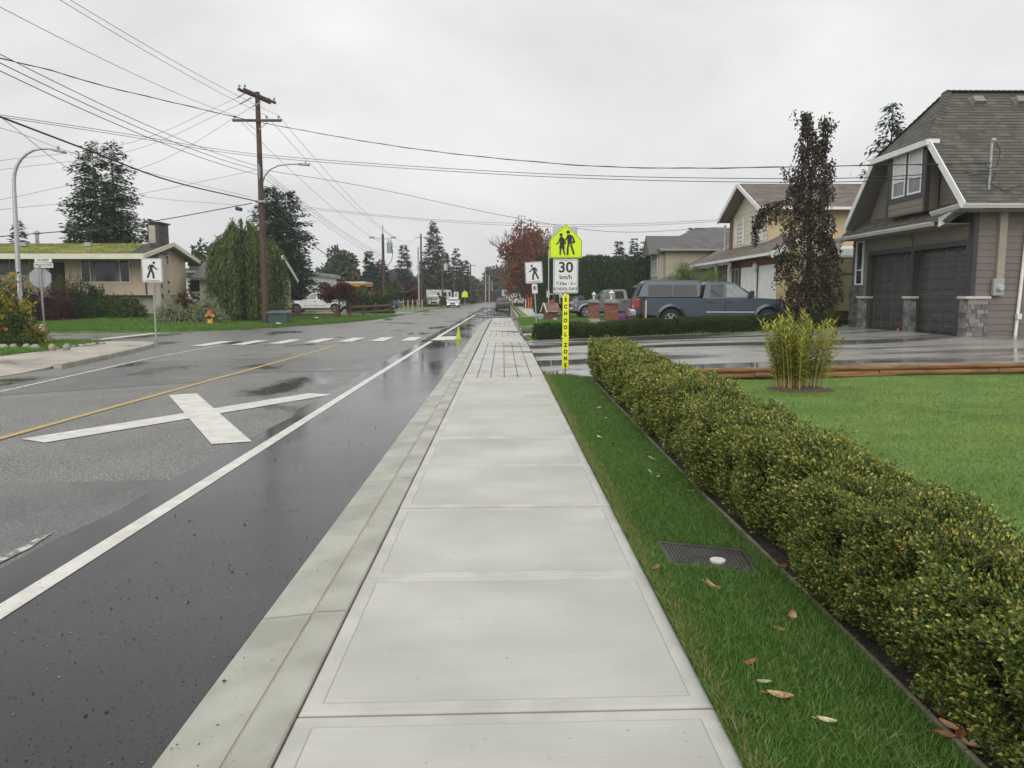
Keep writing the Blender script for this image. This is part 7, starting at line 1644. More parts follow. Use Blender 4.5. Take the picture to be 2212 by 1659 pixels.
# ================================================================ TREES
bark = mat("bark", (.055, .045, .036), (.09, .075, .06), scale=4, stretch=(4, 4, 1), rough=.9, bump=.6, bscale=20)
bark_d = mat("bark_dark", (.030, .024, .02), (.05, .04, .034), scale=4, rough=.9)
spruce_m = mat("needle_spruce", (.03, .05, .02), isl=[(.018, .038, .013), (.032, .064, .019), (.050, .090, .027), (.075, .12, .038)], scale=.35, clump=.3, rough=.6, spec=.18)
fir_m = mat("needle_fir", (.02, .04, .025), isl=[(.014, .034, .019), (.025, .054, .028), (.040, .076, .038), (.060, .10, .050)], scale=.35, clump=.3, rough=.6, spec=.18)
blue_m = mat("needle_blue", (.06, .09, .09), isl=[(.030, .050, .048), (.055, .080, .078), (.085, .115, .112)], scale=.5, clump=.25, rough=.6, spec=.18)
def conifer(label, x, y, z, H, Rb, m, seed=1, nlev=34, per=8, spray=13, ls=.5, lw=.32, droop=.35, cb=.06, irreg=.3, power=.85, group=None, top=0., hang=.25, name="conifer"):
    gg = np.random.default_rng(seed); t = thing(name, label, "tree", (x, y, z), 0, group)
    mb = MB(); mb.tube([(x, y, z - .2), (x + .05, y, z + H * .4), (x, y, z + H * .97)], [max(.06, H * .016), H * .010, .02], n=8); build("trunk", mb, bark, t, smooth=60)
    PP, TT, NN, LL = [], [], [], []; br = MB()
    ph = gg.uniform(0, 6.28, 3)
    for i in range(nlev):
        f = cb + (1 - cb) * (i + gg.uniform(-.3, .3)) / nlev; f = min(max(f, cb), .985)
        for k in range(max(3, int(per * (1.1 - .5 * f)))):
            a = gg.uniform(0, 6.28); az = 1 + irreg * .6 * math.sin(a * 2 + ph[0] + f * 6) + irreg * .5 * math.sin(a * 3 + ph[1] + f * 11)
            L = Rb * ((1 - f) ** power * (1 - top) + top * (1 - f) ** .3) * gg.uniform(1 - irreg * 1.3, 1.05) * az + .12
            d = np.array([math.cos(a), math.sin(a), 0]); b = np.array([x, y, z + H * f]); dr = droop * (1 - f * .9)
            ns = max(3, int(spray * L / max(Rb, .1)) + 2)
            s = (np.arange(ns) + gg.uniform(0, 1, ns)) / ns; s = .12 + .88 * s
            p = b + d * (L * s)[:, None] + np.array([0, 0, 1]) * (L * (.12 * s - dr * s ** 1.6 + .18 * np.maximum(0, s - .75)))[:, None]
            lat = np.array([-d[1], d[0], 0]); sg = gg.choice([-1, 1], ns)
            T = d * gg.uniform(.4, 1.1, ns)[:, None] + lat * (sg * gg.uniform(.2, .9, ns))[:, None] + np.array([0, 0, 1]) * gg.uniform(-hang - .35, .15, ns)[:, None]
            p = p + lat * (sg * gg.uniform(0, .10, ns) * L)[:, None] + gg.normal(0, .03 * Rb, (ns, 3))
            PP.append(p); TT.append(T); NN.append(np.array([0, 0, 1.]) + gg.normal(0, .45, (ns, 3))); LL.append(ls * gg.uniform(.6, 1.15, ns) * (.65 + .35 * (1 - f)))
            if L > Rb * .45 and k % 2 == 0: br.tube([b, b + d * L * .5 + np.array([0, 0, L * (.06 - dr * .33)]), b + d * L * .85 + np.array([0, 0, L * (.1 - dr * .77)])], [.035, .02, .008], n=4)
    PP = np.concatenate(PP); LL = np.concatenate(LL); V, F = leaf_arrays(PP, unit(np.concatenate(TT)), unit(np.concatenate(NN)), LL, LL * lw, .12, .4)
    np_build("crown", V, F, m, t)
    if br.v: build("branches", br, bark_d, t, fix=False)
    return t
def cpx(label, px, ytop, Y, wpx, m, zb=0.0, **k):
    p_ = P(px, ytop, Y); return conifer(label, p_.x, Y, zb, p_.z - zb, wpx / 2 / 1661 * Y, m, **k)
cpx("tall dark spruce behind the mossy roof, left one of the twin tops", 198, 304, 62, 215, spruce_m, seed=1, nlev=50, per=12, spray=56, ls=.55, lw=.36, droop=.34, irreg=.48, power=.62)
cpx("tall dark spruce behind the mossy roof, right one of the twin tops", 238, 302, 63, 200, spruce_m, seed=2, nlev=50, per=12, spray=56, ls=.55, lw=.36, droop=.34, irreg=.48, power=.62)
cpx("small dark spruce just left of the chimney", 318, 466, 60, 74, spruce_m, seed=3, nlev=24, per=9, spray=16, ls=.7, lw=.38)
cpx("low broad spruce below the twin-topped spruces behind the mossy roof", 160, 465, 58, 110, spruce_m, seed=4, nlev=26, per=10, spray=16, ls=.7, lw=.38)
cpx("blue-grey spruce at the far left behind the street lamp", 38, 474, 70, 78, blue_m, seed=5, nlev=30, per=10, spray=14, ls=.75, lw=.38, irreg=.2)
cpx("small blue-grey spruce right of the street lamp", 82, 515, 75, 34, blue_m, seed=6, nlev=14, per=6, spray=7, ls=.45)
cpx("large dark fir behind the weeping willow", 584, 402, 76, 160, fir_m, seed=7, nlev=48, per=13, spray=48, ls=.62, lw=.42, irreg=.40, power=.48, top=.2, droop=.22)
cpx("dark fir leaning against the large fir behind the wooden pole", 616, 408, 79, 150, fir_m, seed=8, nlev=46, per=13, spray=46, ls=.62, lw=.42, irreg=.40, power=.48, droop=.2)
far_m = mat("needle_far", (.03, .05, .035), isl=[(.018, .038, .022), (.032, .060, .034), (.050, .084, .048)], scale=.2, clump=.3, rough=.7, spec=.18)
cpx("tallest conifer beyond the street lights left of the road", 936, 476, 150, 92, far_m, seed=9, nlev=40, per=11, spray=26, ls=1.15, lw=.36, irreg=.36, power=.75)
for i, (px_, yt, Y_, w_, lb) in enumerate(((985, 534, 165, 56, "pointed conifer right of the tallest conifer by the road"), (962, 545, 160, 44, "dark conifer tucked between the tallest conifer and its right neighbour"), (1004, 560, 175, 40, "small conifer at the right end of the roadside conifer group"), (912, 560, 158, 42, "dark conifer at the left foot of the tallest conifer"),
                                           (872, 525, 140, 60, "open-branched blue-grey conifer between the two wooden poles"), (797, 540, 122, 38, "narrow conifer behind the second wooden pole"), (822, 560, 126, 46, "dark conifer close behind the second wooden pole's transformer"), (1056, 574, 255, 44, "misty conifer at the far end of the road"),
                                           (1338, 517, 130, 46, "left conifer of three above the tall cedar hedge"), (1370, 513, 134, 56, "middle conifer of three above the tall cedar hedge"), (1393, 519, 130, 40, "right conifer of three above the tall cedar hedge"), (1494, 487, 112, 52, "conifer tip showing above the beige house's roof"))):
    cpx(lb, px_, yt, Y_, w_, blue_m if i == 4 else far_m, seed=20 + i, nlev=30, per=10, spray=18, ls=1.1 if Y_ < 200 else 2.0, lw=.38, irreg=.38, power=.62 if i in (1, 2, 6) else .8)
cpx("sparse drooping conifer behind the brown house's roof", 1930, 215, 46, 190, far_m, seed=40, nlev=44, per=11, spray=18, ls=.5, lw=.42, droop=.4, irreg=.35, hang=.9, cb=.3, power=.62)

def broadleaf(label, x, y, z, H, rx, rz, m, seed=1, n=5000, ls=.35, blobs=26, trunk=True, bare=0, zc=None, name="tree", lw=.7, tm=None, group=None, ry=None):
    gg = np.random.default_rng(seed); t = thing(name, label, "tree", (x, y, z), 0, group); ry = ry or rx * .85
    zc = zc if zc is not None else z + H - rz; C = np.array([x, y, zc]); mb = MB(); tips = []
    if trunk: mb.tube([(x, y, z - .2), (x + .06, y, z + (zc - z) * .5), (x, y, zc)], [H * .022, H * .016, H * .010], n=8)
    for k in range(blobs):
        d = gg.standard_normal(3); d /= np.linalg.norm(d); r_ = gg.uniform(.35, .95); q = C + d * r_ * np.array([rx, ry, rz]); tips.append(q)
        if trunk and k % 2 == 0: s_ = np.array([x, y, z + (zc - z) * gg.uniform(.55, 1)]); mb.tube([s_, s_ * .45 + q * .55 + np.array([0, 0, .1 * rz]), q], [H * .008, H * .005, H * .002], n=4)
    if trunk: build("trunk", mb, tm or bark, t, fix=False)
    tips = np.array(tips); per = n // blobs; PP, DD = [], []
    for q in tips:
        d = unit(gg.standard_normal((per, 3))); d[:, 2] += .15; rb = gg.uniform(.20, .36); p = q + unit(d) * (gg.uniform(.45, 1.05, per)[:, None]) * np.array([rx, ry, rz]) * rb; PP.append(p); DD.append(d)
    PP = np.concatenate(PP); DD = unit(np.concatenate(DD)); T = unit(DD + gg.normal(0, .8, DD.shape) + np.array([0, 0, -.35])); V, F = leaf_arrays(PP, T, unit(DD + gg.normal(0, .5, DD.shape)), ls * gg.uniform(.6, 1.2, len(PP)), ls * lw * gg.uniform(.6, 1.1, len(PP)), .12)
    np_build("crown", V, F, m, t); return t
def bl(label, px, ytop, Y, wpx, m, hfrac=.45, zb=0., **k):
    p_ = P(px, ytop, Y); H = p_.z - zb; return broadleaf(label, p_.x, Y, zb, H, wpx / 2 / 1661 * Y, H * hfrac, m, **k)
purple = mat("leaf_purple", (.06, .02, .02), isl=[(.028, .010, .010), (.055, .018, .016), (.095, .030, .024), (.14, .055, .04)], scale=.7, clump=.35, rough=.55, spec=.18, transl=.25)
maple_red = mat("leaf_maple", (.2, .05, .02), isl=[(.22, .055, .032), (.27, .075, .042), (.22, .10, .05), (.17, .12, .05), (.12, .12, .045)], scale=.16, clump=.75, rough=.6, spec=.18, transl=.2)
far_green = mat("leaf_fargreen", (.04, .06, .03), isl=[(.030, .046, .022), (.048, .068, .030), (.075, .095, .040)], scale=.2, clump=.35, rough=.7, spec=.18)
bl("little purple maple with a spreading crown in front of the white pickup", 731, 604, 58.3, 92, purple, hfrac=.35, seed=1, n=5200, ls=.14, blobs=34, name="maple_tree", tm=bark_d)
bl("broad green tree rising behind the white and orange houses", 730, 541, 128, 108, far_green, hfrac=.46, seed=2, n=5200, ls=.75, blobs=36)
bl("dark round tree right of the broad green tree", 806, 582, 132, 60, far_green, hfrac=.46, seed=3, n=2600, ls=.75)
bl("yellow-green bush behind the purple maple", 782, 612, 82, 44, olive, hfrac=.5, seed=4, n=1800, ls=.35)
bl("round olive tree left of the burgundy tree", 851, 607, 108, 44, mid_green, hfrac=.42, seed=5, n=1800, ls=.5)
bl("burgundy tree beyond the blue hatchback", 884, 611, 113, 40, purple, hfrac=.48, seed=6, n=1800, ls=.5, name="maple_tree")
bl("olive bush close behind the second wooden pole", 818, 622, 90, 36, olive, hfrac=.5, seed=7, n=1200, ls=.35)
bl("red and bronze maple standing over the right sidewalk", 1136, 490, 105, 112, maple_red, hfrac=.46, seed=8, n=13000, ls=.42, blobs=90, name="maple_tree")
bl("brown-green tree under the right edge of the red maple", 1158, 572, 112, 64, maple_red, hfrac=.5, seed=9, n=3000, ls=.6)
bl("yellow-green small tree below the red maple by the sidewalk", 1120, 600, 124, 44, olive, hfrac=.5, seed=10, n=1500, ls=.6)
bl("dark green tree at the right side of the road's far end", 1080, 573, 245, 66, far_green, hfrac=.48, seed=11, n=3600, ls=1.3, blobs=34)
bl("pale green tree left of the road's far end", 1022, 600, 230, 50, far_green, hfrac=.48, seed=12, n=2000, ls=1.2)
bl("crimson hedge-like tree at the far left end of the road", 1046, 624, 225, 40, purple, hfrac=.5, seed=13, n=1600, ls=.9)
bl("brown-green tree behind the far yellow sign", 1000, 606, 190, 40, olive, hfrac=.48, seed=14, n=1600, ls=1.0)
bl("green tree in front of the far roadside conifers", 968, 616, 170, 60, mid_green, hfrac=.48, seed=15, n=2200, ls=.9)
bl("olive round tree behind the carport of the mossy house", 432, 520, 85, 66, far_green, hfrac=.5, seed=16, n=2400, ls=.5)
bl("small olive tree beside the carport behind the willow", 466, 535, 90, 50, far_green, hfrac=.5, seed=17, n=1600, ls=.5)
bl("thin leafy treetop just right of the school zone sign", 1238, 545, 120, 22, far_green, hfrac=.5, seed=18, n=500, ls=.5)
# leafless trees behind the maple
def bare(label, px, ytop, Y, wpx, seed):
    rs = random.Random(seed); p_ = P(px, ytop, Y); H = p_.z; t = thing("bare_tree", label, "tree", (p_.x, Y, 0), 0, "leafless trees behind the maple"); mb = MB(); sp_ = wpx / 2 / 1661 * Y
    def grow(a, d, L, r_, lev):
        b = a + d * L; mb.tube([a, a.lerp(b, .5) + Vector((rs.uniform(-.05, .05) * L, rs.uniform(-.05, .05) * L, 0)), b], [r_, r_ * .8, r_ * .6], n=4, cap=False)
        if lev == 0: return
        for k in range(4 if lev < 3 else 5):
            nd = (d + Vector((rs.uniform(-1, 1), rs.uniform(-1, 1), rs.uniform(-.15, .6))) * (.55 if lev > 1 else .7)).normalized(); grow(b - d * L * rs.uniform(0, .45), nd, L * rs.uniform(.55, .75), r_ * .55, lev - 1)
    grow(Vector((p_.x, Y, -.1)), Vector((0, 0, 1)), H * .38, .26, 4)
    build("branches", mb, bark, t, fix=False); tr = MB(); tr.tube([(p_.x, Y, -.1), (p_.x, Y, H * .3)], [.2, .15], n=8); build("trunk", tr, bark, t)
for i, (px_, yt) in enumerate(((1112, 476), (1148, 470), (1180, 474))): bare(["leafless tree behind the left side of the red maple", "leafless tree behind the middle of the red maple", "leafless tree behind the school sign's left edge"][i], px_, yt, 122 + i * 3, 60, i + 1)

# ---- weeping willow
t = thing("weeping_willow", "weeping willow hanging to the ground behind the main wooden pole", "tree", (-15.9, 48.0, .2)); gg = np.random.default_rng(51)
wil = mat("willow_leaf", (.08, .11, .04), isl=[(.045, .082, .026), (.080, .130, .038), (.13, .18, .056), (.22, .26, .095)], scale=.6, clump=.35, rough=.55, spec=.18, transl=.25)
mb = MB(); mb.tube([(-15.9, 48, 0), (-15.8, 48, 1.8), (-16, 48, 3.6)], [.28, .22, .14], n=8)
for k in range(9): a_ = k * .7; mb.tube([(-15.9, 48, 2.6), (-15.9 + math.cos(a_) * .9, 48 + math.sin(a_) * .9, 4.6), (-15.9 + math.cos(a_) * 1.7, 48 + math.sin(a_) * 1.6, 5.3)], [.10, .06, .02], n=5)
build("trunk", mb, bark, t, fix=False); PP, TT = [], []
for kb in range(150):
    ab = gg.uniform(0, 6.28); rb = gg.uniform(.12, 1) ** .55; lob = 1 + .10 * math.sin(ab * 3 + 1) + .08 * math.sin(ab * 7); zb_ = .15 + 6.05 * (1 - .30 * rb ** 2.4) * gg.uniform(.80, 1.03); low = gg.choice([.05, .5, 1.4, 2.6], p=[.52, .23, .15, .10])
    for k in range(15):
        a = ab + gg.normal(0, .055); r0 = rb + gg.normal(0, .025); R0 = 2.0 * lob * r0; zt = zb_ + gg.normal(0, .12); x0, y0 = -15.95 + R0 * .72 * math.cos(a), 48 + R0 * .72 * math.sin(a); Ld = max(.6, zt - low - gg.uniform(0, .7))
        m_ = int(Ld / .15); s = np.arange(m_) / max(1, m_ - 1); outr = .26 * R0 + .25 + gg.normal(0, .06)
        px_ = x0 + math.cos(a) * outr * (1 - np.exp(-s * 6)); py_ = y0 + math.sin(a) * outr * (1 - np.exp(-s * 6)); pz_ = zt + .25 * np.sin(np.minimum(s * 8, 3.14)) - Ld * s ** 1.1
        PP.append(np.stack([px_, py_, pz_], 1) + gg.normal(0, .03, (m_, 3)) + np.stack([.05 * np.sin(s * 7 + ab), .05 * np.cos(s * 6 + ab), 0 * s], 1)); TT.append(np.array([math.cos(a) * .25, math.sin(a) * .25, -1]) + gg.normal(0, .35, (m_, 3)))
PP = np.concatenate(PP); k = PP[:, 2] > .12; PP, TT = PP[k], unit(np.concatenate(TT)[k]); V, F = leaf_arrays(PP, TT, rnd_dirs(gg, len(PP)), gg.uniform(.16, .30, len(PP)), gg.uniform(.04, .075, len(PP)), .1); np_build("crown", V, F, wil, t)

# ---- dark weeping beech in front of the cream house
bx_, by_ = P(1745, 600, 30.6).x, 30.6
t = thing("weeping_beech", "narrow dark purple weeping beech between the blue-grey pickup and the garage", "tree", (bx_, by_, .3)); gg = np.random.default_rng(61)
bee = mat("beech_leaf", (.05, .035, .03), isl=[(.016, .012, .009), (.030, .024, .016), (.050, .042, .025), (.075, .062, .036), (.13, .10, .058)], scale=1.0, clump=.3, rough=.5, transl=.12, spec=.25)
S = 1661 / 30.6; dz = lambda y: P(1745, y, 30.6).z; dxm = lambda px: (px - 1745) / S
mb = MB(); pts = [Vector((bx_, by_, .2)), Vector((bx_ + .05, by_, 2.2)), Vector((bx_ - .02, by_, 4.2)), Vector((bx_ - .05, by_, 6.0))]; mb.tube(pts, [.16, .13, .10, .06], n=8)
mb.tube([pts[3], Vector((bx_ + dxm(1733), by_, dz(330))), Vector((bx_ + dxm(1728), by_, dz(242)))], [.06, .04, .015], n=6); mb.tube([pts[3], Vector((bx_ + dxm(1764), by_, dz(320))), Vector((bx_ + dxm(1768), by_ + .1, dz(246)))], [.055, .035, .012], n=6)
arms = []
def arm(path, n_str, ln, thick=.03):
    pts_ = [Vector((bx_ + dxm(px), by_ + o, dz(py))) for px, py, o in path]; mb.tube(pts_, [thick * (1 - .7 * i / (len(pts_) - 1)) for i in range(len(pts_))], n=5); arms.append((pts_, n_str, ln))
arm([(1740, 470, 0), (1690, 432, .1), (1655, 440, .15), (1634, 462, .1), (1628, 490, .1)], 95, .85); arm([(1735, 420, 0), (1700, 385, 0), (1685, 360, .1)], 22, .7); arm([(1750, 500, 0), (1795, 515, 0), (1812, 540, 0)], 34, .8); arm([(1750, 300, 0), (1785, 270, 0)], 8, .3)
arm([(1728, 290, 0), (1708, 262, 0), (1698, 236, 0)], 12, .25, .016); arm([(1765, 300, 0), (1790, 268, .1), (1802, 258, .1)], 12, .25, .016); arm([(1740, 560, 0), (1690, 545, .2), (1680, 560, .2)], 30, 1.0); arm([(1745, 620, .0), (1815, 620, 0), (1822, 640, 0)], 14, .5, .02)
build("trunk", mb, bark_d, t, fix=False)
prof = [(242, 7, 1728), (262, 12, 1730), (300, 19, 1734), (330, 34, 1746), (380, 42, 1746), (430, 42, 1742), (470, 46, 1742), (520, 54, 1744), (580, 58, 1750), (630, 54, 1748), (670, 40, 1745), (690, 30, 1745)]
PP, TT = [], []
def strand(p, L):
    n_ = max(2, int(L / .052)); s = np.arange(n_) / n_; sw = gg.normal(0, .05, 2); q = np.array(p) + np.stack([sw[0] * s + .03 * np.sin(s * 9 + p[0] * 9), sw[1] * s, -L * s], 1) + gg.normal(0, .028, (n_, 3)); PP.append(q); TT.append(gg.normal(0, .6, (n_, 3)) + np.array([0, 0, -.9]))
for k in range(1650):
    y = gg.uniform(242, 668); hw = np.interp(y, [a for a, b, c in prof], [b for a, b, c in prof]); cx_ = np.interp(y, [a for a, b, c in prof], [c for a, b, c in prof]); hw *= 1 + .24 * math.sin(y * .11) + .16 * math.sin(y * .31 + 1)
    a = gg.uniform(0, 6.28); r_ = gg.uniform(.35, 1.0) ** .6 * hw / S; strand((bx_ + dxm(cx_) + r_ * math.cos(a), by_ + r_ * math.sin(a) * .9, dz(y)), gg.uniform(.15, .75) * (1 if y > 300 else .5))
for k in range(130):
    y = gg.uniform(246, 325); strand((bx_ + dxm(1768) + gg.normal(0, .10), by_ + gg.normal(0, .1), dz(y)), gg.uniform(.1, .4))
for pts_, n_, ln in arms:
    for k in range(n_): f = gg.uniform(.25, 1) * (len(pts_) - 1); i0 = min(int(f), len(pts_) - 2); q = pts_[i0].lerp(pts_[i0 + 1], f - i0); strand((q.x + gg.normal(0, .05), q.y + gg.normal(0, .08), q.z), ln * gg.uniform(.25, 1.1))
PP = np.concatenate(PP); k = PP[:, 2] > .33; PP, TT = PP[k], unit(np.concatenate(TT)[k]); L_ = gg.uniform(.075, .14, len(PP)); V, F = leaf_arrays(PP, TT, rnd_dirs(gg, len(PP)), L_, L_ * .72, .15); np_build("crown", V, F, bee, t)
# storage trailer behind the beech
t = thing("storage_trailer", "old olive-stained box trailer parked between the dark beech and the garage", "trailer", (16, 34, .3)); mb = MB(); mb.box(14.2, 19.5, 33.6, 36.0, .95, 3.25); build("box", mb, mat("trailer_olive", (.20, .175, .085), (.14, .12, .06), scale=1.2, stretch=(1, 1, .4), rough=.7), t, bevel=.03)
mb = MB(); mb.box(14.15, 19.55, 33.5, 36.1, 3.25, 3.75); build("roof_cap", mb, white_trim, t, bevel=.12); mb = MB(); mb.box(15.2, 15.24, 33.58, 33.6, .95, 3.25); mb.box(14.2, 19.5, 33.57, 33.6, 2.55, 2.6); build("panel_seam", mb, trim_dark, t)
for x_ in (15.4, 17.6): mb = MB(); mb.lathe([(.1, -.1), (.36, -.1), (.36, .1), (.1, .1)], (x_, 33.9, .62), n=14, axis='y'); build("wheel", mb, tyre_m, t)
mb = MB(); mb.box(14.3, 19.4, 33.7, 35.9, .78, .95); mb.beam((14.3, 34.8, .8), (13.3, 34.8, .5), .1, .1); build("chassis", mb, plastic, t)

# ---- tall cedar hedge wall: tight columns with pointed tops
ced = mat("cedar_leaf", (.03, .06, .02), isl=[(.018, .042, .015), (.028, .062, .020), (.042, .084, .026), (.062, .11, .035)], scale=.5, clump=.35, rough=.65, spec=.18)
gg = np.random.default_rng(71)
t = thing("cedar_hedge", "tall dark green cedar hedge wall behind the grey pickup", "hedge", (9, 72, 0)); PP, TT = [], []; mb = MB()
for k in range(22):
    x = 3.45 + k * .56 + gg.uniform(-.08, .08); H_ = gg.uniform(4.95, 5.3); y = 72 + gg.uniform(-.12, .12); n_ = 1500; u = gg.uniform(0, 1, n_); a = gg.uniform(0, 6.28, n_)
    r_ = np.where(u < .90, .50 + .04 * np.sin(u * 20 + k), .50 * (1 - (u - .90) / .10) ** .6) * gg.uniform(.85, 1.05, n_); PP.append(np.stack([x + r_ * np.cos(a), y + r_ * np.sin(a), u * H_], 1)); TT.append(np.stack([np.cos(a) * .35, np.sin(a) * .35, np.ones(n_)], 1) + gg.normal(0, .2, (n_, 3)))
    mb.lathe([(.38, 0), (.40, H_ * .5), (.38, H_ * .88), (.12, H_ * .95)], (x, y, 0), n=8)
PP = np.concatenate(PP); TT = unit(np.concatenate(TT)); V, F = leaf_arrays(PP, TT, rnd_dirs(gg, len(PP)), gg.uniform(.22, .42, len(PP)), gg.uniform(.06, .12, len(PP)), .1); np_build("foliage", V, F, ced, t); build("dark_core", mb, mat("cedar_inner", (.010, .022, .009), (.018, .034, .013), scale=3, rough=.95), t, fix=False)  # core columns coloured dark for the shade inside the hedge
def cedar_row(label, path, w, h, n, seed, ls=.3): return hedge_box("clipped_hedge", label, path, w, h, n, ls, ced, lambda x, y: 0.02, seed=seed, L=.25, k=4, lumps=.08)
cedar_row("long clipped hedge left of the road screening the motorhome", [(-19.0, 127), (-12.9, 128)], 1.2, 2.55, 2200, 1); cedar_row("low clipped hedge in front of the motorhome", [(-12.4, 130), (-9.9, 131)], 1.0, 1.25, 700, 2); cedar_row("clipped green hedge behind the white pickup's tail", [(-14.6, 72.6), (-10.6, 73.4)], 1.1, 1.42, 2600, 3, .16); cedar_row("dark clipped hedge ahead of the white pickup's bonnet", [(-25, 80), (-21.2, 80)], 1.2, 1.5, 1200, 4, .2)
bpx(822, 74.0, 652, 50, mid_green, "loose green shrub at the foot of the second wooden pole", 700, .14, seed=62, z=0.02); bpx(925, 118, 645, 50, olive, "olive roadside shrub beside the parked minivan", 600, .22, seed=63, z=0.02); bpx(1012, 190, 628, 50, olive, "brown clipped shrub behind the oncoming white sedan", 600, .35, seed=64, z=0.0)

# ================================================================ POLES
def wood_pole(label, px, base_y, Y, top_y, r0=.16, r1=.11, name="utility_pole", m=None, zb=0):
    a_, b_ = P(px, base_y, Y), P(px - (base_y - top_y) * .036 * (1106 - px) / 532.0, top_y, Y); t = thing(name, label, "utility pole", (a_.x, Y, 0)); mb = MB(); mb.tube([(a_.x, Y, -.2), (a_.x, Y, b_.z)], [r0, r1], n=14); build("pole", mb, m or wood_pole_m, t, smooth=60); return t, a_.x, b_.z
wood_pole_m = wood_pole
wood_pole_m = bpy.data.materials["pole_wood"]
PX, PY = -13.78, 44.85
t, px0, ztop = wood_pole("main brown wooden utility pole with crossarms and a lamp arm on the corner lawn", 574, 700, PY, 199, .185, .13)
def insul(mb, c, s=1.): mb.lathe([(.02, 0), (.02, .07), (.07, .09), (.075, .13), (.04, .15), (.05, .18), (.025, .21), (0, .22)], c, n=10)
zc1 = P(560, 262, PY).z
mb = MB(); mb.beam((px0 - 1.38, PY - .2, zc1), (px0 + 1.36, PY - .2, zc1), .11, .13); ca1 = build("crossarm", mb, wood_arm, t)
for dx in (-1.24, .52, 1.2): mb = MB(); insul(mb, (px0 + dx, PY - .2, zc1 + .065)); build("insulator", mb, porcelain, ca1, smooth=50)
for sg in (-1, 1): mb = MB(); mb.beam((px0 + sg * .68, PY - .27, zc1 - .05), (px0 + sg * .1, PY - .24, zc1 - .50), .03, .04); build("brace", mb, galv_dull, ca1)
# doubled upper arm running along the road
zc2 = P(560, 210, PY).z
for dx in (-.15, .15):
    a_, b_ = (px0 + dx * .6 - .55 - .02, PY - 1.35 + .5, zc2 + .06), (px0 + dx * .6 + .35, PY + 1.2 + .5, zc2 + .06)
    a_ = (px0 + dx - .42, PY - 1.5, zc2 + .05); b_ = (px0 + dx + .42, PY + 1.5, zc2 + .05)
    mb = MB(); mb.beam(a_, b_, .09, .14); ca = build("crossarm", mb, wood_arm, t)
    for f in (.04, .96): q = Vector(a_).lerp(Vector(b_), f); mb = MB(); insul(mb, (q.x, q.y, q.z + .07)); build("insulator", mb, porcelain, ca, smooth=50)
ZL = {k: P(560, y, PY).z for k, y in (('a', 366), ('b', 372), ('c', 381), ('t', 436))}
mb = MB(); mb.beam((px0, PY - .20, ZL['a'] + .25), (px0, PY - .20, ZL['c'] - .2), .06, .05); rk = build("secondary_rack", mb, galv_dull, t)
for z_ in (ZL['a'], ZL['b'], ZL['c']): mb = MB(); mb.lathe([(.03, -.09), (.06, -.07), (.035, 0), (.06, .07), (.03, .09)], (px0 + .05, PY - .25, z_), n=10); build("spool_insulator", mb, porcelain, rk)
la = [P(568, 394, PY - .1), P(572, 380, PY - .3), P(584, 366, PY - .6), P(602, 357.5, PY - .9), P(625, 355, PY - 1.2), P(648, 354.5, PY - 1.4)]
mb = MB(); mb.tube(la, .035, n=8); la_ = build("lamp_arm", mb, galv_dull, t, smooth=60)
mb = MB(); a_, b_ = P(645, 354.5, PY - 1.4), P(668, 356, PY - 1.5); mb.beam(a_, b_, .26, .11); mb.lathe([(.05, 0), (.05, .12), (0, .13)], tuple(P(660, 353.5, PY - 1.5)), n=8); build("lamp_head", mb, galv_dull, la_, bevel=.03)
mb = MB(); mb.box(px0 - .26, px0 + .26, PY - .26, PY + .1, ZL['t'] - .05, ZL['t'] + .05); build("cable_clamp", mb, galv_dull, t)
t, p2x, z2 = wood_pole("second wooden utility pole carrying a grey transformer can", 830, 677, 76, 506, .17, .12)
zt_ = P(830, 535, 76).z; mb = MB(); mb.lathe([(.0, -.52), (.27, -.52), (.28, -.48), (.28, .46), (.22, .52), (0, .53)], (p2x + .70, 75.7, zt_), n=18); tr = build("transformer_can", mb, mat("can_grey", (.33, .36, .38), rough=.45), t, smooth=40)
for dx in (-.2, .2): mb = MB(); mb.lathe([(.06, 0), (.06, .2), (.03, .3), (0, .3)], (p2x + .70 + dx * .6, 75.7, zt_ + .52), n=8); build("bushing", mb, porcelain, tr)
mb = MB(); mb.tube([P(843, 527, 75.5), P(849, 545, 75.4), P(846, 562, 75.4), P(833, 580, 75.6)], .03, n=5); build("jumper_cable", mb, cable_m, tr)
for sg in (-1, 1): mb = MB(); z_ = P(830, 514, 76).z; mb.beam((p2x, 76, z_ - .12), (p2x + sg * 1.05, 75.9, z_ + .05), .05, .05); mb.lathe([(.09, -.25), (.10, .25)], (p2x + sg * 1.05, 75.9, z_ + .04), n=8, axis='x'); build("standoff_insulator", mb, porcelain, t)
mb = MB(); mb.tube([(p2x, 76, z2), (p2x, 76, z2 + .7)], .05, n=6); insul(mb, (p2x, 76, z2 + .7)); build("pole_top_pin", mb, porcelain, t)
t, p3x, z3 = wood_pole("third roadside pole, grey and slim with a lit-less lamp arm, left of the conifers", 911, 655, 112, 505, .17, .12)
mb = MB(); mb.tube([P(911, 560, 112), P(925, 548, 111), P(938, 540, 110)], .06, n=6); mb.beam(P(936, 540, 110), P(948, 540, 110), .3, .12); build("lamp_arm", mb, galv_dull, t)
for sg in (-1, 1): mb = MB(); z_ = P(911, 513, 112).z; mb.beam((p3x, 112, z_), (p3x + sg * 1.0, 112, z_ + .1), .08, .08); build("standoff_insulator", mb, porcelain, t)
mb = MB(); mb.tube([(p3x - .35, 111.8, 0), (p3x - .4, 111.8, 8.6)], .12, n=8); build("conduit", mb, galv, t)
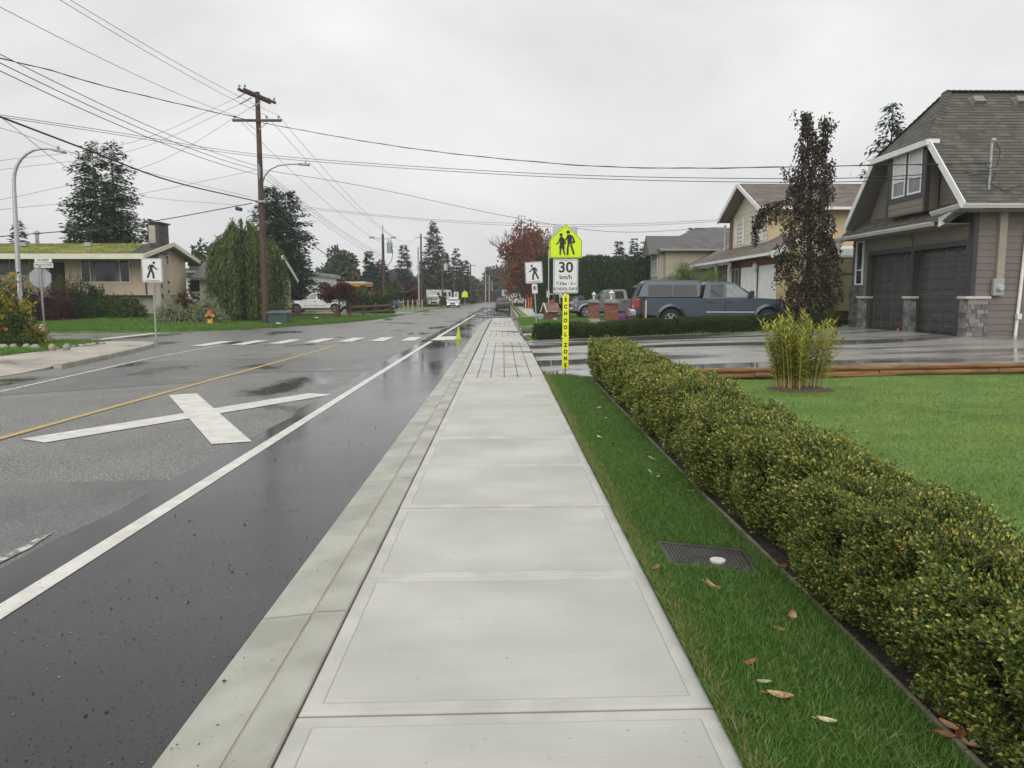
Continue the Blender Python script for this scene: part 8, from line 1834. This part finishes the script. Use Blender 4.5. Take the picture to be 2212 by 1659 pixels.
for px_, by, Y_, ty, lb in ((956, 654, 135, 545, "grey utility pole with a small transformer beside the motorhome"), (981, 652, 150, 566, "thin utility pole right of the motorhome"), (1017, 651, 172, 570, "slim utility pole behind the far yellow sign"), (1049, 651, 185, 588, "slim roadside pole close to the oncoming white sedan"), (1057, 650, 205, 594, "pale roadside pole beyond the oncoming white sedan"), (1063, 650, 225, 608, "shortest roadside pole near the end of the road"), (1100, 650, 240, 628, "small pale pole right of the parked dark sedan")):
    t, qx, qz = wood_pole(lb, px_, by, Y_, ty, .17, .12, m=galv_dull if Y_ > 180 else None)
    if Y_ in (135, 172): mb = MB(); zq = P(px_, 575 if Y_ == 135 else 600, Y_).z; mb.tube([(qx, Y_, zq - .9), (qx + 1.0, Y_ - .4, zq - .25), (qx + 2.2, Y_ - .6, zq)], .045, n=5); mb.beam((qx + 2.1, Y_ - .6, zq), (qx + 2.9, Y_ - .6, zq), .3, .12); build("lamp_arm", mb, galv_dull, t)
    if Y_ == 135: mb = MB(); mb.lathe([(0, -.6), (.35, -.6), (.35, .6), (0, .62)], (qx + .6, Y_ - .2, P(px_, 577, Y_).z), n=10); build("transformer_can", mb, galv, t)
    mb = MB(); mb.beam((qx - 1.1, Y_, qz - .4), (qx + 1.1, Y_, qz - .4), .12, .12); build("crossarm", mb, wood_arm, t)
t, spx, spz = wood_pole("dark service pole with meter boxes half hidden behind the school zone sign", 1197, 664, 68, 500, .14, .10, name="service_pole")
for sg in (-1, 1):
    mb = MB(); mb.box(spx + sg * .55 - .13, spx + sg * .55 + .13, 67.7, 68.0, 1.5, 2.1); build("meter_box", mb, galv, t)
    mb = MB(); mb.tube([(spx + sg * .5, 67.9, 0), (spx + sg * .5, 67.9, 5.6)], .05, n=6); build("conduit", mb, galv, t)
mb = MB(); mb.box(spx - .5, spx + .5, 67.92, 68.05, 1.75, 1.85); build("bracket", mb, galv_dull, t)
# far signs
for px_, y0, y1, wpx, Y_, lb, kind in ((986, 632, 658, 11, 128, "small white crosswalk sign beyond the motorhome", 'w'), (1066, 0, 0, 10, 140, "", ''), (981, 0, 0, 0, 0, "", '')):
    if not lb: continue
    p_ = P(px_ - .5, 645, Y_)
    ped_sign((p_.x, Y_, .0), lb, .8, 1.0, P(px_, 637, Y_).z, P(px_, 637, Y_).z + .4, True)
p_ = P(1083, 634, 112); ped_sign((p_.x + .45, 112, 0), "small white crosswalk sign above the parked dark sedan", .75, .95, P(1083, 633, 112).z, P(1083, 633, 112).z + .4, False)
t = thing("school_sign", "small yellow-green school sign far beyond the oncoming white sedan", "road sign", (-8.9, 145, 0)); p_ = P(1004, 640, 145); t.location = (p_.x, 145, 0); mb = MB(); zc_ = P(1004, 636, 145).z; mb.prism([(p_.x - .55, 145, zc_ - .5), (p_.x + .55, 145, zc_ - .5), (p_.x + .55, 145, zc_ + .25), (p_.x, 145, zc_ + .75), (p_.x - .55, 145, zc_ + .25)], (0, .02, 0)); build("panel", mb, fluor, t); mb = MB(); mb.tube([(p_.x, 145.05, -.1), (p_.x, 145.05, zc_ + .3)], .05, n=6); build("pole", mb, galv_dull, t)

# ================================================================ OVERHEAD WIRES
def wire(label, pts, r=.012, m=None, sag=.0, ext0=0., ext1=0., n=18, twist=0, group="overhead wires", name="overhead_wire"):
    pts = [Vector(p) for p in pts]
    a, b = pts[0], pts[-1]
    if len(pts) == 2: path = [a.lerp(b, k / n) - Vector((0, 0, sag * 4 * (k / n) * (1 - k / n))) for k in range(n + 1)]
    else:   # smooth curve through the surveyed points
        path = []; m_ = len(pts) - 1; q = [pts[0] * 2 - pts[1]] + pts + [pts[-1] * 2 - pts[-2]]
        for k in range(n + 1):
            f = min(k / n * m_, m_ - 1e-6); i = int(f); u = f - i; p0, p1, p2, p3 = q[i:i + 4]
            path.append(.5 * (2 * p1 + (p2 - p0) * u + (2 * p0 - 5 * p1 + 4 * p2 - p3) * u * u + (3 * p1 - p0 - 3 * p2 + p3) * u ** 3))
    if ext0: d = path[0] - path[1]; d.normalize(); path = [path[0] + d * ext0 + Vector((0, 0, .004 * ext0 * ext0))] + path
    if ext1: d = path[-1] - path[-2]; d.normalize(); path = path + [path[-1] + d * ext1]
    mb = MB(); mb.tube(path, r, n=5)
    if twist:
        pp = [path[0].lerp(path[0], 0)]; dense = []
        for p, q in zip(path, path[1:]):
            k_ = max(2, int((q - p).length / .35)); dense += [p.lerp(q, i / k_) for i in range(k_)]
        mb.tube([p + Vector((.0, math.cos(i * .8) * twist, math.sin(i * .8) * twist)) for i, p in enumerate(dense)], r * .7, n=4)
    o = build(name, mb, m or cable_g, None, origin=path[len(path) // 2], smooth=180); tag(o, label, "wire", group); return o
ins = lambda dx: Vector((px0 + dx, PY - .2, zc1 + .27))
wire("primary wire from the top left corner to the crossarm's middle insulator", [P(130, 0, 24), ins(.52)], .010, sag=.15, ext0=14)
wire("primary wire just right of the top-left one, ending at the crossarm's right insulator", [P(152, 0, 24.5), ins(1.2)], .010, sag=.15, ext0=14)
wire("primary wire from the upper left edge to the crossarm's left insulator", [P(0, 15, 21), ins(-1.24)], .010, sag=.2, ext0=14)
for px_, py_, q, lb in ((0, 117, (555, 358), "upper secondary wire of three slanting down from the left edge"), (0, 136, (556, 367), "middle secondary wire of three slanting down from the left edge"), (0, 153, (557, 377), "lowest secondary wire of three slanting down from the left edge")):
    wire(lb, [P(px_, py_, 21), P(*q, PY - .2)], .013, m=cable_g if py_ == 117 else cable_m, sag=.28, ext0=14)
wire("thick twisted cable from the left edge to the crossarm of the main pole", [P(0, 126, 30), P(110, 152, 31.5), P(222, 185, 34), P(390, 225, 39), P(548, 262, PY - .1)], .018, m=cable_m, ext0=6, twist=.022)
hm = Vector((mx_ - .03, my_ - .05, 5.28)); hm2 = Vector((mx_ - .02, my_ - .05, 5.06))
wire("thick twisted cable from the main pole's crossarm to the brown house mast", [P(558, 264, PY - .1), P(830, 312, 38), P(1106, 345, 33), P(1420, 363, 28.6), hm], .015, m=cable_m, n=26, twist=.018)
wire("upper cable of the pair crossing the whole picture to the brown house", [P(0, 248, 34), P(260, 287, 38.5), P(556, 333, PY - .1), P(1106, 372, 35), P(1700, 386, 26.5), hm2], .013, m=cable_m, n=36, ext0=6)
wire("lower cable of the pair crossing the whole picture to the brown house", [P(0, 252, 34), P(260, 292, 38.5), P(556, 338, PY - .1), P(1106, 378, 35), P(1700, 394, 26.5), hm2 - Vector((0, 0, .08))], .013, m=cable_m, n=36, ext0=6)
wire("heavy telephone cable from the left edge down to the clamp of the main pole", [P(0, 252, 22), P(187, 323, 27), P(373, 392, 34), P(556, 435, PY - .2)], .030, m=cable_m, ext0=10)
wire("telephone cable rising from the mossy roof to the clamp of the main pole", [P(0, 511, 40), P(283, 485, 42), P(545, 439, PY - .2)], .024, m=cable_m, ext0=10)
mb = MB(); a_, b_ = P(509, 450, PY - .6), P(523, 453, PY - .6); mb.beam(a_, b_, .22, .20); tag(build("splice_case", mb, cable_m, None, origin=a_, bevel=.05), "black splice case hanging beside the main wooden pole", "cable box", "overhead wires")
for q, e_, lb in (((513, 211), (0, 347), "upper side-street wire dead-ended at the top of the main pole"), ((518, 225), (0, 367), "middle side-street wire dead-ended at the top of the main pole"), ((546, 230), (60, 420), "lower side-street wire dead-ended at the top of the main pole")):
    wire(lb, [P(*e_, 40.5), P((q[0] + e_[0]) / 2 + 30, (q[1] + e_[1]) / 2 + 28, 42), P(*q, PY - .6)], .010, ext0=10)
for (a_, b_, lb) in (((513, 211), (531, 200), "upper dead-end insulator string at the pole top"), ((518, 225), (543, 211), "middle dead-end insulator string at the pole top"), ((546, 230), (563, 221), "lower dead-end insulator string at the pole top")):
    wire(lb, [P(*a_, PY - .6), P(*b_, PY - .3)], .035, m=porcelain, n=4, name="dead_end_insulator")
wire("thin wire from the left edge towards the rooftop behind the lamp", [P(8, 258, 26), P(160, 370, 38), P(300, 423, 52), P(520, 444, 60)], .012, ext0=6)
wire("thin side-street wire ending at the rack of the main pole", [P(0, 453, 40), P(280, 422, 42), P(552, 368, PY - .2)], .010, ext0=10)
wire("thin drop wire below the street lamp's arm", [P(0, 276, 30), P(60, 294, 33), P(177, 336, 38), P(400, 392, 46), P(540, 425, 52)], .010, ext0=5)
# towards the second pole
for dx, e_, lb in ((-1.24, (806, 514), "primary wire from the crossarm's left insulator to the second pole"), (.52, (830, 499), "primary wire from the crossarm's middle insulator to the second pole top"), (1.2, (852, 514), "primary wire from the crossarm's right insulator to the second pole")):
    wire(lb, [ins(dx), P(*e_, 75.9)], .012, sag=.45)
for y0, y1, lb in ((366, 551, "upper secondary wire between the main and the second pole"), (373, 556, "middle secondary wire between the main and the second pole"), (382, 562, "lowest secondary wire between the main and the second pole")):
    wire(lb, [P(569, y0, PY - .2), P(829, y1, 75.8)], .013, sag=.4)
wire("telephone cable sagging from the main pole to the second pole", [P(566, 436, PY - .1), P(829, 610, 75.8)], .028, m=cable_m, sag=.8)
for y0, y1, lb in ((514, 514, "primary wire between the second and third poles, left side"), (499, 506, "primary wire between the second and third pole tops")): wire(lb, [P(806 if y0 == 514 else 830, y0, 75.9), P(900 if y0 == 514 else 911, y1, 112)], .014, sag=1.0)
wire("telephone cable from the second to the third pole", [P(831, 611, 75.8), P(911, 606, 112)], .03, m=cable_m, sag=1.2); wire("telephone cable hanging between the third pole and the transformer pole", [P(911, 606, 112), P(957, 622, 135)], .035, m=cable_g, sag=1.2); wire("telephone cable beyond the transformer pole", [P(957, 622, 135), P(1017, 628, 172)], .035, m=cable_g, sag=1.8)
hs_ = Vector((14.15, 49.75, 6.0))
wire("drop cable from the main pole's rack to the cream house mast", [P(576, 368, PY - .2), P(800, 405, 45), P(1100, 468, 46.5), P(1330, 501, 48), hs_], .013, m=cable_m, n=26)
for k in (0, 1): wire(["upper", "lower"][k] + " distant cable of the pair spanning behind the poles to the cream house", [P(600, 440 + k * 4, 72), P(880, 470 + k * 3, 66), P(1130, 483 + k * 5, 60), P(1350, 484 + k * 4, 56), Vector((13.75, 49.6, 6.35 + .1 - k * .12))], .014, n=22)
wire("thin cable crossing the road far away", [P(1040, 613, 175), P(1200, 598, 150)], .03, sag=.3, ext1=4); wire("thin cable crossing the road beside the maple", [P(1049, 596, 185), P(1180, 580, 150)], .03, sag=.3)
# ================================================================ GRIT ON THE NEW ASPHALT AND IN THE GUTTER
g = np.random.default_rng(91); n = 900; y = 2.5 + 9 * g.uniform(0, 1, n) ** 1.6; x = g.uniform(-2.6, -1.25, n); k = g.uniform(0, 1, n) < .07; x[k] = g.uniform(-1.24, -1.02, k.sum())
zz = np.where(x > -1.24, -.072 + (x + 1.24) * .05, zr + .006); s = g.uniform(.002, .0062, n) * np.where(g.uniform(0, 1, n) < .06, 1.9, 1)
c = np.stack([x, y, zz], 1); oct_ = np.array([[1, 0, .3], [0, 1, .3], [-1, 0, .3], [0, -1, .3], [0, 0, 1.0]]); V = (c[:, None, :] + (oct_[None] * g.uniform(.6, 1.3, (n, 5, 3))) * s[:, None, None]).reshape(-1, 3); o_ = np.arange(n)[:, None] * 5
F = np.concatenate([o_ + np.array([[i, (i + 1) % 4, 4]]) for i in range(4)])
stuff(np_build("gravel", V, F, mat("grit", (.03, .03, .03), isl=[(.012, .012, .012), (.018, .017, .016), (.03, .028, .026), (.30, .28, .24)], rough=.7)), "scattered grit and small stones on the new asphalt")
# ================================================================ AIR
hz_ = MB(); hz_.box(-520, 520, -62, 702, -1.4, 24)
hm_ = bpy.data.materials.new("haze_air"); hm_.use_nodes = True; hn = hm_.node_tree; hn.nodes.clear()
pv = hn.nodes.new("ShaderNodeVolumePrincipled"); pv.inputs['Density'].default_value = .0006; pv.inputs['Color'].default_value = (.93, .94, .96, 1); pv.inputs['Anisotropy'].default_value = 0
ho = hn.nodes.new("ShaderNodeOutputMaterial"); hn.links.new(pv.outputs[0], ho.inputs['Volume'])
stuff(build("haze", hz_, hm_), "thin pale rain haze in the air over the street")
